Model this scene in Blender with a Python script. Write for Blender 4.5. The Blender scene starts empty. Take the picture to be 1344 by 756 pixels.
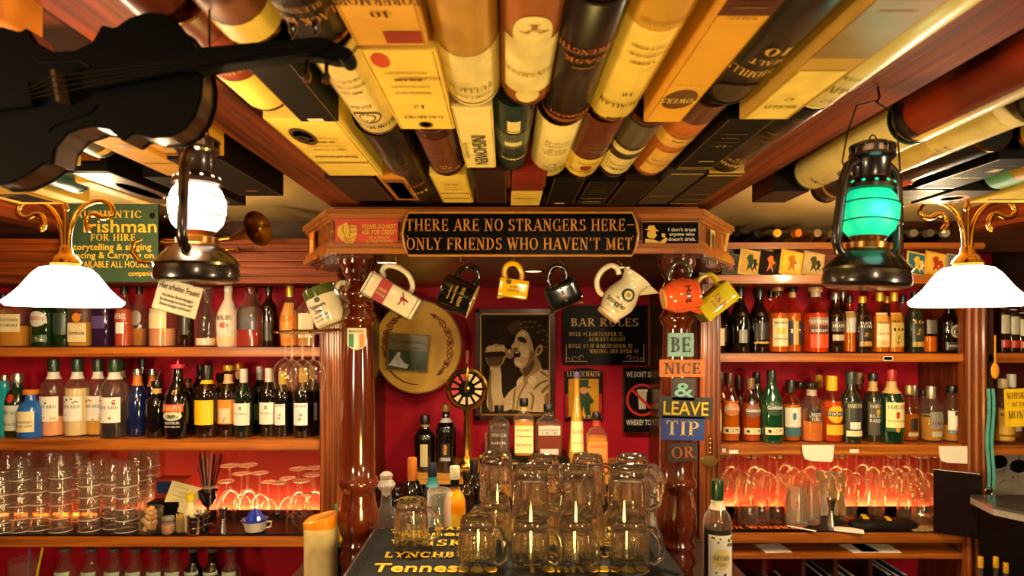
import bpy, bmesh, math, random
from mathutils import Vector, Matrix, Euler
random.seed(7)
PI = math.pi
SC = bpy.context.scene
COL = SC.collection
CZ = 1.60                       # eye height of the photographer
def W(px, py, Y):               # a point of the room at depth Y
    return Vector(((px-664)*Y/850, Y, CZ+(430-py)*Y/850))
def X(px, Y): return (px-664)*Y/850
def Z(py, Y): return CZ+(430-py)*Y/850

# ---------------------------------------------------------------- camera, world, lights
cd = bpy.data.cameras.new('camera'); cam = bpy.data.objects.new('camera', cd); COL.objects.link(cam)
cam.location = (0, 0, CZ); cam.rotation_euler = (PI/2, 0, 0)
cd.sensor_width = 36; cd.lens = 36*850/1344; cd.shift_x = 8/1344; cd.shift_y = 52/1344
cd.clip_start = .02
cd.dof.use_dof = True; cd.dof.focus_distance = 2.0; cd.dof.aperture_fstop = 7
SC.camera = cam
SC.view_settings.view_transform = 'Standard'; SC.view_settings.look = 'None'
SC.view_settings.gamma = 1; SC.view_settings.use_curve_mapping = False
SC.view_settings.exposure = 0.32
try:
    SC.cycles.transparent_max_bounces = 32; SC.cycles.max_bounces = 10
    SC.cycles.transmission_bounces = 10; SC.cycles.glossy_bounces = 4; SC.cycles.diffuse_bounces = 3
    SC.cycles.caustics_reflective = False; SC.cycles.caustics_refractive = False
    SC.cycles.sample_clamp_indirect = 4; SC.cycles.use_denoising = True
except Exception: pass
wd = bpy.data.worlds.new('world'); SC.world = wd; wd.use_nodes = True
bg = wd.node_tree.nodes['Background']; bg.inputs[0].default_value = (1, .62, .33, 1); bg.inputs[1].default_value = .05
def lamp(name, kind, loc, power, col, size=.1, rot=None, spot=None, blend=.5):
    l = bpy.data.lights.new(name, kind); o = bpy.data.objects.new(name, l); COL.objects.link(o)
    o.location = loc; l.energy = power; l.color = col
    if kind == 'AREA': l.size = size
    else: l.shadow_soft_size = size
    if kind == 'SPOT': l.spot_size = spot; l.spot_blend = blend
    if rot: o.rotation_euler = rot
    return o
AMBER = (1, .69, .17); WARM = (1, .72, .42); SOFT = (1, .75, .43)
lamp('ceiling_fill_amber', 'POINT', (.03, .98, 1.08), 21, AMBER, .07)  # added to light the ceiling from below, without a fixture
lamp('frontal_fill', 'POINT', (.35, -.9, 2.0), 40, WARM, .15)  # unseen fill light, added behind the camera
lamp('side_fill_left', 'POINT', (-1.15, .1, 1.5), 44, SOFT, .12)  # fill light added to brighten the left shelves
lamp('side_fill_right', 'POINT', (1.3, .1, 1.5), 46, SOFT, .12)  # fill light added to brighten the right shelves

# ---------------------------------------------------------------- materials
def lin(c):
    if isinstance(c, int): c = ((c >> 16 & 255)/255, (c >> 8 & 255)/255, (c & 255)/255)
    return tuple((v/12.92 if v <= .04045 else ((v+.055)/1.055)**2.4) for v in c)+(1,)
MC = {}
def nm(nt, t, **k):
    n = nt.nodes.new(t)
    for a, b in k.items(): setattr(n, a, b)
    return n
def M(c, rough=.45, metal=0, coat=0, vary=.12, scale=30, bump=0, kind='paint', c2=None, emit=0):
    key = (c, rough, metal, coat, vary, scale, bump, kind, c2, emit)
    if key in MC: return MC[key]
    m = bpy.data.materials.new('%s_%s' % (kind, ('%06x' % c) if isinstance(c, int) else len(MC))); m.use_nodes = True
    nt = m.node_tree; b = nt.nodes['Principled BSDF']; L = nt.links
    if rough >= .5: b.inputs['Specular IOR Level'].default_value = .2
    if max(lin(c)[:3]) < .02 and not coat and not metal: b.inputs['Specular IOR Level'].default_value = .1
    b.inputs['Roughness'].default_value = rough; b.inputs['Metallic'].default_value = metal
    b.inputs['Coat Weight'].default_value = coat; b.inputs['Coat Roughness'].default_value = .08
    tc = nm(nt, 'ShaderNodeTexCoord')
    mp = nm(nt, 'ShaderNodeMapping'); L.new(tc.outputs['Object'], mp.inputs['Vector'])
    nz = nm(nt, 'ShaderNodeTexNoise'); L.new(mp.outputs[0], nz.inputs['Vector'])
    nz.inputs['Scale'].default_value = scale; nz.inputs['Detail'].default_value = 5
    a = lin(c); k = 1-vary*2
    d = lin(c2) if c2 is not None else (a[0]*k, a[1]*k, a[2]*k, 1)
    rp = nm(nt, 'ShaderNodeValToRGB'); rp.color_ramp.elements[0].color = d; rp.color_ramp.elements[1].color = a
    rp.color_ramp.elements[0].position = .3; rp.color_ramp.elements[1].position = .62
    L.new(nz.outputs['Fac'], rp.inputs[0]); L.new(rp.outputs[0], b.inputs['Base Color'])
    if kind.startswith('wood'):
        s = {'woodx': (.6, 14, 14), 'woody': (14, .6, 14), 'woodz': (14, 14, .6)}[kind]
        mp.inputs['Scale'].default_value = s; nz.inputs['Scale'].default_value = scale/6
        nz.inputs['Distortion'].default_value = .6
    if bump:
        bp = nm(nt, 'ShaderNodeBump'); bp.inputs['Strength'].default_value = bump; bp.inputs['Distance'].default_value = .004
        L.new(nz.outputs['Fac'], bp.inputs['Height']); L.new(bp.outputs[0], b.inputs['Normal'])
    if emit:
        b.inputs['Emission Color'].default_value = a; b.inputs['Emission Strength'].default_value = emit
    MC[key] = m; return m
def thin(c=0xffffff, gl=.5, rough=.04, body=0.0, bodyc=0xffffff):
    gl *= .55
    """thin clear glass: light passes, edges mirror the room; body mixes in a pale haze in place of highlights"""
    key = ('thin', c, gl, rough, body, bodyc)
    if key in MC: return MC[key]
    m = bpy.data.materials.new('glass_%06x' % c); m.use_nodes = True; nt = m.node_tree; L = nt.links
    nt.nodes.remove(nt.nodes['Principled BSDF']); out = nt.nodes['Material Output']
    tr = nm(nt, 'ShaderNodeBsdfTransparent'); tr.inputs[0].default_value = lin(c)
    g = nm(nt, 'ShaderNodeBsdfGlossy'); g.inputs['Roughness'].default_value = rough; g.inputs[0].default_value = (1, 1, 1, 1)
    lw = nm(nt, 'ShaderNodeLayerWeight'); lw.inputs[0].default_value = .5
    pw = nm(nt, 'ShaderNodeMath', operation='POWER'); L.new(lw.outputs['Facing'], pw.inputs[0]); pw.inputs[1].default_value = 3.4-4*gl
    ma = nm(nt, 'ShaderNodeMath', operation='MULTIPLY_ADD'); L.new(pw.outputs[0], ma.inputs[0]); ma.inputs[1].default_value = .8; ma.inputs[2].default_value = .035+.05*gl
    nz = nm(nt, 'ShaderNodeTexNoise'); nz.inputs['Scale'].default_value = 45
    bp = nm(nt, 'ShaderNodeBump'); bp.inputs['Strength'].default_value = .25; bp.inputs['Distance'].default_value = .004
    tc = nm(nt, 'ShaderNodeTexCoord'); L.new(tc.outputs['Object'], nz.inputs['Vector'])
    L.new(nz.outputs['Fac'], bp.inputs['Height']); L.new(bp.outputs[0], g.inputs['Normal'])
    tl = nm(nt, 'ShaderNodeBsdfTranslucent'); tl.inputs[0].default_value = (.95, .92, .85, 1)
    ge = nm(nt, 'ShaderNodeMixShader'); ge.inputs[0].default_value = .35; L.new(g.outputs[0], ge.inputs[1]); L.new(tl.outputs[0], ge.inputs[2])
    mx = nm(nt, 'ShaderNodeMixShader'); L.new(ma.outputs[0], mx.inputs[0]); L.new(tr.outputs[0], mx.inputs[1]); L.new(ge.outputs[0], mx.inputs[2])
    last = mx
    if body:
        p = nm(nt, 'ShaderNodeBsdfPrincipled'); p.inputs['Base Color'].default_value = lin(bodyc); p.inputs['Roughness'].default_value = .15
        m2 = nm(nt, 'ShaderNodeMixShader'); m2.inputs[0].default_value = body
        L.new(mx.outputs[0], m2.inputs[1]); L.new(p.outputs[0], m2.inputs[2]); last = m2
    L.new(last.outputs[0], out.inputs[0])
    MC[key] = m; return m
def solidglass(c=0xffffff, rough=.0):
    key = ('solid', c, rough)
    if key in MC: return MC[key]
    m = bpy.data.materials.new('solid_glass'); m.use_nodes = True; b = m.node_tree.nodes['Principled BSDF']
    b.inputs['Base Color'].default_value = lin(c); b.inputs['Roughness'].default_value = rough
    b.inputs['Transmission Weight'].default_value = 1; b.inputs['IOR'].default_value = 1.45
    nt = m.node_tree; tr = nm(nt, 'ShaderNodeBsdfTransparent'); mx = nm(nt, 'ShaderNodeMixShader'); mx.inputs[0].default_value = .78
    nt.links.new(tr.outputs[0], mx.inputs[1]); nt.links.new(b.outputs[0], mx.inputs[2]); nt.links.new(mx.outputs[0], nt.nodes['Material Output'].inputs[0])
    MC[key] = m; return m
def glow(c, s, name='glow'):
    key = ('glow', c, s)
    if key in MC: return MC[key]
    m = bpy.data.materials.new(name); m.use_nodes = True; b = m.node_tree.nodes['Principled BSDF']
    b.inputs['Base Color'].default_value = lin(c); b.inputs['Emission Color'].default_value = lin(c); b.inputs['Emission Strength'].default_value = s
    MC[key] = m; return m
WOODX = M(0xb4661c, .36, kind='woodx', c2=0x74380e, scale=26, coat=.25, bump=.15)
WOODY = M(0x8a4420, .4, kind='woody', c2=0x55240f, scale=26, coat=.2, bump=.2)
WOODZ = M(0x8a4414, .34, kind='woodz', c2=0x4c2008, scale=26, coat=.25, bump=.15)
GOLDX = M(0xb46a20, .3, kind='woodx', c2=0x7e4018, scale=26, coat=.5, bump=.15)
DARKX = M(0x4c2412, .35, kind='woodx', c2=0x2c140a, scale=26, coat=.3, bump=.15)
DARKZ = M(0x4a2412, .35, kind='woodz', c2=0x2c140a, scale=26, coat=.3, bump=.15)
MAHOG = M(0x64240c, .16, kind='woodz', c2=0x340e03, scale=22, coat=.8)
REDW = M(0xb8142a, .6, vary=.08, scale=6, bump=.05)
BRASS = M(0xb88430, .22, 1, vary=.15); STEEL = M(0xb8b4ac, .22, 1, vary=.05); IRON = M(0x1c1612, .35, .7)
BLACK = M(0x0c0b0b, .3); BLACKG = M(0x060606, .3, vary=.05); WHITE = M(0xe8e0d0, .6, vary=.03)
GOLD = M(0xe0a030, .35, .3, vary=.08); CREAM = M(0xe8dcb8, .5, vary=.05); YEL = M(0xe8c020, .4, vary=.04)

# ---------------------------------------------------------------- mesh helpers
class B:
    def __init__(s): s.v = []; s.f = []
    def add(s, vs, fs, T=None):
        n = len(s.v); s.v += [(T @ Vector(p)) if T else Vector(p) for p in vs]; s.f += [[i+n for i in f] for f in fs]; return s
    def box(s, x0, x1, y0, y1, z0, z1, T=None):
        vs = [(x, y, z) for z in (z0, z1) for y in (y0, y1) for x in (x0, x1)]
        return s.add(vs, [(0, 2, 3, 1), (4, 5, 7, 6), (0, 1, 5, 4), (2, 6, 7, 3), (0, 4, 6, 2), (1, 3, 7, 5)], T)
    def lathe(s, prof, n=20, e=2, T=None, cap=True, ex=None):
        vs = []; fs = []
        for r, z in prof:
            for i in range(n):
                a = 2*PI*(i+.5)/n; q = se(a, e); vs.append((r*q*math.cos(a)*(ex or 1), r*q*math.sin(a), z))
        for j in range(len(prof)-1):
            for i in range(n): k = (i+1) % n; fs.append((j*n+i, j*n+k, (j+1)*n+k, (j+1)*n+i))
        if cap:
            if prof[0][0] > 1e-5: fs.append(tuple(range(n))[::-1])
            if prof[-1][0] > 1e-5: fs.append(tuple((len(prof)-1)*n+i for i in range(n)))
        return s.add(vs, fs, T)
    def tube(s, pts, r, n=8, T=None, closed=False):
        P = [Vector(p) for p in pts]; R = r if isinstance(r, (list, tuple)) else [r]*len(P)
        vs = []; fs = []; up = None; m = len(P)
        for j, p in enumerate(P):
            a = P[(j-1) % m] if closed else P[max(j-1, 0)]; b = P[(j+1) % m] if closed else P[min(j+1, m-1)]
            d = (b-a).normalized() if (b-a).length > 1e-9 else Vector((0, 0, 1))
            if up is None: up = d.orthogonal().normalized()
            up = (up-d*up.dot(d)); up = up.normalized() if up.length > 1e-6 else d.orthogonal().normalized()
            w = d.cross(up)
            for i in range(n): t = 2*PI*i/n; vs.append(p+(up*math.cos(t)+w*math.sin(t))*R[j])
        for j in range(m if closed else m-1):
            for i in range(n):
                k = (i+1) % n; j2 = (j+1) % m; fs.append((j*n+i, j*n+k, j2*n+k, j2*n+i))
        if not closed: fs += [tuple(range(n))[::-1], tuple((m-1)*n+i for i in range(n))]
        return s.add(vs, fs, T)
    def prism(s, pts, d0, d1, mp):          # outline (u,v) pushed through mp(u,v,d)
        n = len(pts); vs = [mp(u, v, d0) for u, v in pts]+[mp(u, v, d1) for u, v in pts]
        return s.add(vs, [tuple(range(n)), tuple(range(n, 2*n))[::-1]]+[(i, (i+1) % n, (i+1) % n+n, i+n) for i in range(n)])
    def build(s, name, mat, parent=None, smooth=35, bev=0, seg=2, fix=True):
        me = bpy.data.meshes.new(name); me.from_pydata([tuple(v) for v in s.v], [], s.f)
        if fix or bev:
            bm = bmesh.new(); bm.from_mesh(me)
            if fix: bmesh.ops.recalc_face_normals(bm, faces=bm.faces)
            if bev:
                es = [e for e in bm.edges if len(e.link_faces) == 2 and e.calc_face_angle(0) > .6]
                bmesh.ops.bevel(bm, geom=es, offset=bev, segments=seg, affect='EDGES', clamp_overlap=True)
            bm.to_mesh(me); bm.free()
        if smooth:
            me.polygons.foreach_set('use_smooth', [True]*len(me.polygons))
            me.set_sharp_from_angle(angle=math.radians(smooth))
        me.materials.append(mat); o = bpy.data.objects.new(name, me); COL.objects.link(o)
        if parent: o.parent = parent
        return o
def se(a, e):
    return 1 if e == 2 else (abs(math.cos(a))**e+abs(math.sin(a))**e)**(-1/e)
USED = {}
def tag(o, label, cat, group=None, kind=None):
    if label:
        USED.setdefault(label, []).append(o.name); o['label'] = label
    if cat: o['category'] = cat
    if group: o['group'] = group
    if kind: o['kind'] = kind
    return o
def thing(name, label, cat, loc=(0, 0, 0), rot=(0, 0, 0), group=None, kind=None):
    o = bpy.data.objects.new(name, None); COL.objects.link(o); o.location = loc; o.rotation_euler = rot
    o.empty_display_size = .02
    return tag(o, label, cat, group, kind)
def copy_tree(o, parent=None):
    c = o.copy(); COL.objects.link(c)
    if parent: c.parent = parent
    for ch in list(o.children): copy_tree(ch, c)
    return c
def struct(name, b, mat, **k):
    o = b.build(name, mat, **k); o['kind'] = 'structure'; return o
ORD = 'first second third fourth fifth sixth seventh eighth ninth tenth eleventh twelfth'.split()

# surfaces to print on: mp(u, v, d) -> point
def flat(o, u=(1, 0, 0), v=(0, 0, 1)):
    o, u, v = Vector(o), Vector(u).normalized(), Vector(v).normalized(); n = u.cross(v)
    return lambda a, b, d=0: o+u*a+v*b+n*d
def rotflat(o, ang, n=(0, -1, 0)):         # upright plane facing the room, turned by ang in its own plane
    c, s = math.cos(ang), math.sin(ang)
    return flat(o, (c, 0, s), (-s, 0, c))
def drum_map(rf, e=2, rz=0):                # body of revolution about z, rf(z) its radius
    def f(u, v, d=0):
        R = rf(v); t = u/max(R, 1e-4)+rz; a = t-PI/2; q = se(a, e)
        r = R*q+d
        return Vector((r*math.cos(a), r*math.sin(a), v))
    return f
def tube_map(x, y, z, r, flip=True):        # underside of a cylinder lying along y
    def f(u, v, d=0):
        t = u/r*(-1 if flip else 1); R = r+d
        return Vector((x+R*math.sin(t), y+(v if flip else -v), z-R*math.cos(t)))
    return f
def patch(parent, name, mp, u0, u1, v0, v1, mat, nu=1, nv=1, d=.0008, shape='rect'):
    b = B()
    if shape == 'rect':
        vs = [mp(u0+(u1-u0)*i/nu, v0+(v1-v0)*j/nv, d) for j in range(nv+1) for i in range(nu+1)]
        fs = [(j*(nu+1)+i, j*(nu+1)+i+1, (j+1)*(nu+1)+i+1, (j+1)*(nu+1)+i) for j in range(nv) for i in range(nu)]
    else:
        cu, cv, ru, rv = (u0+u1)/2, (v0+v1)/2, (u1-u0)/2, (v1-v0)/2; n = 20
        vs = [mp(cu, cv, d)]; fs = []
        for k in (1, 2):
            vs += [mp(cu+ru*k/2*math.cos(2*PI*i/n), cv+rv*k/2*math.sin(2*PI*i/n), d) for i in range(n)]
        for i in range(n):
            j = (i+1) % n; fs += [(0, 1+i, 1+j), (1+i, 1+n+i, 1+n+j, 1+j)]
    b.add(vs, fs); return b.build(name, mat, parent, smooth=0 if nu == 1 and shape == 'rect' else 60, fix=False)
def poly(parent, name, mp, polys, mat, d=.001):
    b = B()
    for p in polys: b.add([mp(u, v, d) for u, v in p], [tuple(range(len(p)))])
    return b.build(name, mat, parent, smooth=0, fix=False)

def spline(pts, closed=True, n=4):
    m = len(pts); out = []
    for i in range(m if closed else m-1):
        g = (lambda j: pts[j % m]) if closed else (lambda j: pts[min(max(j, 0), m-1)])
        a, b, c, d = g(i-1), g(i), g(i+1), g(i+2)
        for q in range(n):
            u = q/n; out.append(tuple(.5*((2*b[j])+(c[j]-a[j])*u+(2*a[j]-5*b[j]+4*c[j]-d[j])*u*u+(3*b[j]-a[j]-3*c[j]+d[j])*u**3) for j in range(len(b))))
    if not closed: out.append(tuple(pts[-1]))
    return out
# ---------------------------------------------------------------- lettering
TC = {}
def sans(s):
    if s in TC: return TC[s]
    cu = bpy.data.curves.new('t', 'FONT'); cu.body = s; cu.resolution_u = 2; cu.size = 1; cu.offset = .012
    o = bpy.data.objects.new('t', cu); COL.objects.link(o)
    me = bpy.data.meshes.new_from_object(o.evaluated_get(bpy.context.evaluated_depsgraph_get()))
    vs = [(v.co.x, v.co.y) for v in me.vertices]; fs = [tuple(p.vertices) for p in me.polygons]
    bpy.data.objects.remove(o); bpy.data.curves.remove(cu); bpy.data.meshes.remove(me)
    if vs:
        x0 = min(v[0] for v in vs); x1 = max(v[0] for v in vs)
        h = .72
        vs = [((x-(x0+x1)/2)/h, y/h) for x, y in vs]; w = (x1-x0)/h
    else: w = 0
    TC[s] = (vs, fs, w); return TC[s]
T_, t_ = .17, .07
GL = {  # serif capitals: (width, strokes) l=line(x0,y0,x1,y1,w) a=arc(cx,cy,rx,ry,deg0,deg1,wmin,wmax) s=serif(x,y)
 'A': (.82, [('l', .1, 0, .42, 1, t_), ('l', .42, 1, .72, 0, T_), ('l', .22, .33, .6, .33, t_), ('s', .1, 0), ('s', .72, 0)]),
 'B': (.72, [('l', .18, 0, .18, 1, T_), ('a', .3, .76, .25, .21, -90, 90, t_, T_), ('a', .3, .28, .3, .25, -90, 90, t_, T_), ('s', .15, 0), ('s', .15, 1)]),
 'C': (.78, [('a', .42, .5, .33, .47, 50, 310, t_, T_), ('l', .66, .98, .66, .68, t_), ('l', .66, .05, .66, .25, t_)]),
 'D': (.82, [('l', .18, 0, .18, 1, T_), ('a', .3, .5, .4, .46, -90, 90, t_, T_), ('s', .15, 0), ('s', .15, 1)]),
 'E': (.7, [('l', .18, 0, .18, 1, T_), ('l', .1, .96, .6, .96, t_), ('l', .1, .04, .62, .04, t_), ('l', .18, .5, .5, .5, t_), ('l', .59, 1, .59, .78, t_), ('l', .62, 0, .62, .25, t_), ('l', .5, .38, .5, .62, t_)]),
 'F': (.66, [('l', .18, 0, .18, 1, T_), ('l', .1, .96, .6, .96, t_), ('l', .18, .5, .5, .5, t_), ('l', .59, 1, .59, .76, t_), ('l', .5, .38, .5, .62, t_), ('s', .18, 0)]),
 'G': (.82, [('a', .42, .5, .33, .47, 50, 330, t_, T_), ('l', .66, .98, .66, .68, t_), ('l', .67, .03, .67, .42, T_), ('s', .67, .42)]),
 'H': (.86, [('l', .18, 0, .18, 1, T_), ('l', .68, 0, .68, 1, T_), ('l', .18, .5, .68, .5, t_), ('s', .18, 0), ('s', .18, 1), ('s', .68, 0), ('s', .68, 1)]),
 'I': (.38, [('l', .19, 0, .19, 1, T_), ('s', .19, 0), ('s', .19, 1)]),
 'J': (.55, [('l', .35, .2, .35, 1, T_), ('a', .2, .2, .15, .17, 180, 360, t_, t_), ('s', .35, 1)]),
 'K': (.82, [('l', .18, 0, .18, 1, T_), ('l', .22, .42, .62, 1, t_), ('l', .32, .55, .68, 0, T_), ('s', .18, 0), ('s', .18, 1), ('s', .64, 1), ('s', .7, 0)]),
 'L': (.64, [('l', .18, 0, .18, 1, T_), ('l', .1, .04, .6, .04, t_), ('l', .59, 0, .59, .28, t_), ('s', .18, 1)]),
 'M': (1.0, [('l', .17, 0, .17, 1, t_), ('l', .2, 1, .5, .08, T_), ('l', .5, .08, .8, 1, t_), ('l', .82, 0, .82, 1, T_), ('s', .17, 0), ('s', .82, 0), ('s', .14, 1), ('s', .86, 1)]),
 'N': (.88, [('l', .17, 0, .17, 1, t_), ('l', .18, 1, .7, 0, T_), ('l', .7, 0, .7, 1, t_), ('s', .17, 0), ('s', .12, 1), ('s', .7, 1)]),
 'O': (.86, [('a', .43, .5, .34, .47, 0, 360, t_, T_)]),
 'P': (.7, [('l', .18, 0, .18, 1, T_), ('a', .28, .73, .29, .24, -90, 90, t_, T_), ('s', .18, 0), ('s', .15, 1)]),
 'Q': (.86, [('a', .43, .5, .34, .47, 0, 360, t_, T_), ('l', .45, .15, .75, -.15, T_)]),
 'R': (.8, [('l', .18, 0, .18, 1, T_), ('a', .28, .75, .29, .22, -90, 90, t_, T_), ('l', .36, .5, .68, 0, T_), ('s', .18, 0), ('s', .15, 1), ('s', .7, 0)]),
 'S': (.66, [('a', .33, .73, .2, .23, 40, 270, t_, T_), ('a', .33, .27, .23, .23, -140, 90, t_, T_), ('l', .53, .98, .53, .74, t_), ('l', .11, .02, .11, .26, t_)]),
 'T': (.74, [('l', .37, 0, .37, 1, T_), ('l', .08, .96, .66, .96, t_), ('l', .09, 1, .09, .76, t_), ('l', .65, 1, .65, .76, t_), ('s', .37, 0)]),
 'U': (.84, [('l', .18, .3, .18, 1, T_), ('l', .67, .3, .67, 1, t_), ('a', .42, .3, .25, .27, 180, 360, T_, t_), ('s', .18, 1), ('s', .67, 1)]),
 'V': (.8, [('l', .1, 1, .42, 0, T_), ('l', .42, 0, .7, 1, t_), ('s', .1, 1), ('s', .7, 1)]),
 'W': (1.1, [('l', .1, 1, .36, 0, T_), ('l', .36, 0, .56, .9, t_), ('l', .5, 1, .76, 0, T_), ('l', .76, 0, .98, 1, t_), ('s', .1, 1), ('s', .98, 1)]),
 'X': (.8, [('l', .12, 1, .68, 0, T_), ('l', .66, 1, .14, 0, t_), ('s', .12, 1), ('s', .66, 1), ('s', .12, 0), ('s', .68, 0)]),
 'Y': (.8, [('l', .1, 1, .4, .48, T_), ('l', .4, .48, .68, 1, t_), ('l', .4, 0, .4, .5, T_), ('s', .1, 1), ('s', .68, 1), ('s', .4, 0)]),
 'Z': (.7, [('l', .1, .96, .6, .96, t_), ('l', .6, .96, .1, .04, T_), ('l', .1, .04, .62, .04, t_)]),
 '-': (.8, [('l', .1, .5, .75, .5, .08)]), "'": (.26, [('l', .14, 1, .1, .74, .1)]), '.': (.25, [('l', .12, 0, .12, .12, .13)]), ',': (.25, [('l', .12, .1, .08, -.12, .1)]),
 '&': (.9, [('a', .38, .76, .17, .2, 0, 360, t_, t_), ('a', .36, .28, .26, .26, 0, 360, t_, T_), ('l', .3, .7, .8, 0, t_)]),
 '#': (.7, [('l', .2, 0, .28, 1, t_), ('l', .45, 0, .53, 1, t_), ('l', .1, .35, .6, .35, t_), ('l', .12, .65, .62, .65, t_)]),
 '0': (.6, [('a', .3, .5, .22, .47, 0, 360, t_, T_)]), '1': (.4, [('l', .2, 0, .2, 1, T_), ('s', .2, 0), ('l', .08, .8, .2, 1, t_)]),
 '2': (.62, [('a', .3, .72, .22, .25, -30, 160, t_, T_), ('l', .5, .6, .1, .05, t_), ('l', .08, .04, .56, .04, t_)]),
 '5': (.6, [('l', .14, .96, .52, .96, t_), ('l', .15, .96, .15, .55, t_), ('a', .27, .3, .23, .28, -140, 110, t_, T_)]),
 '8': (.62, [('a', .31, .75, .18, .22, 0, 360, t_, T_), ('a', .31, .27, .22, .25, 0, 360, t_, T_)]),
 '6': (.62, [('a', .31, .3, .22, .27, 0, 360, t_, T_), ('a', .42, .5, .32, .46, 110, 190, t_, t_)]),
}
def serif(s):
    k = 'S|'+s
    if k in TC: return TC[k]
    vs = []; fs = []; x = 0
    def line(x0, y0, x1, y1, w):
        d = Vector((x1-x0, y1-y0)); L = d.length or 1
        if abs(d.y) > abs(d.x): nx, ny = w/2/max(abs(d.y)/L, .3), 0
        else: nx, ny = 0, w/2
        n = len(vs); vs.extend([(x+x0-nx, y0-ny), (x+x0+nx, y0+ny), (x+x1+nx, y1+ny), (x+x1-nx, y1-ny)]); fs.append((n, n+1, n+2, n+3))
    for ch in s:
        if ch not in GL: x += .4; continue
        w, st = GL[ch]
        for q in st:
            if q[0] == 'l': line(*q[1:])
            elif q[0] == 's': line(q[1]-.15, abs(q[2]-.03), q[1]+.15, abs(q[2]-.03), .06)
            else:
                _, cx, cy, rx, ry, a0, a1, w0, w1 = q; m = max(5, int(abs(a1-a0)/22)); n = len(vs)
                for i in range(m+1):
                    a = math.radians(a0+(a1-a0)*i/m); ww = (w0+(w1-w0)*abs(math.cos(a)))/2
                    for sg in (-1, 1): vs.append((x+cx+(rx+sg*ww-.02)*math.cos(a), cy+(ry+sg*ww*(.6)-.01)*math.sin(a)))
                for i in range(m): fs.append((n+2*i, n+2*i+1, n+2*i+3, n+2*i+2))
        x += w+.06
    vs = [(a-x/2, b) for a, b in vs]; TC[k] = (vs, fs, x); return TC[k]
def letters(parent, s, mp, u, v, h, mat, font='sans', maxw=None, width=None, d=.0016, rot=0, name='lettering', depth=0):
    """one line of lettering: centre u, baseline v, capital height h"""
    vs, fs, w = (serif if font == 'serif' else sans)(s)
    kx = h
    if width: kx = width/max(w, .01)
    elif maxw and w*h > maxw: kx = maxw/w
    c, sn = math.cos(rot), math.sin(rot); b = B()
    P = [(x*kx, y*h) for x, y in vs]
    P = [(u+x*c-y*sn, v+x*sn+y*c) for x, y in P]
    b.add([mp(x, y, d+depth) for x, y in P], fs)
    if depth:
        n = len(P); ed = {}
        for f in fs:
            for i in range(len(f)): e = (f[i], f[(i+1) % len(f)]); ed[e] = 1
        rim = [e for e in ed if (e[1], e[0]) not in ed]
        b.add([mp(x, y, d+depth) for x, y in P]+[mp(x, y, d) for x, y in P], [(a, bb, bb+n, a+n) for a, bb in rim])
    return b.build(name, mat, parent, smooth=0, fix=False)

def fineprint(parent, mp, u, v, w, h, mat, d=.0016):
    """one row of print too fine to read: short dashes of uneven length"""
    rr = random.Random(int((u+v+w)*1e5)); x = -w/2; b = B()
    while x < w/2:
        k = h*rr.uniform(.5, 2.2); e = min(x+k, w/2)
        b.add([mp(u+a, v+c, d) for a, c in ((x, 0), (e, 0), (e, h), (x, h))], [(0, 1, 2, 3)]); x = e+h*rr.choice((.25, .25, .7))
    return b.build('fine_print', mat, parent, smooth=0, fix=False)

# ================================================================ the setting
struct('floor', B().box(-2.4, 2.4, -1.5, 3.4, -.05, 0), M(0x3a2418, .6, kind='woody', c2=0x20120a, scale=24))
struct('ceiling', B().box(-2.4, 2.4, -.4, 3.4, 2.02, 2.07), M(0xe8cc8c, .7, vary=.1, scale=3, c2=0xccac6c), smooth=0)
struct('wall_back', B().box(-2.4, 2.4, 3.2, 3.3, 0, 2.02), REDW)
struct('wall_left', B().box(-2.4, -2.2, -.4, 3.2, 0, 2.02), M(0x6a2418, .7))
struct('wall_right', B().box(2.45, 2.6, -.4, 3.3, 0, 2.02), M(0x50382a, .7))
# boarded ceiling bay between the two beams: boards are pieces of their own
bay = thing('ceiling_board_panel', 'amber lit wooden boarding of the ceiling bay above the whisky tubes', 'ceiling boarding', (0, 0, CZ))
bay['kind'] = 'structure'
for i in range(7):
    x0 = -.385+i*.124
    B().box(x0+.002, x0+.122, .3, 2.06, .386, .42).build('plank', GOLDX if i % 2 else M(0xb06c2c, .4, kind='woody', c2=0x7c4418, scale=26), bay, bev=.003)
# beams that run away from the camera
for n, (x0, x1) in enumerate(((-.49, -.385), (.48, .585), (1.62, 1.72), (-1.6, -1.5)), 1):
    o = struct('trim_%d' % n, B().box(x0, x1, .3, 2.3, CZ+.335, 2.02), M(0x86380f, .55, kind='woody', c2=0x3c1606, scale=26, bump=.3), bev=.006)
# dark wooden cross beams above the cupboards
struct('trim_5', B().box(-2.2, -.62, 2.56, 2.64, CZ+.3, 2.02), DARKX)
struct('trim_6', B().box(1.45, 2.45, 2.56, 2.64, CZ+.3, 2.02), DARKX)
# ---------------------------------------------------------------- shelving left and right
def rib_post(parent, x0, x1, y, z0, z1, n=4, name='fluted_post'):
    b = B(); b.box(x0, x1, y, y+.045, z0, z1); w = (x1-x0)/n
    b.build(name, WOODZ, parent, bev=.002)
    for i in range(n):
        c = x0+w*(i+.5); B().lathe([(w*.36, z0), (w*.36, z1)], 8, T=Matrix.Translation((c, y, 0))).build('rib', WOODZ, parent)
ZA, ZB, ZC, ZD = Z(456, 2.35), Z(577, 2.35), Z(706, 2.35), Z(706, 2.35)-.30
left = thing('back_bar_shelving', 'red-backed mahogany bottle shelving to the left of the turned posts', 'shelving', (0, 0, 0))
LX0, LX1 = -2.15, -.597
B().box(LX0, LX1-.05, 2.65, 2.68, 1e-3, CZ+.17).build('back_panel', REDW, left)
B().box(LX0, LX1-.05, 2.64, 2.68, CZ+.17, 2.018).build('upper_back_panel', DARKX, left)
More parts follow.
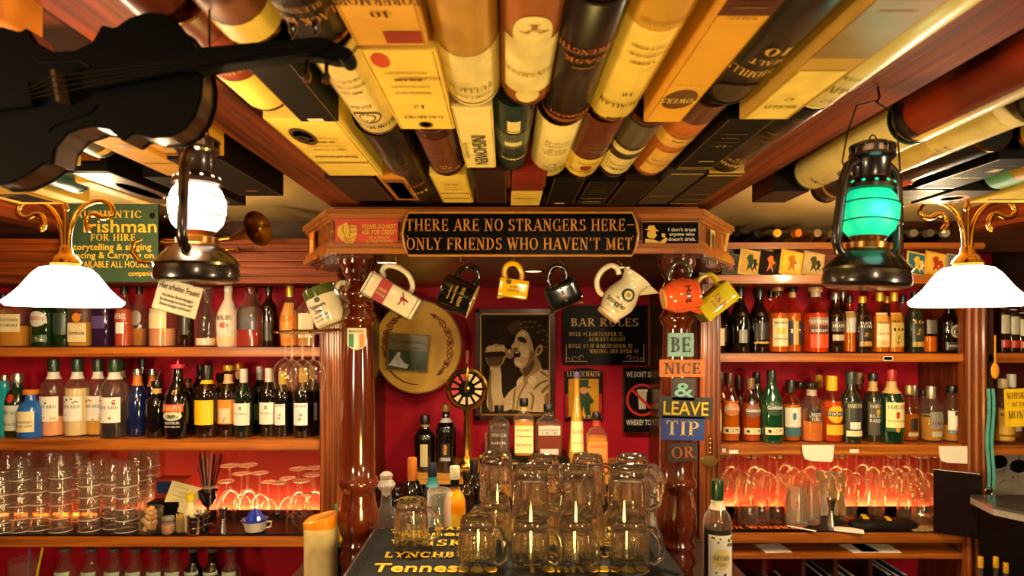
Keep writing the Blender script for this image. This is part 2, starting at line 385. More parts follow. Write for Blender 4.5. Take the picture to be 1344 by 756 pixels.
B().box(LX1-.03, LX1, 2.36, 3.198, 1e-3, CZ+.30).build('side_panel', DARKZ, left)
for z, th in ((ZA, .033), (ZB, .04), (ZC, .035), (ZD, .03)):
    B().box(LX0, LX1-.07, 2.35, 2.65, z-th, z).build('shelf', WOODX, left, bev=.004)
B().box(LX0, LX1-.08, 2.37, 2.64, ZC, ZC+.006).build('shelf_mat', BLACK, left)
B().box(LX0, LX0+.03, 2.352, 2.65, 1e-3, CZ+.17).build('end_panel', DARKZ, left)
rib_post(left, X(421, 2.35), X(449, 2.35), 2.335, 1e-3, CZ+.17)
cor = B()
for z0, z1, y in ((.16, .185, 2.325), (.185, .21, 2.30), (.21, .235, 2.32), (.235, .268, 2.285), (.268, .29, 2.25), (.29, .306, 2.225)):
    cor.box(LX0, LX1, y, 2.64, CZ+z0, CZ+z1)
cor.build('cornice', M(0x984410, .5, kind='woodx', c2=0x502008, scale=26), left, bev=.006)
B().box(X(150, 2.62), LX1-.09, 2.622, 2.637, ZC+.007, ZC+.02).build('light_strip', glow(0xffc080, 50), left)
B().box(LX0+.03, X(150, 2.62), 2.60, 2.61, ZC+.007, ZC+.017).build('light_strip', glow(0xff7a20, 10), left)

right = thing('back_bar_shelving', 'red-backed mahogany whisky shelving to the right of the turned posts', 'shelving', (0, 0, 0))
RX0, RX1 = X(919, 2.35), X(1292, 2.35)
ZA2, ZB2, ZC2, ZE = Z(464, 2.35), Z(584, 2.35), Z(701, 2.35), Z(727, 2.35)
B().box(RX0+.05, RX1-.02, 2.65, 2.68, 1e-3, CZ+.32).build('back_panel', REDW, right)
B().box(RX0, RX0+.03, 2.36, 3.198, 1e-3, CZ+.30).build('side_panel', DARKZ, right)
B().box(RX1-.05, RX1-.02, 2.36, 2.65, 1e-3, CZ+.16).build('side_panel', M(0x7a3818, .35, kind='woodz', c2=0x4a200e, scale=26), right)
for z, th in ((ZA2, .03), (ZB2, .038), (ZC2, .034), (ZE, .02), (ZE-.34, .02)):
    B().box(RX0+.06, RX1-.06, 2.35, 2.65, z-th, z).build('shelf', WOODX, right, bev=.004)
B().box(RX0+.08, RX1-.09, 2.37, 2.64, ZC2, ZC2+.006).build('shelf_mat', BLACK, right)
rib_post(right, X(919, 2.35), X(944, 2.35), 2.335, 1e-3, CZ+.16)
rib_post(right, X(1264, 2.35), X(1292, 2.35), 2.335, 1e-3, CZ+.16, 3)
for px in (1000, 1052, 1094, 1140):
    B().box(X(px, 2.38), X(px, 2.38)+.015, 2.38, 2.64, ZE-.34, ZE-.02).build('divider', DARKZ, right)
b = B(); b.box(RX0, RX1, 2.27, 2.64, CZ+.155, CZ+.185); b.build('card_ledge', WOODX, right, bev=.006)
B().box(RX0, RX1, 2.39, 2.64, CZ+.185, CZ+.285).build('ledge_back', M(0x7a3418, .35, kind='woodx', c2=0x4a1c0c, scale=26), right)
B().box(RX0, RX1, 2.34, 2.64, CZ+.285, CZ+.308).build('upper_ledge', WOODX, right, bev=.005)
B().box(X(946, 2.62), X(1236, 2.62), 2.622, 2.637, ZC2+.007, ZC2+.02).build('light_strip', glow(0xffb870, 60), right)
B().box(X(946, 2.6), X(1236, 2.6), 2.588, 2.596, ZC2+.006, ZC2+.034).build('strip_lip', BLACK, right)
B().box(X(130, 2.6), LX1-.09, 2.588, 2.596, ZC+.006, ZC+.034).build('strip_lip', BLACK, left)
for px in (936, 972, 1122, 1158):       # white price tickets on the shelf edges
    pass
def ticket(px, py, w=12, h=5):
    m = flat(W(px, py, 2.348)); patch(right, 'price_ticket', m, -w/2*.00276, w/2*.00276, -h/2*.00276, h/2*.00276, WHITE)
for q in ((938, 471), (1165, 471), (963, 593), (1121, 592), (1166, 470), (950, 591, 5, 5)): ticket(*q)

far = thing('back_bar_shelving', 'narrow dark shelving bay beyond the far right fluted post', 'shelving', (0, 0, 0))
FX0, FX1 = RX1+.02, 2.44
B().box(FX0, FX1, 2.66, 2.69, ZC2, CZ+.16).build('back_panel', M(0x5c1c1c, .7), far)
for z in (ZA2, ZB2-.005):
    B().box(FX0, FX1, 2.36, 2.66, z-.034, z).build('shelf', WOODX, far, bev=.004)
B().box(FX0, FX0+.02, 2.36, 2.66, .2, CZ+.16).build('side_panel', DARKZ, far)

GLOW_RED = M(0xb83a2a, .6, vary=.06, scale=6)  # oranger than the red wall: the strip's glow is put into the colour
B().box(LX0+.03, LX1-.07, 2.646, 2.65, ZC, ZB-.04).build('glow_tinted_panel', GLOW_RED, left)
B().box(RX0+.06, RX1-.06, 2.646, 2.65, ZC2, ZB2-.038).build('glow_tinted_panel', GLOW_RED, right)
# ---------------------------------------------------------------- canopy over the alcove
can = thing('bar_canopy', 'golden brown moulded wooden canopy carrying the long motto board', 'bar canopy', (0, 0, CZ))
PATH = [(-.62, 2.36), (-.62, 2.05), (-.467, 1.75), (.517, 1.75), (.70, 2.05), (.70, 2.36)]
def offpath(d):
    out = []
    for i, p in enumerate(PATH):
        p = Vector(p); ns = []
        for a, c in ((i-1, i), (i, i+1)):
            if a < 0 or c >= len(PATH): continue
            t = (Vector(PATH[c])-Vector(PATH[a])).normalized(); ns.append(Vector((-t.y, t.x))*-1)
        n = sum(ns, Vector((0, 0))); n = n.normalized(); k = 1/max(n.dot(ns[0]), .5)
        out.append(p+n*d*k)
    return out
def ribbon(name, d0, d1, z0, z1, mat, bev=.003):
    a, c = offpath(d0), offpath(d1); b = B()
    for i in range(len(PATH)-1):
        q = [a[i], a[i+1], c[i+1], c[i]]
        b.add([(p.x, p.y, z) for z in (z0, z1) for p in q], [(0, 3, 2, 1), (4, 5, 6, 7), (0, 1, 5, 4), (2, 3, 7, 6), (1, 2, 6, 5), (0, 4, 7, 3)])
    return b.build(name, mat, can, smooth=20)
# outward is away from the alcove: offset sign found from the front edge
SG = 1 if offpath(.1)[2].y < 1.75 else -1
ribbon('fascia_board', 0, -.02*SG, .20, .315, M(0x9a5626, .3, kind='woodx', c2=0x6a3414, scale=26, coat=.4))
for z0, z1, d in ((.303, .317, .022), (.294, .303, .014), (.286, .294, .007), (.226, .235, .007), (.212, .226, .014), (.198, .212, .02)):
    ribbon('moulding', d*SG, -.005*SG, z0, z1, GOLDX)
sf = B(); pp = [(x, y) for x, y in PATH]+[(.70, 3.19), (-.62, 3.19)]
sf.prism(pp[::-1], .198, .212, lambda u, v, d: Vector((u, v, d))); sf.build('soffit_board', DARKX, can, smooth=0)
sf = B(); sf.prism(pp[::-1], .316, .326, lambda u, v, d: Vector((u, v, d))); sf.build('top_board', GOLDX, can, smooth=0)
for px, Y in ((508, 1.95), (700, 2.25), (815, 2.1)):        # recessed brass downlights
    x = X(px, Y)
    b = B().lathe([(.03, .1975), (.036, .193), (.04, .1975)], 20, T=Matrix.Translation((x, Y, 0))); b.build('downlight_ring', BRASS, can)
    b = B().lathe([(0, .1955), (.029, .1955)], 16, T=Matrix.Translation((x, Y, 0)), cap=False); b.build('downlight_lens', glow(0xffd9a0, 6), can)
    l = lamp('canopy_downlight', 'SPOT', (x, Y, CZ+.185), 36, SOFT, .03, (0, 0, 0), math.radians(150), .6)
HOOKS = [(418, 1.80), (516, 1.74), (603, 1.74), (676, 1.74), (737, 1.74), (815, 1.74), (893, 1.72), (941, 1.86)]
for px, Y in HOOKS:
    x = X(px, Y); Y = Y if Y > 1.79 else 1.79
    pts = [(x, Y, .2), (x, Y, .183)]+[(x+.011*math.sin(a), Y-.0, .171+.011*math.cos(a)) for a in [i*PI/6 for i in range(0, 9)]]
    B().tube(pts, .0022, 6).build('cup_hook', BRASS, can)

# ---------------------------------------------------------------- turned posts
prof = [(26, 330), (26, 336), (24, 340), (24.5, 346), (22, 352), (20, 355), (21, 359), (19, 362), (15.5, 366), (15.5, 370), (19, 377), (23, 384), (22.5, 389), (19, 395),
        (17.5, 397), (19.5, 400), (20, 403), (17.5, 406), (19, 410), (22, 415), (22.5, 419), (20, 424), (18, 427), (17.5, 432), (18, 450), (20, 490), (21.5, 540), (22, 600), (21.5, 624),
        (25, 628), (26, 633), (24.5, 639), (21.5, 642), (21.5, 648), (23, 658), (26, 675), (26.3, 686), (24, 697), (21, 704), (20.5, 707), (23.5, 711), (23.5, 715), (20.5, 718), (21, 723), (24.5, 730), (24.5, 736), (21.5, 742), (21, 746),
        (24, 754), (24.5, 765), (26, 772), (26, 790)]
for px, side in ((470.5, 'left'), (888, 'right')):
    x = X(px, 1.8)
    t = thing('turned_post', 'turned mahogany post with %s' % ('a small flag crest under the left canopy end' if side == 'left' else 'painted word plaques under the right canopy end'), 'post', (x, 1.8, CZ-.763), group='turned posts under the canopy')
    pr = [(r*1.8/850, (430-y)*1.8/850+.763) for r, y in prof if y < 751]
    pr = pr[::-1]; zb = pr[0][1]
    B().lathe([(.05, 0), (.055, .01), (.052, zb*.5)]+pr, 40).build('shaft', MAHOG, t, smooth=50)
    B().box(-.052, .052, -.052, .052, .95, .961).build('capital_block', MAHOG, t, bev=.003)

# ================================================================ signs on the canopy
def plate(name, label, cat, c, w, h, mat, th=.006, rot=0, n=(0, -1, 0), group=None, bev=.001, tilt=0, shape=None):
    """flat plate standing upright, centre c; returns root and its printing map (u right, v up from centre)"""
    yaw = math.atan2(n[0], -n[1])
    t = thing(name, label, cat, c, (tilt, rot, yaw), group)
    if shape:
        b = B().prism([(u*w, v*h) for u, v in shape], 0, th, lambda u, v, d: Vector((u, d, v)))
    else: b = B().box(-w/2, w/2, 0, th, -h/2, h/2)
    b.build('plate', mat, t, bev=bev, smooth=0 if not shape else 30)
    return t, flat((0, 0, 0))
k = 1.735/850
t, mp = plate('motto_board', 'long black board with raised gold motto lettering in two lines', 'sign', W(683, 307, 1.722), 300*k, 56*k, BLACKG, .014,
    shape=[(-.485, -.5), (.485, -.5), (.5, -.3), (.508, 0), (.5, .3), (.485, .5), (-.485, .5), (-.5, .3), (-.508, 0), (-.5, -.3)])
fr = [(u*300*k*1.0, v*56*k) for u, v in [(-.485, -.5), (.485, -.5), (.502, -.3), (.512, 0), (.502, .3), (.485, .5), (-.485, .5), (-.502, .3), (-.512, 0), (-.502, -.3)]]
B().tube([(u, 0, v) for u, v in fr], .0035, 8, closed=True).build('frame', M(0xc8842c, .35, coat=.4), t)
GL3 = M(0xd68c34, .35, .2, vary=.2, scale=60)
letters(t, "THERE ARE NO STRANGERS HERE-", mp, 0, 3.5*k, 16*k, GL3, 'serif', width=298*k, depth=.003)
letters(t, "ONLY FRIENDS WHO HAVEN'T MET", mp, -1*k, -21*k, 16*k, GL3, 'serif', width=295*k, depth=.003)
for u in (-147, 147): B().lathe([(.003, 0), (0, .002)], 10, T=Matrix.Translation((u*k, -.001, (-3)*k)) @ Matrix.Rotation(PI/2, 4, 'X')).build('screw', BRASS, t)
k = 1.745/850
t, mp = plate('fist_sign', 'orange-red tin sign with a yellow pointing fist refusing credit', 'sign', W(481, 306, 1.742), 84*k, 39*k, M(0xd84a24, .4), .003, bev=.002)
Y1 = M(0xf0c040, .4)
FQ = lambda l: spline([((436+a/14.3-481)*k, (306-280-c/14.3)*k) for a, c in l])
poly(t, 'fist_print', mp, [FQ([(110, 270), (200, 205), (270, 175), (320, 230), (380, 220), (450, 240), (465, 330), (465, 400), (430, 480), (390, 560), (310, 580), (230, 545), (220, 450), (205, 530), (150, 470), (105, 400)])], Y1)
LN1 = M(0xa04c14, .5)
for q in ([(200, 230), (195, 330), (240, 420), (250, 430), (212, 330), (210, 232)], [(310, 215), (330, 330), (320, 440), (334, 440), (345, 330), (322, 215)], [(335, 345), (400, 350), (450, 330), (450, 338), (400, 362), (335, 358)], [(230, 440), (280, 478), (360, 470), (430, 425), (430, 437), (360, 486), (275, 492), (228, 452)], [(240, 490), (300, 520), (380, 510), (380, 520), (300, 534), (238, 502)], [(330, 270), (370, 255), (440, 262), (440, 270), (370, 268), (332, 282)]):
    poly(t, 'fist_line', mp, [FQ(q)], LN1, d=.0015)
for s, v, h, w in (('PLEASE DO NOT', 6, 6, 44), ('ASK FOR CREDIT', -1.5, 6, 46), ('AS A SMACK', -8, 4, 28), ('IN THE MOUTH', -13, 4, 34), ('OFTEN OFFENDS', -18, 4, 38)):
    letters(t, s, mp, 17*k, v*k, h*k, Y1, width=w*k)
t, mp = plate('drinker_sign', 'small black sign with a gold hatted drinker about trusting nobody', 'sign', W(880, 309.5, 1.742), 74*k, 37*k, BLACKG, .004)
B().tube([(a*k*37, 0, c*k*18.5) for a, c in ((-1, -1), (1, -1), (1, 1), (-1, 1))], .0016, 6, closed=True).build('frame', M(0xb89058, .4), t)
poly(t, 'drinker_print', mp, [[(u*k, v*k) for u, v in q] for q in (
    [(-34, 8), (-30, 9), (-29, 13), (-22, 14), (-19, 9), (-15, 6), (-24, 6)], [(-30, 6), (-20, 6), (-18, 0), (-22, -4), (-28, -3), (-31, 0)],
    [(-33, -4), (-22, -5), (-14, -8), (-6, -2), (-4, -5), (-10, -14), (-34, -14)], [(-12, 3), (-7, 3), (-7, -2), (-11, -2)])], Y1)
for s, v in (("I don't trust", 6), ('anyone who', 0), ("doesn't drink.", -6.5)): letters(t, s, mp, 15*k, v*k, 4.6*k, WHITE, width=(36 if 'any' not in s else 33)*k)
# little cards on the slanting ends of the canopy
def cant_card(px, py, w, h, side, c, label, art):
    a, b2 = (Vector((-.62, 2.05)), Vector((-.467, 1.75))) if side < 0 else (Vector((.517, 1.75)), Vector((.70, 2.05)))
    d = (b2-a).normalized(); n = Vector((d.y, -d.x)); q = (px-664)/850
    s = (q*a.y-a.x)/(d.x-q*d.y); p = a+d*s+n*.012
    t, mp = plate('picture_card', label, 'card', (p.x, p.y, Z(py, p.y)), w, h, M(c, .4), .002, n=(n.x, n.y, 0))
    patch(t, 'print', mp, -w*.4, w*.4, -h*.42, h*.42, M(art[0], .5)); poly(t, 'figure_print', mp, [[(u*w, v*h) for u, v in art[1]]], M(art[2], .5), d=.0014)
    return t, mp
SHEEP = [(-.3, -.3), (-.2, -.05), (-.3, .1), (-.2, .2), (0, .15), (.3, .15), (.35, -.1), (.3, -.35), (.2, -.1), (-.1, -.12), (-.15, -.35)]
FIG = [(-.12, -.42), (-.05, 0), (-.15, .2), (-.05, .38), (.08, .38), (.1, .2), (.2, .05), (.08, -.05), (.15, -.42), (.03, -.2)]
cant_card(414.5, 321, .075, .078, -1, 0xd86c28, 'orange picture card of a sheep on the slanting left end of the canopy', (0xe88430, SHEEP, 0xf4c860))
cant_card(930, 319, .05, .075, 1, 0xe0cc90, 'cream crest card on the slanting right end of the canopy', (0xd8b050, [(-.3, -.2), (-.3, .25), (0, .38), (.3, .25), (.3, -.2), (0, -.35)], 0x5a3a20))
t, mp = plate('picture_card', 'narrow yellow card of a walking figure at the canopy corner', 'card', (X(949, 2.02), 2.02, Z(322, 2.02)), .03, .1, M(0xe8b020, .4), .002, rot=.18)
poly(t, 'figure_print', mp, [[(u*.03, v*.1) for u, v in FIG]], M(0x803010, .5), d=.0014)

# ================================================================ green sign, leaning in front of the cornice
k = 2.2/850; GSN = M(0x2f4a34, .45, vary=.15)
t, mp = plate('hire_sign', 'dark green tin sign with gold lettering offering entertainment for hire', 'sign', W(143, 319, 2.2), 131*k, 104*k, GSN, .004, bev=.003)
SY = M(0xe8b838, .45)
for s, u, v, h, w, f in (('AUTHENTIC', 0, 33, 9.5, 88, 'serif'), ('Irishman', 15, 14, 17, 96, 'sans'), ('FOR HIRE', 6, 3, 9, 60, 'serif'), ('Storytelling & singing', 2, -9, 8.5, 108, 'sans'), ('Dancing & Carrying on.', 2, -20, 8.5, 120, 'sans'), ('AVAILABLE ALL HOURS.', 4, -32, 8.5, 98, 'sans')):
    letters(t, s, mp, u*k, v*k, h*k, SY, f, width=w*k)
letters(t, 'companion', mp, 44*k, -43*k, 7*k, SY, 'sans', width=36*k)
for u in (-58, 57):
    B().lathe([(.01, 0), (.008, .003), (0, .004)], 12, T=Matrix.Translation((u*k, -.001, 36*k)) @ Matrix.Rotation(PI/2, 4, 'X')).build('screw', IRON, t)

# ================================================================ things on the alcove wall
YW = 3.19
# singer photograph
k = 3.16/850
t, mp = plate('framed_photograph', 'framed sepia photograph of a curly haired singer at a microphone', 'picture', W(676, 478, 3.165), 103*k, 144*k, M(0x2a2018, .8), .02)
for x0, x1, z0, z1 in ((-.5, .5, .46, .5), (-.5, .5, -.5, -.46), (-.5, -.44, -.5, .5), (.44, .5, -.5, .5)):
    B().box(x0*104*k, x1*104*k, -.022, .004, z0*145*k, z1*145*k).build('frame_side', M(0x3c1a10, .25, coat=.6), t, bev=.004)
for x0, x1, z0, z1 in ((-.44, .44, .448, .46), (-.44, .44, -.46, -.448), (-.44, -.425, -.46, .46), (.425, .44, -.46, .46)):
    B().box(x0*104*k, x1*104*k, -.016, 0, z0*145*k, z1*145*k).build('gilt_slip', M(0xb08030, .35, .5), t)
PXY = lambda l: [((a-676)*k, (478-b)*k) for a, b in l]
SEP = [M(c, .85, vary=.06) for c in (0x2a1c10, 0xc8ac80, 0x1c120a, 0xe8d4a8, 0x8a6c48, 0x604428)]
PXY = lambda l: [((a-676)*k, (478-b)*k) for a, b in l]
SQ = lambda l, sm=True: (spline if sm else (lambda z: z))([((622+a/4.973-676)*k, (478-400-c/4.974)*k) for a, c in l])
def pr(nme, col, d, *ls, sm=True):
    for l in ls: poly(t, nme, mp, [SQ(l, sm)], M(col, .85, vary=.1, scale=90) if isinstance(col, int) else col, d)
pr('backdrop_print', M(0x2a1c0e, .85, vary=.25, scale=12), .0008, [(70, 85), (502, 85), (502, 686), (70, 686)], sm=False)
pr('backdrop_haze_print', 0x4a3620, .001, [(230, 130), (300, 100), (330, 150), (290, 200), (230, 180)], [(330, 440), (420, 330), (420, 500), (340, 520)])
pr('arm_print', 0xd8b988, .0012, [(108, 400), (160, 385), (178, 440), (180, 520), (190, 600), (235, 684), (96, 684), (90, 560), (104, 480)])
pr('arm_shade_print', 0x8c7048, .0014, [(104, 440), (116, 430), (112, 560), (128, 684), (97, 684), (92, 560)])
pr('hand_print', 0xb08f60, .0014, [(80, 280), (120, 262), (140, 254), (170, 262), (195, 262), (214, 300), (205, 350), (180, 395), (150, 412), (112, 405), (86, 380), (74, 330)])
pr('hand_shade_print', 0x5c4424, .0017, [(80, 330), (130, 320), (190, 325), (180, 385), (140, 400), (95, 390)])
for i in range(4): pr('finger_print', 0xd8b480, .0019, [(84+i*31, 282-(i % 2)*6), (104+i*30, 266), (114+i*30, 290), (106+i*31, 312), (88+i*31, 306)])
pr('microphone_print', 0x94784c, .0022, [(205, 300), (230, 288), (255, 296), (264, 320), (250, 348), (225, 350), (206, 334)])
pr('microphone_stem_print', 0x2c2010, .002, [(72, 312), (205, 306), (206, 334), (76, 342)])
pr('microphone_shine_print', 0xd8bc88, .0025, [(222, 300), (236, 296), (240, 312), (226, 318)])
pr('hair_print', 0x33230f, .0014, [(282, 190), (290, 160), (296, 132), (320, 112), (350, 98), (400, 102), (430, 120), (465, 150), (488, 190), (500, 220), (500, 300), (492, 350), (470, 392), (440, 380), (420, 330), (390, 310), (370, 260), (350, 210)])
pr('shirt_print', 0xd0b080, .0015, [(185, 640), (230, 570), (275, 530), (285, 490), (320, 460), (400, 400), (430, 395), (450, 425), (500, 450), (502, 684), (250, 684), (215, 660)])
pr('neck_print', 0xa48454, .0017, [(300, 410), (370, 360), (400, 330), (440, 400), (400, 450), (365, 470), (345, 520), (322, 500), (320, 455)])
pr('neck_shade_print', 0x5c4424, .0019, [(318, 420), (350, 400), (388, 360), (396, 390), (370, 440), (335, 470), (322, 450)])
pr('face_print', 0xc8a878, .0021, [(285, 185), (320, 162), (350, 180), (368, 215), (385, 270), (392, 320), (384, 362), (350, 400), (310, 412), (275, 400), (262, 370), (268, 340), (260, 300), (248, 290), (246, 265), (262, 245), (270, 215)])
pr('cheek_light_print', 0xe0c494, .0023, [(300, 270), (345, 268), (362, 300), (340, 350), (310, 330), (300, 300)], [(268, 370), (300, 372), (310, 398), (280, 394)], [(290, 190), (320, 175), (335, 200), (300, 210)])
pr('eye_print', 0x3a2814, .0026, [(288, 214), (312, 208), (342, 228), (338, 250), (312, 244), (290, 234)])
pr('nose_shade_print', 0x6c5028, .0026, [(252, 288), (272, 280), (290, 292), (270, 300)])
pr('mouth_print', 0x241608, .0026, [(262, 306), (290, 302), (306, 318), (296, 340), (268, 342)])
pr('teeth_print', 0xd8c098, .0028, [(270, 308), (288, 306), (294, 314), (272, 316)])
pr('jaw_shade_print', 0x84643a, .0024, [(372, 300), (392, 320), (384, 362), (350, 402), (322, 412), (352, 372)])
pr('ear_print', 0xc8a470, .0026, [(404, 290), (430, 262), (450, 270), (448, 300), (426, 328), (400, 335)])
pr('ear_shade_print', 0x6c4c28, .0028, [(412, 292), (432, 276), (436, 296), (416, 320)])
for x_, y_ in ((305, 128), (335, 112), (365, 112), (398, 118), (430, 138), (455, 168), (475, 200), (486, 240), (380, 150), (420, 180), (345, 150), (310, 155), (450, 230), (470, 280)):
    pr('hair_curl_print', 0x7c6038, .0024, [(x_-12, y_), (x_, y_-9), (x_+12, y_), (x_+6, y_+3), (x_, y_-3), (x_-6, y_+5)])
pr('collar_print', 0xe8cc9c, .0024, [(276, 510), (300, 480), (322, 470), (320, 500), (284, 528)], [(350, 490), (368, 462), (404, 470), (408, 500), (385, 524), (360, 512)], sm=False)
for q in ([(262, 560), (272, 556), (262, 684), (250, 684)], [(330, 520), (342, 516), (300, 600), (285, 684), (276, 684), (290, 600)], [(392, 540), (440, 500), (480, 490), (480, 500), (440, 516), (396, 556)], [(440, 560), (484, 520), (494, 530), (450, 580)], [(360, 570), (396, 600), (380, 684), (370, 684), (380, 608)], [(440, 430), (480, 460), (476, 470), (436, 445)], [(460, 600), (490, 580), (486, 684), (470, 684)]):
    pr('shirt_fold_print', 0x84683c, .0022, q)
# rules board
k = 3.1/850
t, mp = plate('bar_rules_board', 'black wall board listing the bar rules in gold lettering', 'sign', W(794, 440, 3.17), 112*k, 80*k, BLACKG, .012, bev=.003)
SG1 = M(0xf0c878, .5)
for s, u, v, h, w in (('BAR RULES', 0, 12, 11, 92), ('RULE #1 BARTENDER IS', -12, -1, 5.2, 72), ('ALWAYS RIGHT', 3, -8, 5.2, 50), ('RULE #2 IF BARTENDER IS', -6, -17, 5.2, 86), ('WRONG, SEE RULE #1', 12, -24, 5.2, 66)):
    letters(t, s, mp, u*k, v*k, h*k, SG1, 'serif', width=w*k)
for sx in (-1, 1):
    b = B()
    for ph in range(3): b.tube([(sx*(50-ph*9-3*math.cos(a))*k, -.002, (-33+ph*1.5+3*math.sin(a))*k) for a in [j*PI/5 for j in range(8)]], .0012, 5)
    b.tube([(sx*52*k, -.002, (-12-i*3)*k) for i in range(8)]+[(sx*(52-i*4)*k, -.002, -35*k) for i in range(8)], .0014, 5); b.build('corner_scroll', SG1, t)
b = B()
t2 = thing('wood_batten', 'narrow upright mahogany batten on the red wall beside the rules board', 'batten', (X(853, 3.18), 3.175, CZ+.02))
B().box(-.008, .008, 0, .015, -.3, .17).build('board', WOODZ, t2, bev=.002)
# leprechaun poster -> generic merry drinker poster
k = 3.16/850
t, mp = plate('pub_poster', 'small black and yellow poster with a top-hatted fiddler behind the cone bottle', 'poster', W(766, 517, 3.18), 50*k, 70*k, M(0x181410, .4), .005,
    shape=[(-.5, -.5), (.5, -.5), (.5, .42), (.3, .46), (0, .5), (-.3, .46), (-.5, .42)])
patch(t, 'print', mp, -20*k, 20*k, -30*k, 20*k, M(0xd89820, .5))
letters(t, 'LEPRECHAUN', mp, 0, 23*k, 7*k, M(0xf0c060, .4), 'serif', width=44*k)
letters(t, 'BEER', mp, 0, -33*k, 5*k, M(0xf0c060, .4), 'serif', width=22*k)
patch(t, 'side_print', mp, -24*k, -20*k, -32*k, 0, M(0xc02a20, .5))
patch(t, 'side_print', mp, 20*k, 24*k, -32*k, 0, M(0xc02a20, .5))
poly(t, 'figure_print', mp, [[(u*k, v*k) for u, v in q] for q in ([(-7, 19), (7, 19), (6, 10), (-6, 10)], [(-10, 10), (10, 10), (9, 8), (-9, 8)], [(-6, 2), (6, 2), (14, -10), (8, -14), (10, -30), (3, -30), (0, -16), (-4, -30), (-11, -30), (-8, -12), (-14, -2)])], M(0x2c4a2c, .5), d=.0014)
patch(t, 'face_print', mp, -5*k, 5*k, 0, 9*k, M(0xd89068, .5), d=.0018, shape='e')
# no-whiskey-to-go board
t, mp = plate('refusal_board', 'framed black board with a red no-cups symbol and white lettering', 'sign', W(843, 525, 3.165), 48*k, 84*k, M(0x141010, .35), .012)
B().tube([(a*25*k, -.002, c*43*k) for a, c in ((-1, -1), (1, -1), (1, 1), (-1, 1))], .006, 6, closed=True).build('frame', M(0x4a2412, .3), t)
for s, v in (("WE DON'T SERVE", 30), ('WHISKEY TO GO', -33)): letters(t, s, mp, 0, v*k, 7.5*k, WHITE, width=42*k)
poly(t, 'cup_print', mp, [[(u*k, v*k) for u, v in ((-6, 11), (6, 11), (4.5, -12), (-4.5, -12))]], M(0xd8c8a8, .5)); poly(t, 'cup_lid_print', mp, [[(u*k, v*k) for u, v in ((-7, 14), (7, 14), (7, 11), (-7, 11))]], WHITE, d=.0014)
RD = M(0xd02818, .45)
b = B(); n = 32
b.add([mp(r*k*math.cos(2*PI*i/n), r*k*math.sin(2*PI*i/n)-0, .002) for r in (18, 21.5) for i in range(n)], [(i, (i+1) % n, (i+1) % n+n, i+n) for i in range(n)])
b.add([mp(u*k, v*k, .0021) for u, v in ((-14.5, 12), (-12, 14.5), (14.5, -12), (12, -14.5))], [(0, 1, 2, 3)]); b.build('prohibition_ring', RD, t, smooth=0, fix=False)
# bodhran drum with a record sleeve
k = 3.0/850
t = thing('frame_drum', 'round hand drum with worn tan skin and knotwork border on the red wall', 'drum', W(548, 455, 3.06), (math.radians(90), 0, 0))
T = Matrix.Identity(4)
B().lathe([(.212, -.1), (.226, -.098), (.228, -.01), (.222, .0), (.216, .001)], 48, ex=.93, cap=False).build('rim', M(0x9c6c30, .35, coat=.3), t)
B().lathe([(0, .002), (.1, .0025), (.217, .001)], 48, ex=.93, cap=False).build('skin', M(0xe4b450, .5, vary=.2, scale=5, c2=0xc08c34), t)
bp_ = flat((0, 0, .004), (1, 0, 0), (0, 1, 0)); kn = []; KM = M(0x74381c, .5); rr = random.Random(3)
KD = M(0x7c3c20, .5)
for a0, a1, r0 in ((-55, 68, .168), (115, 200, .168)):
    n = int(a1-a0)
    for ph, mm_, rad in ((0, KM, .0026), (PI, KD, .0026), (PI/2, M(0x3c2818, .5), .0014)):
        b = B(); b.tube([(.93*(r0+.016*math.sin(i/n*7*PI+ph)*(1-abs(2*i/n-1)**3))*math.cos(math.radians(a0+i*(a1-a0)/n)), (r0+.016*math.sin(i/n*7*PI+ph)*(1-abs(2*i/n-1)**3))*math.sin(math.radians(a0+i*(a1-a0)/n)), .0015) for i in range(n+1)], rad, 5); b.build('knotwork_print', mm_, t, smooth=60)
    for i in range(7):
        a = math.radians(a0+(a1-a0)*(i+.5)/7); c = (.93*r0*math.cos(a), r0*math.sin(a))
        poly(t, 'knotwork_blot', bp_, [[(c[0]+(.012 if j % 2 else .007)*math.cos(j*PI/6+a), c[1]+(.014 if j % 2 else .008)*math.sin(j*PI/6+a)) for j in range(12)]], [KM, KD, M(0xa86c34, .5)][i % 3], d=.0002)
for c0 in ((105, .03), (122, .03)):
    b = B().tube([(.93*r*math.cos(math.radians(a)), r*math.sin(math.radians(a)), .005) for a, r in [(205+i*6, .178+.0*i) for i in range(12)]], [.0035-.0002*i for i in range(12)], 5)
b.build('painted_arc', M(0x3c2010, .5), t)
t, mp = plate('record_sleeve', 'square green landscape record sleeve fixed on the drum skin', 'record sleeve', W(535.5, 463, 3.04), 55*k, 50*k, M(0x8a7434, .12, coat=.5), .006, rot=.07)
patch(t, 'field_print', mp, -26*k, 26*k, -23*k, 3*k, M(0x34441c, .2, c2=0x182410, scale=20, coat=.5)); patch(t, 'sky_print', mp, -26*k, 26*k, 3*k, 23*k, M(0x6c6038, .25, coat=.4), d=.0008)
poly(t, 'figure_print', mp, [[(u*k, v*k) for u, v in [(-25, -18), (-18, -8), (-14, 0), (-10, 0), (-10, -7), (-4, -14), (2, -16), (0, -21), (-12, -20)]]], M(0xc8c8d0, .4), d=.0016)
letters(t, 'The Wayward Wind', mp, 0, 12*k, 5*k, M(0x2a2410, .4), width=42*k); letters(t, 'Irish Songs', mp, 3*k, 5*k, 4*k, M(0x2a2410, .4), width=24*k)
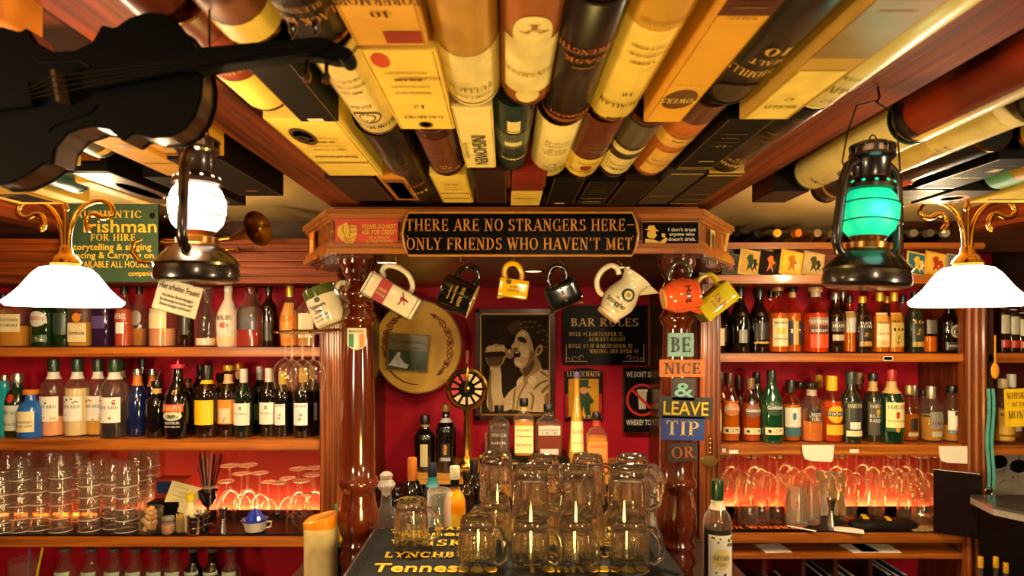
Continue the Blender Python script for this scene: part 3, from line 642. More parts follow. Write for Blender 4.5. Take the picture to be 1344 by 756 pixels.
# ship's telegraph in brass on its column
t = thing('ship_telegraph', 'small brass ship telegraph with a black and red dial on a flared pedestal', 'ship telegraph', W(613, 612, 2.78))
k = 2.78/850; zc = 102*k
B().lathe([(.045, 0), (.045, .008), (.03, .02), (.02, .05), (.016, .12), (.013, .22), (.018, zc-26*k)], 24).build('pedestal', BRASS, t, smooth=60)
RT = Matrix.Translation((0, 0, zc)) @ Matrix.Rotation(PI/2, 4, 'X')
B().lathe([(.05, -.035), (.075, -.03), (27*k, -.028), (27.5*k, .028), (25.5*k, .032), (23*k, .024), (22*k, .02)], 36, T=RT).build('drum_case', BRASS, t)
B().lathe([(0, .021), (22.5*k, .0215)], 36, T=RT, cap=False).build('dial', BLACKG, t)
dm = flat((0, -.0225, zc)); seg = []
for i in range(12):
    a = 2*PI*(i+.5)/12
    seg.append([(r*k*math.cos(a+da), r*k*math.sin(a+da)) for r, da in ((11, -.12), (20.5, -.17), (20.5, .17), (11, .12))])
poly(t, 'dial_print', dm, seg[:3]+seg[7:], M(0xb8a070, .5), .0005); poly(t, 'dial_red_print', dm, seg[3:7], M(0xa03028, .5), .0005)
b = B().tube([(-.004, -.03, zc-.015), (0, -.034, zc+.03), (.004, -.034, zc+26*k), (.003, -.02, zc+32*k)], .006, 8); b.build('pointer', BRASS, t)
B().lathe([(0, -.006), (.012, 0), (0, .006)], 16, T=Matrix.Translation((0, -.03, zc)) @ Matrix.Rotation(PI/2, 4, 'X')).build('hub', BRASS, t)
B().tube([(0, 0, zc+27*k), (.001, 0, zc+50*k)], [.005, .009], 10).build('handle', M(0x7c3c18, .35), t)
# flag crest on the left post
t, mp = plate('flag_crest', 'small Irish tricolour shield on the left turned post', 'crest', W(468, 445, 1.757), .052, .06, M(0xe8dcb0, .4), .003,
    shape=[(-.5, .5), (-.5, -.3), (-.3, -.42), (0, -.5), (.3, -.42), (.5, -.3), (.5, .5)])
for i, c in enumerate((0x2c8a4a, 0xf0e8d0, 0xe88a2c)):
    poly(t, 'stripe_print', mp, [[((-.021+.014*i), .014), ((-.021+.014*i), -.02-.004*(i > 0)), ((-.007+.014*i), -.02-.004*(i < 2)), ((-.007+.014*i), .014)]], M(c, .4))
letters(t, 'IRELAND', mp, 0, .018, .007, M(0x201810, .4), 'serif', width=.042)
# word plaques on the right post
def plaque(word, x0, y0, x1, y1, bgc, fc, label, font='serif', rot=0, art=None):
    k = 1.75/850; Y = 1.748
    t, mp = plate('word_plaque', label, 'plaque', W((x0+x1)/2, (y0+y1)/2, Y), (x1-x0)*k, (y1-y0)*k, M(bgc, .45, vary=.15), .006, rot=rot, group='painted word plaques on the right post', bev=.0015)
    h = (y1-y0)*.62*k
    letters(t, word, mp, 0, -h/2, h, M(fc, .45), font, width=(x1-x0)*.82*k, depth=.001)
plaque('BE', 877, 437, 911, 468, 0x8ab8b8, 0x30383a, 'pale blue plaque reading BE, topmost on the right post')
plaque('NICE', 866, 472, 926, 495, 0xd87820, 0x5a3a2c, 'orange plaque reading NICE on the right post', rot=.0)
plaque('&', 882, 496, 913, 526, 0x4a3838, 0x88d0d0, 'dark plaque with a pale blue ampersand on the right post', 'sans', rot=.05)
plaque('LEAVE', 864, 521, 936, 550, 0x2c2418, 0xe8c818, 'dark brown plaque reading LEAVE in yellow letters', 'sans', rot=.03)
plaque('TIP', 868, 546, 925, 578, 0x2444a0, 0xe0c898, 'blue plaque reading TIP in cream letters', 'serif', rot=.03)
plaque('OR', 877, 581, 916, 606, 0x3c2418, 0xc86820, 'brown plaque reading OR in orange letters, lowest on the right post', 'serif', rot=-.04)
t = thing('brass_tag', 'oval brass tag hanging on a chain beside the right fluted post', 'tag', W(931, 605, 2.326))
B().lathe([(0, .002), (.03, .0015), (.031, 0), (.03, -.0015), (0, -.002)], 24, T=Matrix.Rotation(PI/2, 4, 'X') @ Matrix.Diagonal((1, .62, 1, 1)), cap=False).build('disc', M(0x8a6c30, .35, .8), t)
b = B()
for i in range(9): b.tube([(.004*math.cos(a), .004*math.sin(a)*(i % 2), .024+i*.008+.005*math.sin(a)*1.0) for a in [j*PI/3 for j in range(6)]], .0012, 5, closed=True)
b.build('chain', BRASS, t)
# paper notes hanging over the shelf edge
for px, py, w, h, lab in ((1074, 595, 42, 22, 'white paper note hanging over the middle right shelf edge under the yellow labelled bottle'), (1253, 597, 42, 23, 'white paper note hanging at the right end of the middle shelf edge')):
    k = 2.33/850; t = thing('paper_note', lab, 'paper note', W(px, py, 2.335))
    B().prism([(u*w*k, v*h*k) for u, v in ((-.5, .5), (-.48, 0), (-.4, -.35), (-.2, -.47), (.42, -.5), (.46, -.3), (.5, .5))], 0, .0008, lambda u, v, d: Vector((u, d-.004*math.sin(6*u/(w*k)), v))).build('sheet', WHITE, t)

# ================================================================ whisky tubes and cartons fixed under the ceiling
HB = .305                              # their undersides, above eye height
def lrow(a, parent, mp, items, u0, vend):
    for s, dv, h, wd, c, f in items: pass
GRP = 'whisky tubes and cartons under the ceiling'
def tin(x, y0, y1, r, c, label, bands=(), text=(), rim=BRASS, rough=.35, metal=0, hb=HB, ends=True):
    """tube lying along y; bands (t0,t1,colour[,halfangle]) as fractions from the far end; text (word, metres from far end, h, w, colour)"""
    t = thing('whisky_tube', label, 'whisky tube', (x, (y0+y1)/2, CZ+hb+2*r), group=GRP)
    c = dk(c); ln = (y1-y0)/2; R = Matrix.Translation((0, 0, -r)) @ Matrix.Rotation(-PI/2, 4, 'X')
    B().lathe([(r*.97, -ln), (r, -ln+.002), (r, ln-.002), (r*.97, ln)], 28, T=R).build('tube', M(c, rough, metal, coat=.15, vary=.08), t)
    if ends:
        B().lathe([(r*1.02, ln-.006), (r*1.03, ln-.003), (r*1.02, ln+.001), (r*.9, ln+.001), (r*.88, ln-.002), (0, ln-.002)], 28, T=R, cap=False).build('end_cap', rim, t)
        B().lathe([(0, -ln+.002), (r*.88, -ln+.002), (r*.9, -ln-.001), (r*1.02, -ln-.001), (r*1.03, -ln+.003)], 28, T=R, cap=False).build('end_cap', rim, t)
    mp = tube_map(0, ln, -r, r)          # u across, v from the far end towards the room
    mq = lambda u, v, d=0: mp(u, v, d)
    for bd in bands:
        ha = bd[3] if len(bd) > 3 else 1.9
        if len(bd) > 4: patch(t, 'emblem_print', lambda u, v, d=0: mp(u, -v, d), -ha*r, ha*r, bd[0]*2*ln, bd[1]*2*ln, M(bd[2], .4), d=.0011, shape='e')
        else: patch(t, 'band_print', lambda u, v, d=0: mp(u, -v, d), -ha*r, ha*r, bd[0]*2*ln, bd[1]*2*ln, M(bd[2], .4, coat=.2), nu=14, d=.0006)
    light = (c >> 16 & 255) > 0x80; fc = M(0x94661c if light else 0x7c5420, .5)
    if ends and ln > .12:
        for q, (hh, fw) in enumerate(((.004, .8), (.0028, 1.2), (.003, 1.1))):
            fineprint(t, mp, 0, -(ln*1.15+q*.02)-hh, r*fw, hh, fc, .0018)
    for s, dv, h, wd, c2, *f in text:
        letters(t, s, lambda u, v, d=0: mp(u, v, d), 0, -dv-h, h, M(c2, .4), f[0] if f else 'serif', width=wd, d=.0018)
    return t
def dk(c):
    r, g, b_ = c >> 16 & 255, c >> 8 & 255, c & 255
    if max(r, g, b_) > 0x50: return c
    k = .45 if max(r, g, b_) < 0x30 else .7
    return (int(r*k) << 16)+(int(g*k) << 8)+int(b_*k)
def carton(x0, x1, y0, y1, c, label, prints=(), text=(), h=.075, hb=HB, side=None, upright=(), cat='carton', endc=None):
    t = thing('whisky_carton', label, cat, ((x0+x1)/2, (y0+y1)/2, CZ+hb+h), group=GRP)
    w, l = (x1-x0)/2, (y1-y0)/2; c = dk(c)
    B().box(-w, w, -l, l, -h, 0).build('carton', M(c, .6, vary=.06), t, bev=.0012)
    mp = lambda u, v, d=0: Vector((-u, l-v, -h-d))       # read from below, upside down, v from the far end
    if endc: patch(t, 'end_flap', flat((0, -l, -h/2)), -w+.001, w-.001, -h/2+.001, h/2-.001, M(endc, .4))
    for u0, u1, v0, v1, cc, *sh in prints:
        if sh: patch(t, 'emblem_print', mp, u0*w, u1*w, v0*2*l, v1*2*l, M(cc, .4), shape='e')
        else: patch(t, 'panel_print', mp, u0*w, u1*w, v0*2*l, v1*2*l, M(cc, .4))
    m2 = lambda u, v, d=0: mp(u, -v, d)
    for s, u, dv, hh, wd, cc, *f in text: letters(t, s, m2, u, -dv-hh, hh, M(cc, .4), f[0] if f else 'serif', width=wd)
    light = (c >> 16 & 255) > 0x80; fc = M(0x94661c if light else 0x6c5020, .5); m0 = m2
    for e in (-.93, .93): patch(t, 'edge_line', mp, e*w-.0006, e*w+.0006, .004, 2*l-.004, fc, d=.0006)
    if l > .1 and text:
        for q, (hh, fw) in enumerate(((.003, 1.1), (.0025, 1.2), (.005, .8), (.0025, 1.2))):
            fineprint(t, m2, 0, -(l*1.08+q*.022)-hh, w*fw, hh, fc)
    for s, u, dv, hh, wd, cc in upright: letters(t, s, lambda a, b, d=0: mp(-b, 2*dv-a, d), dv, u, hh, M(cc, .4), 'sans', width=wd)
    return t
BK = 0x14100c; RB = 0x5c1c10; YC = 0xecc658; PC = 0xe8cf88; GD = 0xc89a3c; INK = 0x3a2410
R = .037
# --- middle bay, three rows from the photographer to the canopy, column by column from the left
tin(-.35, .40, .645, R, 0xc87830, 'orange tube with a dark end near the violin neck', [(0, .2, 0x8a3c20)])
tin(-.335, .65, .91, R, 0x7c2c1c, 'reddish brown tube with a yellow foot right behind the violin neck', [(0, .42, YC, 1.2), (.55, .8, 0x9a3c20)], [('BUSHMILLS', .13, .012, .07, 0xd89858)])
tin(-.276, .44, .70, R, 0x7a4426, 'brown tube with yellow band near the violin scroll', [(0, .18, YC)], [])
carton(-.296, -.241, .72, .935, 0x2c261c, 'dark olive carton with a white barcode behind the violin scroll', [(-.3, .5, .02, .08, 0xd8d0b8)], [], hb=HB-.008)
carton(-.355, -.248, .945, 1.30, YC, 'yellow carton with a black round emblem at its upper corner', [(.05, .75, .62, .88, 0x3a2408, 1), (.14, .66, .66, .84, YC, 1), (-.9, .9, .28, .31, 0xa87c20)],
       [('Dalwhinnie', -.0, .14, .014, .075, INK, 'sans'), ('15', -.02, .19, .01, .01, INK), ('8', .025, .243, .03, .02, 0x3a2408, 'sans')])
carton(-.262, -.205, 1.31, 1.55, 0xc8842c, 'orange carton with brown line drawings of a gateway', [(-.8, .8, .05, .9, 0x8a4c1c), (-.6, .6, .1, .8, 0xd89438), (-.3, .3, .2, .7, 0x8a4c1c), (-.15, .15, .25, .6, 0xd89438)])
carton(-.37, -.27, 1.32, 1.56, 0x40180e, 'dark red-brown carton at the left end of the bay, farthest row')
tin(-.201, .36, .70, R, BK, 'black tube with gold lettering beside the violin scroll', [], [('BLACK BUSH', .05, .014, .085, 0xc07c30), ('BLENDED', .075, .01, .05, 0xa06828)])
tin(-.201, .715, 1.02, R, PC, 'pale yellow tube with a grey metal collar and oval emblem', [(.18, .34, 0x5a4420, .55, 1), (.2, .32, PC, .48, 1), (.9, .93, 0x6c6a50)], [('BOWMORE', .03, .012, .07, INK), ('ISLAY', .12, .009, .03, INK)], rim=STEEL)
tin(-.206, 1.03, 1.58, R+.002, 0x2c120c, 'glossy dark tube with 1608 in gold near the left of the motto board', [(.3, .34, 0x6c3020, .8)], [('1608', .10, .022, .062, 0xe8b83c), ('400th', .30, .009, .04, 0x985028)], rim=IRON)
carton(-.162, -.084, .36, .70, 0xd89c3c, 'amber carton with a red seal, nearest of the tenth year pair', [(-.9, .1, .02, .1, 0x9c3020)], [('TOBERMORY', 0, .09, .016, .09, 0x3a1808), ('10', 0, .066, .012, .02, 0x3a1808), ('SINGLE MALT', 0, .13, .008, .06, 0x7a4818)])
t = carton(-.162, -.078, .71, .995, YC, 'yellow carton marked 12 with a stag emblem', [(-.25, .25, .03, .13, 0x6c4410, 1), (-.17, .17, .05, .12, YC, 1), (.3, .8, .83, .97, 0xd04c20, 1)],
       [('DALMORE', 0, .055, .010, .06, INK), ('12', 0, .098, .012, .017, INK), ('HIGHLAND', -.015, .20, .008, .05, 0x9c6c28)])
tin(-.118, 1.01, 1.30, R, 0x4a1c10, 'dark red-brown tube with gold lettering between two yellow cartons', [(.15, .85, 0x5c2412, .8)], [('BUSHMILLS', .035, .012, .06, 0xe0a050), ('MALT', .058, .01, .03, 0xe0a050), ('10', .076, .01, .015, 0xe0a050), ('TRIPLE', .15, .007, .035, 0xa86838)])
carton(-.155, -.08, 1.31, 1.60, YC, 'plain yellow carton with a thin dark line, farthest row', [(-.9, .9, .38, .4, 0x8a5c18)], [('Glenmorangie', 0, .05, .01, .06, INK, 'sans')], hb=HB+.004)
tin(-.045, .36, .888, R, 0xb8863c, 'pale gold tube with a dark pointed upper print, left of the copper tube', [(.6, 1, 0x4a2410), (.02, .3, PC)], [('TULLICH', .05, .014, .06, 0x8a6418), ('LOWLAND', .03, .006, .05, 0x8a6418)], rim=PC and M(PC, .4))
carton(-.076, -.019, .895, 1.235, PC, 'pale yellow carton with tall dark green lettering reading along its length', [], [], upright=[('INISHOWEN', -.008, .12, .024, .18, 0x22281c), ('IRISH WHISKEY', -.024, .12, .008, .1, 0xa08830)])
carton(-.068, .002, 1.25, 1.58, 0x40140c, 'dark maroon carton in the farthest row, left of the red and yellow one', hb=HB-.002)
tin(.028, .36, .885, R-.002, 0x9a5424, 'copper tube with stepped pale labels numbered 10', [(.08, .36, PC, .95), (.02, .1, PC, .45, 1), (.3, .48, PC, .62, 1), (.74, .84, PC, .7, 1)], [('GLEN GARIOCH', .1, .012, .06, 0x9a6c20), ('10', .4, .02, .024, 0x9a6020), ('Y', .215, .02, .03, 0x9a6020)])
tin(.012, .895, 1.255, .029, 0x0c3c3c, 'dark teal narrow tube with silver lettering', [(.66, .82, PC, .35), (.42, .64, 0x4c5c50, 1.3), (.46, .52, PC, .5)], [('ORMOR', .08, .012, .045, 0xd8c88c, 'sans')], rim=M(0x0c2c2c, .3, .5))
carton(.012, .082, 1.262, 1.60, 0x7c1c10, 'red carton with a yellow printed foot, farthest row', [(-1, 1, 0, .5, YC)], [('GLENMORANGIE', 0, .08, .01, .058, 0x7c3c10), ('TEN', 0, .11, .008, .02, 0x7c3c10)], hb=HB-.002)
tin(.092, .30, .60, R+.002, PC, 'pale topped tube at the top edge beside the glossy dark tube', [(.0, .12, 0x2c180c)], rim=BRASS)
tin(.09, .61, .965, R+.001, 0x2c0c08, 'glossy black-brown tube with copper lettering in mid bay', [(.0, .05, 0x8a3c14)], [('REDBREAST', .03, .01, .06, 0xc86c20), ('CASK', .22, .012, .05, 0xb86020), ('STRENGTH', .245, .012, .07, 0xb86020)], rim=IRON)
tin(.086, .975, 1.305, R+.001, PC, 'pale yellow tube with fine gold lettering above the motto board middle', [(.0, .04, YC)], [('KNAPPOGUE', .045, .013, .062, INK), ('CASTLE', .07, .009, .035, INK), ('12', .09, .008, .015, INK), ('IRISH', .16, .006, .04, 0x9c7830), ('SINGLE MALT', .175, .006, .05, 0x9c7830)], rim=BRASS)
carton(.098, .165, 1.315, 1.60, 0x101010, 'black carton with a gold foot in the farthest row', [(-.4, .4, .02, .08, YC, 1)])
tin(.165, .28, .585, R, 0xb08030, 'brown-gold tube end at the top edge right of the pale topped one', [(0, .15, 0x5c3a14)])
tin(.158, .595, .955, R, YC, 'golden yellow tube numbered 18 with a small castle crest', [(.8, 1, 0xc89028), (.01, .04, 0x5a3010, .3)], [('MACALLAN', .06, .014, .065, 0x4a2c10), ('18', .105, .01, .015, 0x4a2c10), ('HIGHLAND', .3, .01, .05, 0xa87c28)])
tin(.153, .965, 1.33, R, 0x54200e, 'dark red-brown tube with a yellow oval label and gold rings', [(.08, .42, YC, 1.1), (.2, .3, 0x8a3014, .3, 1)], [('JAMESON', .055, .014, .062, 0x4c1c0c), ('18', .024, .01, .014, YC), ('LIMITED', .12, .007, .04, 0x4c1c0c)])
carton(.172, .238, 1.34, 1.60, 0x1c1410, 'dark carton with an oval silver badge, farthest row right of centre', [(-.7, .7, .1, .22, 0xa88c58, 1), (-.6, .6, .12, .2, 0x2c1c10, 1)], [('GLENDRONACH', 0, .09, .008, .055, GD)], hb=HB-.003)
carton(.203, .258, .36, .955, 0xd8982c, 'wide amber carton with a dark oval badge, right of the tube numbered 18', [(-.8, .8, .1, .22, 0x5c3810, 1), (-.95, .95, .55, 1, 0x4c1c10), (-.7, .5, .6, .75, 0x8c2414)], [('POWERS', 0, .085, .018, .05, YC), ('GOLD LABEL', 0, .14, .007, .04, YC)], hb=HB-.002)
tin(.218, .97, 1.31, .034, 0x3c2c18, 'small brown tube with two white label bands', [(.08, .4, PC, 1.1), (.5, .58, PC, 1.1), (.62, .95, 0x4c4434, 1.3)], [('TEELING', .06, .012, .05, INK), ('SMALL BATCH', .09, .007, .045, INK)], rim=BRASS)
carton(.245, .315, 1.33, 1.60, 0x30180c, 'dark brown carton with faint print, farthest row above the drinker sign', hb=HB-.004)
tin(.3, .34, .885, R+.004, 0x100e0c, 'large black tube with gold framed lettering at top right of the bay', [(.02, .13, 0x302414, .75, 1)], [('BUSHMILLS', .1, .018, .075, GD), ('MALT', .135, .013, .04, GD), ('10', .16, .02, .03, GD), ('SINGLE', .3, .014, .06, 0x8a6420), ('AGED TEN YEARS', .36, .008, .07, 0x8a6420)], rim=IRON)
tin(.288, .895, 1.30, R, 0xb05c24, 'orange-brown tube with a cream shield label', [(.06, .42, 0xe0a848, .75), (.5, .62, 0xe0a848), (.8, 1, 0x4c2414)], [('GLENDALOUGH', .08, .011, .055, 0x7c3c14), ('DOUBLE BARREL', .11, .006, .045, 0x7c3c14)])
carton(.335, .405, .34, .93, 0xb88c38, 'gold carton with a pale numbered end panel', [(-.8, .8, .01, .3, YC), (-.9, .9, .36, 1, 0x8c6828)], [('MACALLAN', 0, .05, .012, .045, INK), ('12', 0, .08, .01, .012, INK)], hb=HB-.006, endc=YC)
carton(.325, .395, .945, 1.25, 0x18160f, 'black carton with small silver print beside the shield tube', [(-.6, .2, .2, .22, 0xa89858), (-.9, .9, .02, .03, GD), (-.9, .9, .06, .07, GD)], [('12', 0, .16, .012, .018, 0xa89858)])
carton(.32, .39, 1.26, 1.58, 0x4c3c28, 'grey-brown satin carton, farthest row', [(-.9, .9, .97, .99, GD)], [('GLENFIDDICH', 0, .1, .011, .055, 0xa89058)], hb=HB-.004, endc=0x2a2620)
tin(.432, .34, .90, R, PC, 'long pale cream tube along the right beam', [(.86, 1, 0x3c2818)], [('GLENLIVET', .06, .016, .068, 0x6c4c18), ('FOUNDERS', .1, .008, .045, 0x8c6c28), ('1824', .025, .01, .03, 0x8c6c28)], rim=M(PC, .4))
tin(.432, .91, 1.27, R, 0x1a201a, 'dark green-black tube with yellow lettering along the right beam', [], [('LAPHROAIG', .045, .014, .068, YC), ('QUARTER', .075, .009, .05, GD), ('CASK', .09, .008, .03, GD), ('C', .31, .016, .016, 0x6c6048, 'sans')], rim=IRON)
carton(.402, .474, 1.285, 1.60, 0x3c2c10, 'dark gold-edged carton with a shiny gold end by the right beam', [(-.95, .95, .95, .98, GD), (-.95, .95, .02, .04, GD)], [('REDBREAST', 0, .06, .01, .05, GD), ('SINGLE POT STILL', 0, .12, .008, .055, GD)], endc=0xc89c3c)
# --- left of the left beam
carton(-.62, -.5, .46, .70, 0xd88830, 'orange carton at the top left corner behind the violin', endc=0xe8a848)
carton(-.60, -.5, .82, 1.15, 0xe0a030, 'amber carton with black lettering above the lit lantern', [(-.9, .9, .02, .06, 0x8a5818)], [('HONEY', .0, .05, .014, .06, INK, 'sans')], endc=0x3a200e)
carton(-.615, -.515, 1.17, 1.50, 0x28120c, 'dark maroon carton with a small red emblem behind the lit lantern', [(-.3, .3, .15, .2, 0xa03020, 1)], hb=HB)
carton(-.68, -.612, .82, 1.30, 0xe8a428, 'long narrow amber carton left of the lit lantern', [(-.5, .1, .42, .46, 0x8a5818), (-.8, .8, .2, .21, 0xa86c18)])
tin(-.725, .82, 1.16, R, 0x5c5c44, 'grey-green tube with a yellow ring behind the violin', [(.03, .08, YC), (.5, 1, 0xc89a28, .8)], rim=IRON)
carton(-.735, -.65, 1.31, 1.62, 0x1a0e0a, 'black carton in the left ceiling bay above the green sign')
carton(-.86, -.775, 1.26, 1.60, 0x1c100c, 'black carton with an orange barcode on its end', [(-.9, .9, .02, .95, 0x5c2814), (-.5, .5, .2, .7, 0x8c3c1c, 1)], endc=0x100c0a)
bo = [o for o in bpy.data.objects if o.name.startswith('whisky_carton') and o.get('label', '').startswith('black carton with an orange barcode')][0]
b = B()
for i in range(14): b.box(-.026+i*.004, -.026+i*.004+(.0022 if i % 3 else .003), -.1722, -.171, -.055, -.03)
o = b.build('barcode_print', M(0xd87c3c, .5), bo, smooth=0); o['kind'] = 'stuff'
carton(-.9, -.8, .95, 1.22, YC, 'yellow carton left of the barcode carton', [(-.8, .8, .3, .33, INK)])
tin(-.975, 1.20, 1.47, .034, 0x1c6478, 'teal blue tube behind the left pendant rod', rim=M(0x1c5468, .4))
carton(-1.09, -.99, .98, 1.3, 0x6c2014, 'red-brown carton at the far left edge above the pendant', endc=0x8c3018)
carton(-1.07, -1.015, 1.33, 1.58, YC, 'yellow carton just beyond the teal tube', [(-.8, .8, .1, .12, INK)])
carton(-.905, -.87, 1.36, 1.60, 0xe0b040, 'yellow carton with faint script above the green sign', [(-.7, .7, .5, .52, 0x8a6418)])
carton(-1.2, -1.09, 1.3, 1.6, 0xd8a434, 'amber carton with black label print at the far left', [(-.9, .5, .1, .4, 0x1c140c)], [('THE', 0, .1, .02, .04, GD)])
# --- right of the right beam
tin(.675, .42, 1.06, R+.004, 0x8c2c14, 'long red tube with a yellow lower side and black ring, right of the beam', [(0, 1, YC, .35), (.0, .04, BK)], [], rim=IRON)
tin(.675, 1.075, 1.43, R+.003, PC, 'pale yellow tube with a dark oval crest, above the green lantern', [(.36, .5, 0x5a4818, .45, 1), (.38, .48, PC, .36, 1)], [('LAPHROAIG', .05, .014, .07, INK), ('SELECT', .08, .008, .035, INK)], rim=M(0x1c3830, .3, .4))
tin(.77, .98, 1.38, R, PC, 'pale yellow tube with fine print, second from the right beam', [(.35, .6, 0xd8bc68)], [('AUCHENTOSHAN', .05, .011, .065, INK), ('THREE WOOD', .09, .009, .05, INK)], rim=M(PC, .4))
tin(.80, .60, .97, R, 0xc8b078, 'faded cream tube with a dark near end at the right edge', [(0, .12, BK)], rim=IRON)
tin(.84, 1.12, 1.5, R-.002, 0x241c14, 'black tube with faint gold print beside the pale one', [(.2, .24, GD)], [('STRANAHAN', .08, .01, .06, GD)], rim=BRASS)
tin(.93, .82, 1.13, R, 0x4c4438, 'shiny gunmetal tube near the right edge', [(.0, .08, GD)], metal=.7, rough=.2)
tin(.78, 1.4, 1.58, R, 0x16130e, 'short black tube with gold print behind the green lantern', [(.3, .36, GD)], [('GLENFARCLAS', .06, .012, .06, GD)], rim=IRON)
carton(.6, .68, 1.45, 1.58, 0x4c1c0c, 'red-brown carton against the right beam, farthest', endc=0x140c08)
carton(.88, .98, 1.44, 1.58, 0x1c1a14, 'black carton with gold edge lines over the right shelving', [(-.9, .9, .1, .13, GD), (-.9, .9, .5, .52, GD)], [('CONNEMARA', 0, .14, .012, .07, GD)])
carton(.89, .98, 1.17, 1.42, 0x18140f, 'black carton with gold stag print right of the green lantern', [(-.95, .95, .02, .05, GD), (.85, .95, .02, .98, GD), (-.5, -.1, .6, .7, YC)], [('DALMORE', 0, .1, .012, .06, GD)])
t, mp = plate('hexagon_badge', 'small red and yellow hexagonal badge marked 80 near the green lantern', 'badge', (.848, 1.36, CZ+.315), .06, .045, M(0xc83c18, .4), .004, shape=[(-.5, .1), (-.3, .5), (.1, .45), (.5, .3), (.1, -.3), (-.4, -.5)])
letters(t, '80', mp, -.002, -.01, .02, YEL and M(0xf0d040, .4), 'sans', width=.03)
carton(.97, 1.12, 1.02, 1.2, 0xb02c14, 'bright red carton above the right pendant', [(-.9, .9, .2, .8, 0xd8642c), (-.5, .5, .3, .7, 0x28180c, 1)], endc=0xa82a14)
carton(1.0, 1.1, 1.44, 1.6, 0x2c2418, 'brown-black carton with orange swirl over the right shelving', [(-.7, .7, .2, .7, 0xd8742c, 1), (-.5, .5, .3, .6, 0x2c2418, 1)])
tin(1.08, 1.22, 1.42, .032, 0xd8a83c, 'short tube with a mint green tip near the right pendant rod', [(.0, .35, 0x7cc89c)], rim=M(0x7cc89c, .4))
carton(1.13, 1.27, 1.22, 1.58, YC, 'yellow printed carton at the right edge over the pendant', [(-.8, .8, .1, .12, INK), (-.6, .4, .3, .5, 0xd8a030)], endc=YC)
carton(1.115, 1.2, 1.0, 1.2, 0x18130d, 'flat dark carton by the cream ceiling at the right', [(-.8, .8, .4, .45, GD)])
# long dark carrying slats so the side-bay boxes hang from something real
for n, (x0, x1) in enumerate(((-1.25, -.495), (.59, 1.35)), 7):
    b = struct('trim_%d' % n, B().box(x0, x1, .40, 1.60, CZ+HB+.073, 2.02), M(0x6c3a1c, .5, kind='woody', c2=0x40200e, scale=26))

# ================================================================ jugs on the canopy hooks
def jug(px, py, Y, H, Wd, beta, body, side, label, shape='round', accent=None, spout=True, cat='jug', hs=1, yaw=0, prof=None, foot=None, inner=None):
    t = thing('water_jug', label, cat, W(px, py, Y), (0, math.radians(beta), 0), 'pub jugs hanging under the canopy')
    t.rotation_euler = (Matrix.Rotation(math.radians(beta), 3, 'Y') @ Matrix.Rotation(math.radians(yaw), 3, 'Z')).to_euler()
    m = M(body, .12, coat=.9, vary=.04); r = Wd/2; h = H/2
    pr = prof or [(.9, 0), (.98, .03), (1, .12), (1, .8), (.97, .95), (1.0, 1.0)]
    e = 2 if shape == 'round' else 7
    out = [(a*r, -h+z*H) for a, z in pr]; inn = [((a*r)-.004, -h+z*H) for a, z in pr[::-1]]
    inn = [(max(a, .002), max(z, -h+.006)) for a, z in inn]
    b = B().lathe([(0, -h)]+out+[(out[-1][0]-.004, h)]+inn[1:]+[(0, -h+.006)], 36, e, cap=False, ex=1 if shape == 'round' else .78)
    # rotate box jugs so flats face the room
    T45 = None
    b.build('body', m, t, smooth=40, bev=0)
    ex = 1 if shape == 'round' else .78
    if spout:
        s = -side; c = r*ex*s
        B().add([(c*.8, -.018, h*.55), (c*.8, .018, h*.55), (c*1.32, 0, h*1.05), (c*.9, -.022, h*1.0), (c*.9, .022, h*1.0), (c*.95, 0, h*.35)],
                [(0, 5, 2, 3), (1, 4, 2, 5), (0, 3, 4, 1), (0, 1, 5), (3, 2, 4)]).build('spout', m, t, bev=.002, smooth=60)
    x0 = r*ex*side*.97; q = side
    pts = [(x0, 0, h*.62), (x0+q*.014, 0, h*.78), (x0+q*.032, 0, h*.72), (x0+q*.042, 0, h*.35), (x0+q*.038, 0, -h*.1), (x0+q*.018, 0, -h*.42), (x0, 0, -h*.45)]
    b = B().tube(spline(pts, False), .0075, 10); b.build('handle', M(accent or body, .12, coat=.9, vary=.04), t, smooth=60)
    pf = [(a*r, -h+z*H) for a, z in pr]
    def rf(v):
        for (r0, z0), (r1, z1) in zip(pf, pf[1:]):
            if z0 <= v <= z1: return r0+(r1-r0)*(v-z0)/max(z1-z0, 1e-6)
        return r
    if shape == 'round': mp = drum_map(rf)
    else: mp = flat((0, -r*1.0-.0002, 0))
    if foot: B().lathe([(r*pr[0][0]*.96, -h-.004), (r*pr[0][0], -h+.001), (0, -h+.001)], 30, e, ex=ex).build('foot', M(foot, .4), t)
    return t, mp, r, h
def onj(t, mp, s, u, v, h, w, c, rot=0, font='sans'): return letters(t, s, mp, u, v, h, M(c, .35), font, width=w, rot=math.radians(rot))
cj = 0xe4d8bc
t, mp, r, h = jug(427, 401, 1.80, .105, .092, -22, cj, 1, 'cream crock jug with an olive green glazed top, beside the left post', spout=False, foot=0xc8b48c)
B().lathe([(r*1.01, h*.5), (r*1.015, h*.75), (r*1.01, h*1.01), (r*.9, h*1.02)], 32, cap=False).build('glazed_top', M(0x4c5a1c, .15, coat=.8), t)
patch(t, 'crest_print', mp, -.012, .004, .01, .024, M(0x3a3020, .4), nu=3, shape='e')
for s, v, hh, w in (('Tullamore', -.004, .011, .05), ('Dew', -.018, .011, .024), ('IRISH WHISKEY', -.03, .005, .045), ('Finest Old Blend', -.04, .004, .04)): onj(t, mp, s, -.012, v, hh, w, 0x1c1810)
t, mp, r, h = jug(516, 389, 1.72, .150, .082, -60, cj, 1, 'cream rectangular jug with a slanting red label band', shape='box')
poly(t, 'label_print', mp, [[(-.030, .008), (.030, .008), (.030, .040), (-.030, .040)]], M(0xa8241c, .35)); b = B()
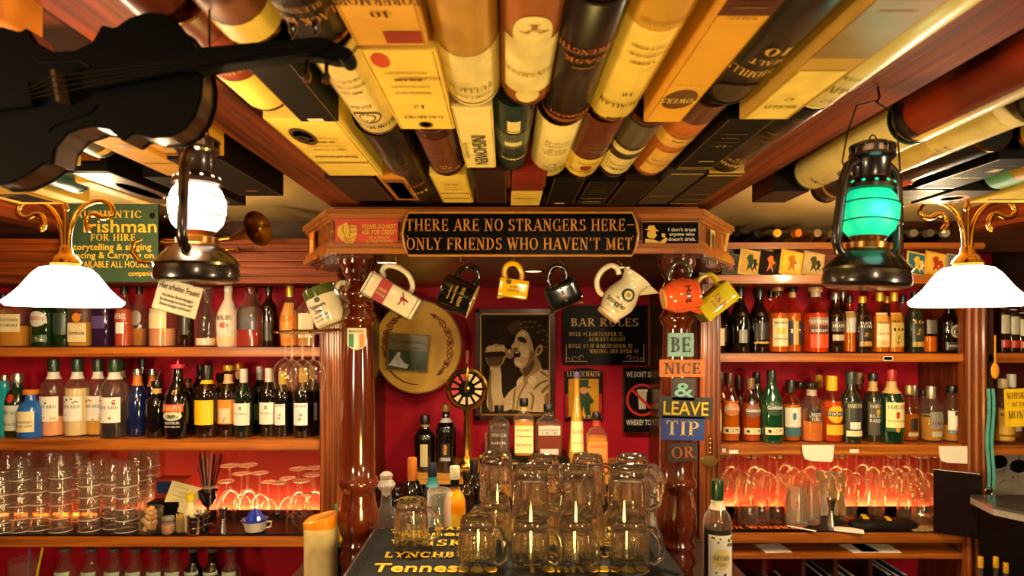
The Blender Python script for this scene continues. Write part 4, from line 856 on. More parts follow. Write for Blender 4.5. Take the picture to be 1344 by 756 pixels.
for (a, c) in (((-.034, .068), (.034, .068)), ((.034, .068), (.034, -.068)), ((.034, -.068), (-.034, -.068)), ((-.034, -.068), (-.034, .068))):
    b.tube([mp(a[0], a[1], .0003), mp(c[0], c[1], .0003)], .0007, 4)
b.build('border_line', M(0x1c1410, .4), t)
for s, u, w in (('JOHNNIE', -.002, .05), ('WALKER', -.014, .05)):
    letters(t, s, lambda u_, v_, d=0: mp(v_*1, u_*-1, d), -.024, u+.0, .008, M(0xe8c890, .4), 'serif', width=.026)
poly(t, 'striding_figure_print', mp, [[(u*.9, v*.9) for u, v in q] for q in ([(.002, -.030), (.012, -.028), (.014, -.040), (.004, -.042)], [(.012, -.034), (.026, -.026), (.027, -.029), (.013, -.038)], [(.006, -.042), (.014, -.040), (.01, -.055), (.007, -.055)], [(-.012, -.03), (.003, -.033), (.003, -.037), (-.012, -.034)], [(-.004, -.046), (.004, -.042), (.002, -.046), (-.004, -.050)])], M(0x8a2018, .4))
t, mp, r, h = jug(600, 388, 1.73, .088, .092, 112, 0x0a0a0a, -1, 'round black mug with gold lettering, under the left of the motto board', spout=False)
B().lathe([(r*1.0, h-.001), (r*1.03, h+.001), (r*.97, h+.003)], 30, cap=False).build('rim_line', M(0xd8b878, .3), t)
onj(t, mp, 'QUEEN ANNE', 0, .018, .009, .055, 0xd8b050, 180, 'serif'); onj(t, mp, "Rare Scotch Whisky", 0, -.002, .006, .05, 0xd8b050, 180); onj(t, mp, 'finest blend', 0, -.016, .005, .035, 0xd8b050, 180)
t, mp, r, h = jug(674, 379, 1.74, .078, .066, -82, 0xf0b400, 1, 'small yellow jug with dark crest lettering, hung left of the centre', shape='box')
for s, u, w in (('DON', .0, .02), ('QUIXOTE', -.01, .032)): letters(t, s, lambda a, c, d=0: mp(-c*-1, -a, d), 0, u, .006, M(0x4a3408, .4), 'serif', width=w)
patch(t, 'crest_print', mp, .008, .022, .008, .022, M(0x4a3408, .4), shape='e')
t, mp, r, h = jug(738, 387, 1.73, .085, .09, 66, 0x0a0a0c, -1, 'black square jug with faint gold lettering, hung right of the centre', shape='box')
fineprint(t, mp, 0, -.004, .04, .006, M(0x6c5420, .4))
t, mp, r, h = jug(817, 389, 1.72, .128, .088, 38, cj, -1, 'cream flared jug with a round green crest and script name', spout=False, foot=0xd8b48c,
    prof=[(.72, 0), (.76, .03), (.7, .07), (.8, .14), (1.0, .35), (.98, .5), (.8, .68), (.72, .78), (.86, .92), (1.05, 1)])
B().add([(.03, -.022, .042), (.03, .022, .042), (.075, 0, .068), (.036, -.03, .063), (.036, .03, .063), (.03, 0, .025)], [(0, 5, 2, 3), (1, 4, 2, 5), (0, 3, 4, 1), (0, 1, 5), (3, 2, 4)]).build('spout', M(cj, .12, coat=.9, vary=.04), t, bev=.002, smooth=60)
rot = -38
patch(t, 'crest_ring_print', mp, -.012, .024, -.012, .024, M(0x2c4424, .4), shape='e', d=.0008); patch(t, 'crest_print', mp, -.006, .018, -.006, .018, M(0xe8d8a8, .4), shape='e', d=.0013)
patch(t, 'crest_centre_print', mp, 0, .012, 0, .012, M(0xb89440, .4), shape='e', d=.0017)
onj(t, mp, 'Smuggler', -.008, -.034, .013, .06, 0x1c1c18, 0); onj(t, mp, 'OLD', -.012, -.018, .005, .012, 0x1c1c18, 0, 'serif'); onj(t, mp, 'SCOTCH WHISKY', -.004, -.046, .005, .042, 0xb87c30, 0, 'serif')
t, mp, r, h = jug(893, 388, 1.70, .088, .092, 80, 0xf0602c, -1, 'glossy orange jug lettered in black, in front of the right post', foot=0xe8a868, accent=0x3a3430,
    prof=[(.62, 0), (.7, .04), (.95, .3), (1, .5), (.95, .75), (.8, .95), (.85, 1)])
letters(t, 'Haig', lambda a, c, d=0: mp(c, -a, d), 0, -.006, .018, M(0x3a1408, .4), 'serif' if False else 'sans', width=.045) if False else onj(t, mp, 'Haig', 0, .004, .016, .044, 0x3a1408, 0)
t, mp, r, h = jug(937, 396, 1.78, .105, .082, 52, 0xd8c81c, -1, 'yellow-green square jug with red initials, under the right end of the canopy', shape='box', foot=0x4a4818)
onj(t, mp, 'J&B', 0, -.006, .02, .045, 0xc8381c, 0, 'serif'); onj(t, mp, 'RARE', 0, -.018, .006, .025, 0xc8381c, 0, 'serif')

# ================================================================ bottles
ST = {
 'wine': ([(.93, 0), (1, .015), (1, .6), (.96, .65), (.78, .71), (.45, .765), (.37, .8), (.35, .9), (.35, .97), (.38, .975), (.38, 1)], 2),
 'whisky': ([(.93, 0), (1, .02), (1, .56), (.96, .61), (.8, .67), (.5, .73), (.38, .78), (.36, .9), (.4, 1)], 2),
 'slope': ([(.93, 0), (1, .02), (1, .48), (.94, .56), (.72, .66), (.48, .74), (.38, .8), (.36, .9), (.38, 1)], 2),
 'liqueur': ([(.93, 0), (1, .02), (1, .57), (.97, .62), (.85, .68), (.55, .74), (.42, .78), (.4, .84), (.4, 1)], 2),
 'tri': ([(.95, 0), (1, .02), (1, .5), (.9, .6), (.6, .72), (.42, .8), (.4, 1)], 3.2),
 'square': ([(.93, 0), (1, .02), (1, .6), (.95, .65), (.7, .7), (.4, .75), (.36, .8), (.36, 1)], 7),
 'squat': ([(.9, 0), (1, .03), (1, .5), (.98, .58), (.8, .68), (.5, .75), (.4, .8), (.4, 1)], 2),
 'bulb': ([(.8, 0), (.95, .04), (1, .3), (1, .5), (.85, .64), (.55, .74), (.4, .8), (.36, 1)], 2),
 'cream': ([(.82, 0), (.88, .02), (1, .3), (1, .42), (.9, .55), (.6, .68), (.36, .78), (.32, .9), (.32, 1)], 2),
 'cone': ([(.95, 0), (1, .02), (.97, .15), (.6, .58), (.38, .7), (.32, .85), (.32, 1)], 2),
 'carafe': ([(.9, 0), (1, .03), (1, .45), (.9, .55), (.5, .68), (.42, .75), (.6, .9), (.62, 1)], 2),
 'decanter': ([(.95, 0), (1, .02), (1, .5), (.95, .6), (.7, .7), (.45, .76), (.4, 1)], 5),
 'flask': ([(.9, 0), (1, .03), (1, .6), (.9, .68), (.45, .75), (.4, 1)], 4),
}
def GM(k):
    if k == 'clear': return thin(0xf8f4ee, .5, .04, .022, 0xf4ead8)  # pale haze in the clear glass paints in some brightness
    if k == 'amberclear': return thin(0xf8dcb0, .42)
    if k == 'dark': return M(0x0b0807, .06, coat=.8, vary=.1)
    if k == 'brown': return M(0x1e0e06, .06, coat=.8, vary=.1)
    if k == 'green': return M(0x0e2c12, .06, coat=.8, vary=.2)
    if k == 'navy': return M(0x0c1838, .06, coat=.8, vary=.1)
    if isinstance(k, int): return M(k, .08, coat=.8, vary=.1)
    return k
def liquid(c, a=.55):
    key = ('liq', c, a)
    if key in MC: return MC[key]
    m = bpy.data.materials.new('liquid_%06x' % c); m.use_nodes = True; nt = m.node_tree; L = nt.links
    lc = lin(c); lc = (min(1, lc[0]*1.1), lc[1]*(1.5 if lc[1] < .45*lc[0] else 1), lc[2], 1)
    p = nt.nodes['Principled BSDF']; p.inputs['Base Color'].default_value = lc; p.inputs['Roughness'].default_value = .12
    tr = nm(nt, 'ShaderNodeBsdfTransparent'); tr.inputs[0].default_value = lin(c); mx = nm(nt, 'ShaderNodeMixShader'); mx.inputs[0].default_value = min(1, a+.28)
    L.new(tr.outputs[0], mx.inputs[1]); L.new(p.outputs[0], mx.inputs[2]); L.new(mx.outputs[0], nt.nodes['Material Output'].inputs[0])
    MC[key] = m; return m
def bottle(px, Y, w, top, zs, style, glass, label, liq=None, cap=(BK, .12, 1.15), neck=None, labs=(), group=None, cat='bottle', rz=0, name='spirit_bottle', extra=None):
    """px centre, w width in photo pixels at depth Y, top row in the photo, zs shelf height"""
    r = w/2*Y/850; H = min(Z(top, Y), CZ+.157 if zs == ZA else CZ+.153 if zs == ZA2 else 9)-zs
    t = thing(name, label, cat, (X(px, Y), Y, zs+.0005), (0, 0, rz), group)
    pr, e = ST[style]; n = 26 if e == 2 else 32
    pf = [(a*r, z*H) for a, z in pr]
    cl, cr = cap[1]*H, cap[2]; zc = H-cl
    def rf(v):
        for (r0, z0), (r1, z1) in zip(pf, pf[1:]):
            if z0 <= v <= z1: return r0+(r1-r0)*(v-z0)/max(z1-z0, 1e-6)
        return pf[-1][0]
    body = [p for p in pf if p[1] < zc]+[(rf(zc), zc)]
    en = e
    B().lathe(body, n, e).build('glass', GM(glass), t, smooth=50)
    if liq:
        c, lv, *al = liq; lv *= H
        lp = [(a*.93, max(z, .004)) for a, z in body if z < lv]+[(rf(lv)*.93, lv)]
        B().lathe(lp, 20, e).build('liquid', liquid(c, al[0] if al else .5), t, smooth=50)
    rc = rf(H)*cr
    cm = cap[0] if not isinstance(cap[0], int) else M(cap[0], .35, coat=.3)
    B().lathe([(rc*.97, zc-.001), (rc, zc+cl*.08), (rc, H-cl*.1), (rc*.93, H), (0, H)], 18, cap=False).build('cap', cm, t, smooth=40)
    if neck:
        c, z0, z1 = neck; z0 *= H; z1 *= H
        B().lathe([(rf(z)*1.04+.0004, z) for z in [z0+(z1-z0)*i/5 for i in range(6)]], 18, 2, cap=False).build('neck_band', M(c, .4), t, smooth=50)
    mp = drum_map(rf, e)
    for L_ in labs:
        z0, z1, ha, c, txt = L_[:5]; sh = L_[5] if len(L_) > 5 else 'rect'
        R = rf((z0+z1)/2*H); half = ha*R
        if c is not None: patch(t, 'label', mp, -half, half, z0*H, z1*H, M(c, .45, coat=.15, vary=.04), nu=12, nv=3, d=.0008, shape=sh)
        for q in txt:
            s, zf, hf, c2, *f = q
            ww = 2*half*.86*(f[1] if len(f) > 1 else 1)
            letters(t, s, mp, 0, zf*H, hf*H, M(c2, .4), f[0] if f else 'serif', width=ww, d=.0014)
    return t
G1 = 'bottles on the top left shelf'; G2 = 'bottles on the middle left shelf'; G3 = 'bottles on the top right shelf'; G4 = 'bottles on the middle right shelf'
YA = 2.44; SIL = M(0xc8c4bc, .25, .9); GCAP = M(0xe0a830, .3, .5)
WH, IK, LC = 0xe8e4d8, 0x1c1814, 0xe0d0a0
# ---- top left shelf
bottle(4, YA, 20, 385, ZA, 'square', 'clear', 'golden square bottle at the left end of the top left shelf', (0xc87818, .7), labs=[(.2, .5, .7, 0xe0a020, [('OLD', .36, .05, IK)])], group=G1)
bottle(24, YA, 32, 378, ZA, 'square', 'clear', 'clear bottle with a cream two-line label and golden drink, left of the pendant shade', (0xd07c20, .35), labs=[(.25, .55, .72, LC, [('SOUTHERN', .43, .045, IK), ('COMFORT', .34, .045, IK)])], group=G1)
bottle(58, YA, 30, 378, ZA, 'whisky', 'green', 'green anise bottle with a pale oval and red name', None, labs=[(.34, .6, .8, 0xc8c8b8, [('PERNOD', .45, .06, 0xb02018)], 'e'), (.08, .2, .8, 0x2c4c2c, [('45', .1, .06, LC)])], group=G1)
bottle(84, YA, 24, 376, ZA, 'whisky', 'green', 'slim green bottle with red script under the left pendant', None, labs=[(.2, .55, .8, 0x284030, [])], group=G1)
bottle(109, YA, 27, 374, ZA, 'square', 'clear', 'clear square bottle with a cream label and orange motif', (0xd88a30, .4), labs=[(.08, .38, .75, LC, [('Sambuca', .2, .06, IK, 'sans')]), (.4, .55, .4, 0xe08830, [], 'e')], group=G1)
bottle(136, YA, 24, 372, ZA, 'flask', 0x2a1438, 'violet glass bottle on the top left shelf', None, labs=[(.3, .5, .6, 0x58407c, [])], group=G1)
bottle(163, YA, 22, 376, ZA, 'slope', 'clear', 'orange-red aperitif bottle with a white name band', (0xc83818, .62), labs=[(.42, .62, .8, 0xa84828, [('APEROL', .46, .09, WH, 'sans')]), (.22, .4, .5, WH, [])], group=G1)
bottle(183, YA+.03, 20, 374, ZA, 'bulb', 'clear', 'round shouldered clear bottle with an oval grey crest', (0xb06030, .3), labs=[(.35, .6, .7, 0x887868, [], 'e')], group=G1)
bottle(214, YA, 34, 372, ZA, 'whisky', 'clear', 'broad clear bottle with a cream label behind the hanging German card', (0xe08878, .3), labs=[(.3, .62, .7, LC, [])], group=G1)
bottle(244, YA, 19, 376, ZA, 'wine', 'brown', 'dark brown bottle right of the hanging German card', None, group=G1, labs=[(.2, .5, .7, 0x2c2018, [])])
bottle(271, YA, 28, 376, ZA, 'carafe', 'clear', 'clear open carafe with a little milky liquid, beside the white bottle', (0xe8dcc8, .14, .9), cap=(thin(), .02, 1.05), labs=[], group=G1)
bottle(300, YA, 31, 373, ZA, 'cream', 0xe8dcd0, 'matt white coconut rum bottle with a palm print and name in an arch', None, cap=(WH, .1, 1.1), labs=[(.28, .52, .8, None, [('MALIBU', .44, .075, 0x402018)]), (.3, .4, .35, 0xb86048, [], 'e'), (.02, .18, 1.55, 0xf0c098, [])], group=G1)
bottle(330, YA, 33, 373, ZA, 'decanter', 'clear', 'deep red bottle with a black label on the top left shelf', (0xa01810, .66), cap=(0x5c1410, .12, 1.2), labs=[(.28, .66, .7, 0x301010, [])], group=G1)
bottle(353, YA+.02, 20, 374, ZA, 'wine', 'brown', 'slim black bottle between the red and the orange bottles', None, labs=[(.1, .4, .6, 0x302820, [])], group=G1)
bottle(381, YA, 28, 374, ZA, 'cream', 'clear', 'pear-shaped bottle full of opaque orange liqueur', (0xe87818, .6, .85), cap=(GCAP, .18, 1.2), labs=[(.5, .72, .7, 0xd89848, []), (.15, .4, .5, 0xe89838, [])], group=G1)
bottle(405, YA, 24, 376, ZA, 'square', 'clear', 'clear square bottle with a cream label in the shelf corner', (0xd89850, .5), labs=[(.15, .55, .7, LC, [])], group=G1)
# ---- middle left shelf
YB = 2.44
bottle(6, YB, 22, 492, ZB, 'square', 0x18a0b0, 'bright turquoise gin bottle at the frame edge', None, cap=(SIL, .1, 1.1), group=G2)
bottle(23, YB, 29, 490, ZB, 'squat', 'green', 'squat green gin bottle with a silver cap and white label', None, cap=(SIL, .15, 1.15), labs=[(.1, .5, .85, 0xc8d0c0, [('DRY GIN', .36, .05, 0x184828), ('IMPORTED', .18, .04, 0x184828)]), (.54, .68, .3, 0xc83018, [], 'e')], group=G2)
bottle(40.5, YB-.04, 31, 511, ZB, 'squat', 0x1c60b8, 'short square blue gin bottle with an orange stopper and parchment label', None, cap=(0xc87828, .1, 1.5), labs=[(.14, .56, .85, LC, [('DRUMSHANBO', .32, .045, IK), ('IRISH GIN', .24, .04, IK)])], group=G2)
def giff(px, w, lc, lv, desc, Y=YB, body='clear', an=None):
    t = bottle(px, Y, w, 471, ZB, 'liqueur', body, desc, (lc, lv, .8), cap=(0x1c3c24, .16, 1.12), neck=(WH, .74, .83), labs=[(.2, .52, .92, WH, [('GIFFARD', .37, .04, 0x3c3c3c)])], group=G2)
    m = drum_map(lambda v: w/2*Y/850); H = Z(471, Y)-ZB; rr = random.Random(int(px))
    for i in range(7):
        a = rr.uniform(-.75, .75)*w/2*Y/850; v = (rr.choice([rr.uniform(.22, .3), rr.uniform(.43, .49)]))*H; s = rr.uniform(.003, .006)
        patch(t, 'fruit_print', m, a-s, a+s, v-s*.8, v+s*.8, M((an or [0xd88020, 0xc83c20, 0x5c6c48])[i % 3], .5), shape='e', d=.0014)
giff(70.5, 31, 0xe0a878, .26, 'liqueur bottle a quarter full of peach syrup under a white flowered label', an=[0xe8a020, 0x505048, 0xe8a020])
giff(101.5, 30, 0xd8cc98, .62, 'liqueur bottle filled with pale cream syrup', an=[0x707868, 0x909888, 0x505048])
giff(128.5, 27, 0xd08838, .24, 'liqueur bottle with amber syrup and pale flowered label', Y=YB+.02)
giff(150.5, 34, 0x180c18, .22, 'wide liqueur bottle with nearly black syrup and red berry label', Y=YB-.03, an=[0xc83020, 0x404850, 0xc84820])
bottle(158, YB+.12, 26, 471, ZB, 'liqueur', 'clear', 'liqueur bottle standing behind the one with the berry label', (0x401018, .4), cap=(0x1c3c24, .16, 1.12), neck=(WH, .74, .83), group=G2)
bottle(180.5, YB, 25, 484, ZB, 'bulb', 0x101c48, 'beaded dark blue bottle with an orange neck and silver cap', None, cap=(SIL, .1, 1.15), neck=(0xd87820, .75, .9), group=G2)
bottle(187, YB+.13, 20, 470, ZB, 'wine', 'brown', 'tall dark bottle standing behind the blue beaded ones', None, group=G2)
bottle(200, YB+.09, 22, 484, ZB, 'bulb', 0x101c48, 'second blue bottle with orange neck, half hidden by the pourer bottle', None, cap=(SIL, .12, 1.15), neck=(0xd87820, .72, .88), group=G2)
t = bottle(206, YB-.02, 28, 500, ZB, 'liqueur', 'dark', 'black bottle with a gold collar and steel pourer', None, cap=(BK, .1, 1.2), neck=(0xd8a048, .78, .87), group=G2)
B().tube([(0, 0, Z(500, YB)-ZB-.002), (.004, 0, Z(494, YB)-ZB), (.014, 0, Z(486, YB)-ZB)], [.005, .004, .003], 8).build('pourer', STEEL, t)
t = bottle(233.5, YB-.04, 36, 478, ZB, 'cream', 'dark', 'black Irish cream bottle with a pink spout and arched red name label', None, cap=(0xd83850, .05, 1.5),
    labs=[(.36, .47, .8, 0xc84a1c, [('BAILEYS', .39, .055, LC)]), (.25, .37, .72, 0xc8c8a8, [], 'e'), (.27, .33, .45, 0x4c5838, [], 'e'), (.14, .24, .7, None, [('ORIGINAL', .2, .035, WH), ('IRISH CREAM', .155, .022, WH)]), (.6, .66, .6, None, [('98', .6, .055, GD)])], group=G2)
B().lathe([(.006, 0), (.003, .016), (0, .018)], 10, T=Matrix.Translation((0, 0, Z(478, YB-.04)-ZB))).build('spout_tip', M(0xd83850, .35), t)
bottle(247, YB+.12, 20, 497, ZB, 'wine', 'brown', 'slim dark bottle with a tan collar just behind the cream liqueur', None, cap=(BK, .06, 1.1), neck=(0xa87838, .82, .94), group=G2)
bottle(263, YB+.13, 22, 479, ZB, 'wine', 'dark', 'dark wine bottle left behind the yellow labelled one', None, labs=[(.2, .5, .5, 0x6c5c48, [])], group=G2)
bottle(272, YB-.02, 31, 479, ZB, 'liqueur', 'brown', 'black coffee liqueur bottle with a plain bright yellow label', None, cap=(BK, .2, 1.1), neck=(0xe8c020, .74, .79), labs=[(.18, .52, .9, 0xe8bc10, [])], group=G2)
bottle(289, YB+.1, 22, 490, ZB, 'whisky', 'brown', 'small black bottle with a thin gold neck line', None, neck=(0xd8a828, .78, .84), labs=[(.5, .62, .7, 0xd87028, [])], group=G2)
bottle(300, YB, 28, 479, ZB, 'whisky', 'brown', 'brown liqueur bottle with an orange framed picture label and gold cap', None, cap=(GCAP, .08, 1.2), neck=(0xe0b888, .74, .87), labs=[(.18, .52, .85, 0xd88828, []), (.2, .4, .5, 0xe0d0b0, []), (.2, .28, .45, 0x3c2c20, [], 'e')], group=G2)
bottle(313, YB+.13, 20, 477, ZB, 'whisky', 'brown', 'gold-capped bottle behind the orange labelled one', None, cap=(GCAP, .1, 1.2), neck=(0xd89848, .78, .88), group=G2)
def wine(px, dy, w, top, capc, desc, lab=None, Y=None, g='green'):
    Y = Y or YB+dy
    bottle(px, Y, w, top, ZB, 'wine', g, desc, None, cap=(capc, .2, 1.1), labs=lab or [], group=G2, name='wine_bottle')
wl = lambda s: [(.18, .5, .95, 0xe4e0d4, [(s, .34, .02, 0x706858, 'sans')]), (.4, .46, .2, 0x989080, [], 'e')]
wine(320, -.02, 25, 484, 0xe0d8d0, 'wine bottle with a white capsule and large white label', wl('Vino Blanco'), g=0x0c1c14)
wine(341, .08, 22, 481, 0xd8d0c8, 'wine bottle with white capsule and bright green glass showing, standing back', [(.2, .45, .8, 0x5c8c24, [])])
wine(353, .0, 24, 483, 0xe0d8d0, 'wine bottle with a white capsule and label, right of the one standing back', wl('Sauvignon'), g='dark')
wine(371, .0, 25, 487, 0xe0c020, 'wine bottle with a yellow capsule seen through the hanging glasses', [(.18, .5, .55, 0xdcd8d0, [('CUVEE', .46, .025, IK)]), (.26, .36, .3, 0x8c8478, [], 'e')], g='dark')
wine(398, -.02, 27, 483, 0xe8c020, 'wine bottle with a yellow capsule and horse sketch label under the hanging glasses', [(.18, .5, .7, 0xdcd8d0, [('CUVEE', .44, .03, IK)]), (.24, .36, .4, 0x8c8478, [], 'e')], g='dark')
wine(411, .07, 24, 480, 0xd8b020, 'last wine bottle, pressed against the left fluted post', [(.2, .46, .7, 0xd8d4c8, [])])
# ---- top right shelf
bottle(941, YA, 21, 402, ZA2, 'squat', 'brown', 'short dark red bottle with a cream label behind the yellow-green jug', None, labs=[(.15, .52, .8, LC, [])], group=G3)
bottle(953, YA+.08, 18, 396, ZA2, 'squat', 'brown', 'small brown bottle tucked behind at the left of the top right shelf', None, labs=[(.2, .5, .8, 0xd8c890, [])], group=G3)
bottle(971, YA, 27, 377, ZA2, 'slope', 'dark', 'black whisky bottle with a short neck and small grey side label', None, cap=(BK, .15, 1.15), labs=[(.15, .35, .4, 0x8c8c80, [])], group=G3)
bottle(996, YA, 26, 378, ZA2, 'slope', 'dark', 'black whisky bottle with a grey label and thin gold band', None, cap=(BK, .15, 1.4), labs=[(.2, .46, .8, 0x26241c, []), (.14, .17, .8, GD, [])], group=G3)
bottle(1011, YA+.1, 18, 380, ZA2, 'whisky', 'amberclear', 'amber bottle seen between the black and the pale labelled bottle', (0xc05c18, .6), group=G3)
bottle(1020.5, YA-.02, 26, 377, ZA2, 'whisky', 'amberclear', 'amber whisky bottle with a tall parchment label and cork cap', (0xc86418, .6), cap=(0xa87840, .06, 1.4), neck=(0x3c2818, .86, .92), labs=[(.1, .52, .85, LC, [('ARDMORE', .44, .035, IK), ('SINGLE', .2, .03, IK)]), (.28, .38, .4, 0xe8b038, [])], group=G3)
bottle(1040, YA, 23, 377, ZA2, 'whisky', 'amberclear', 'amber whisky bottle with a dark blue-grey label and black cork', (0xc86418, .6), cap=(BK, .07, 1.3), neck=(0xc8a060, .84, .92), labs=[(.12, .48, .8, 0x28303c, [('12', .3, .06, WH)]), (.12, .48, .3, 0xc89838, [])], group=G3)
bottle(1070, YA-.03, 32, 377, ZA2, 'whisky', 'amberclear', 'broad bottle with white lettering on red-brown whisky and a cork top', (0xc83c14, .6), cap=(0xc8a060, .07, 1.4), neck=(SIL and 0xb0a898, .85, .93), labs=[(.42, .54, .85, 0x8c7468, [('BUCKERTOWN', .45, .045, WH)]), (.3, .4, .85, 0x50302c, [('WHISKEY', .32, .035, WH)]), (.08, .28, .8, 0xe04818, [])], group=G3)
bottle(1096, YA, 23, 384, ZA2, 'whisky', 'brown', 'dark bottle with white print and silver cap below the green lantern', (0x601808, .5), cap=(SIL, .12, 1.2), labs=[(.35, .52, .8, 0x4c4440, [('IRON', .42, .05, WH)]), (.2, .3, .7, 0xb89c80, [])], group=G3)
bottle(1106, YA+.1, 20, 382, ZA2, 'whisky', 'brown', 'brown bottle half hidden below the green lantern', None, cap=(SIL, .12, 1.2), group=G3)
bottle(1115, YA, 20, 388, ZA2, 'whisky', 'amberclear', 'bottle with a plain silver-grey label below the green lantern', (0xc05c14, .55), labs=[(.35, .72, .85, 0xb0aca4, [])], group=G3)
bottle(1131.5, YA-.02, 21, 389, ZA2, 'tri', 'brown', 'black three-sided bottle with a gold framed oval label and gold cap', None, cap=(GCAP, .12, 1.2), labs=[(.1, .66, .75, 0x241c14, [('BLACK', .5, .045, WH), ('BUSH', .44, .045, WH)]), (.28, .36, .5, GD, [], 'e'), (.12, .2, .7, GD, [])], group=G3)
bottle(1154.5, YA-.02, 20, 384, ZA2, 'tri', 'amberclear', 'three-sided whiskey bottle with a long white label', (0xc06818, .6), cap=(GCAP, .14, 1.2), labs=[(.1, .66, .8, LC, [('ORIGINAL', .48, .035, IK), ('IRISH', .3, .035, 0x8c2018)]), (.12, .2, .7, GD, [])], group=G3)
bottle(1173.5, YA-.02, 20, 384, ZA2, 'tri', 'amberclear', 'three-sided whiskey bottle with a long dull gold label', (0xc06818, .6), cap=(GCAP, .14, 1.2), labs=[(.1, .66, .8, 0xb89c48, [('MALT', .5, .045, IK), ('10', .36, .05, IK)]), (.12, .3, .7, 0x5c4818, [], 'e')], group=G3)
bottle(1164, YA+.1, 16, 389, ZA2, 'whisky', 'brown', 'gold-capped bottle between the two long labelled ones', None, cap=(GCAP, .12, 1.2), group=G3)
bottle(1185, YA+.09, 18, 387, ZA2, 'whisky', 'clear', 'clear bottle behind, left of the dark green one', (0xc06818, .2), labs=[(.35, .6, .7, 0x9c988c, [])], group=G3)
bottle(1200, YA-.02, 20, 383, ZA2, 'tri', 0x1c2414, 'dark green three-sided bottle with a gold oval label', None, cap=(0x141810, .16, 1.2), labs=[(.1, .66, .75, 0x283020, [('16', .48, .06, GD)]), (.28, .4, .55, GD, [], 'e'), (.1, .18, .7, 0xc8a050, [])], group=G3)
bottle(1218, YA, 21, 392, ZA2, 'whisky', 'amberclear', 'amber whiskey bottle with a grey label behind the right pendant rim', (0xd06818, .3), labs=[(.35, .6, .7, 0x585044, [])], cap=(SIL, .12, 1.1), group=G3)
bottle(1246, YA-.01, 28, 398, ZA2, 'square', 'dark', 'black square bottle with a silver ring emblem at the right end', None, labs=[(.3, .56, .5, 0xa89c80, [], 'e'), (.34, .52, .36, 0x14120f, [('G', .38, .08, WH)], 'e'), (.06, .22, .8, 0x2c2820, [('SINGLE POT', .12, .04, WH)])], group=G3)
# ---- middle right shelf
bottle(937, YB-.04, 20, 493, ZB2, 'whisky', 'amberclear', 'amber bottle with a white eight-sided label, cut by the right fluted post', (0xb85014, .6), labs=[(.1, .58, .9, LC, [], 'e')], cap=(BK, .15, 1.2), group=G4)
bottle(946, YB+.1, 21, 488, ZB2, 'tri', 'amberclear', 'brown-capped bottle behind the one with an orange shield', (0xc86420, .5), cap=(0x5c3020, .2, 1.15), group=G4)
def glen(px, top, body, lq, sc, capc, desc, w=24, dy=0):
    bottle(px, YB+dy, w, top, ZB2, 'tri', body, desc, lq, cap=(capc, .17, 1.15), neck=(0xc89038, .84, .9), labs=[(.38, .58, .8, sc, [('Glenfiddich', .47, .05, WH, 'sans')], 'e'), (.12, .22, .9, LC, [('12', .15, .04, IK)])], group=G4)
glen(957, 490, 'amberclear', (0xd07024, .6), 0xc87830, 0x5c3020, 'three-sided whisky bottle with an orange-brown shield label')
glen(984.5, 496, 'amberclear', (0xb04c18, .6), 0x6c4438, 0x8c6038, 'three-sided whisky bottle with a maroon-brown shield label', w=25)
bottle(969, YB+.11, 20, 493, ZB2, 'whisky', 'amberclear', 'brown-capped whisky bottle peeping between the two shield labels', (0xb85820, .5), cap=(0x3c281c, .2, 1.1), group=G4)
bottle(993, YB+.1, 22, 489, ZB2, 'tri', 'green', 'green bottle standing just behind the maroon shield one', None, cap=(0x101c14, .17, 1.15), neck=(0xc89038, .8, .88), group=G4)
glen(1012.5, 486, 0x0c3c20, None, 0x1c3c28, 0x182820, 'tall green three-sided whisky bottle with a green shield label', w=26, dy=-.03)
bottle(1037.5, YB, 25, 499, ZB2, 'squat', 'amberclear', 'round whisky bottle with a white label, teal drop and blue foot', (0xd08030, .6), cap=(0x28201c, .2, 1.25), neck=(0xd8b068, .94, 1.0), labs=[(.24, .56, .95, WH, []), (.36, .48, .22, 0x207078, [], 'e'), (.09, .23, .95, 0x38707c, [])], group=G4)
bottle(1049, YB+.11, 24, 501, ZB2, 'squat', 'amberclear', 'wide-capped bottle behind, between the white and the black-letter label', (0xd07828, .5), cap=(BK, .12, 1.5), group=G4)
bottle(1065, YB-.01, 29, 502, ZB2, 'squat', 'clear', 'round tumbler-like whiskey bottle with black block letters', (0xd86820, .35), cap=(BK, .09, 1.6), neck=(0xb0a090, .78, .88), labs=[(.35, .55, .5, 0x2c2420, [('WRITER', .44, .06, WH), ('TEARS', .36, .06, WH)]), (.38, .46, .08, 0xd89020, [])], group=G4)
bottle(1074, YB+.11, 20, 492, ZB2, 'whisky', 'amberclear', 'yellow-capped bottle standing behind the block letter one', (0xc86420, .5), cap=(0xe0b010, .2, 1.3), group=G4)
bottle(1091.5, YB-.02, 27, 493, ZB2, 'squat', 'amberclear', 'bottle with a yellow cap, round yellow emblem and yellow foot label', (0xc84c18, .62), cap=(0xe0b010, .22, 1.3), labs=[(.3, .56, .8, 0xe0a818, [], 'e'), (.4, .47, .9, 0x201810, [('STAR MALT', .415, .04, WH)]), (.12, .27, .9, 0xe0a818, [])], group=G4)
JL = lambda c, s: [(.2, .58, .85, c, [(s, .5, .055, 0xe8d8a0)]), ]
bottle(1116.5, YB-.03, 27, 488, ZB2, 'whisky', 0x18241c, 'dark olive whiskey bottle with a yellow arched name and white strip', None, cap=(0x283c34, .17, 1.15), labs=JL(0x30342c, 'JAMESON')+[(.2, .3, .5, WH, []), (.1, .18, .85, LC, [])], group=G4)
bottle(1128, YB+.1, 22, 489, ZB2, 'whisky', 'amberclear', 'amber bottle peeping between two whiskey bottles', (0xc05818, .55), cap=(0x9c7048, .18, 1.2), group=G4)
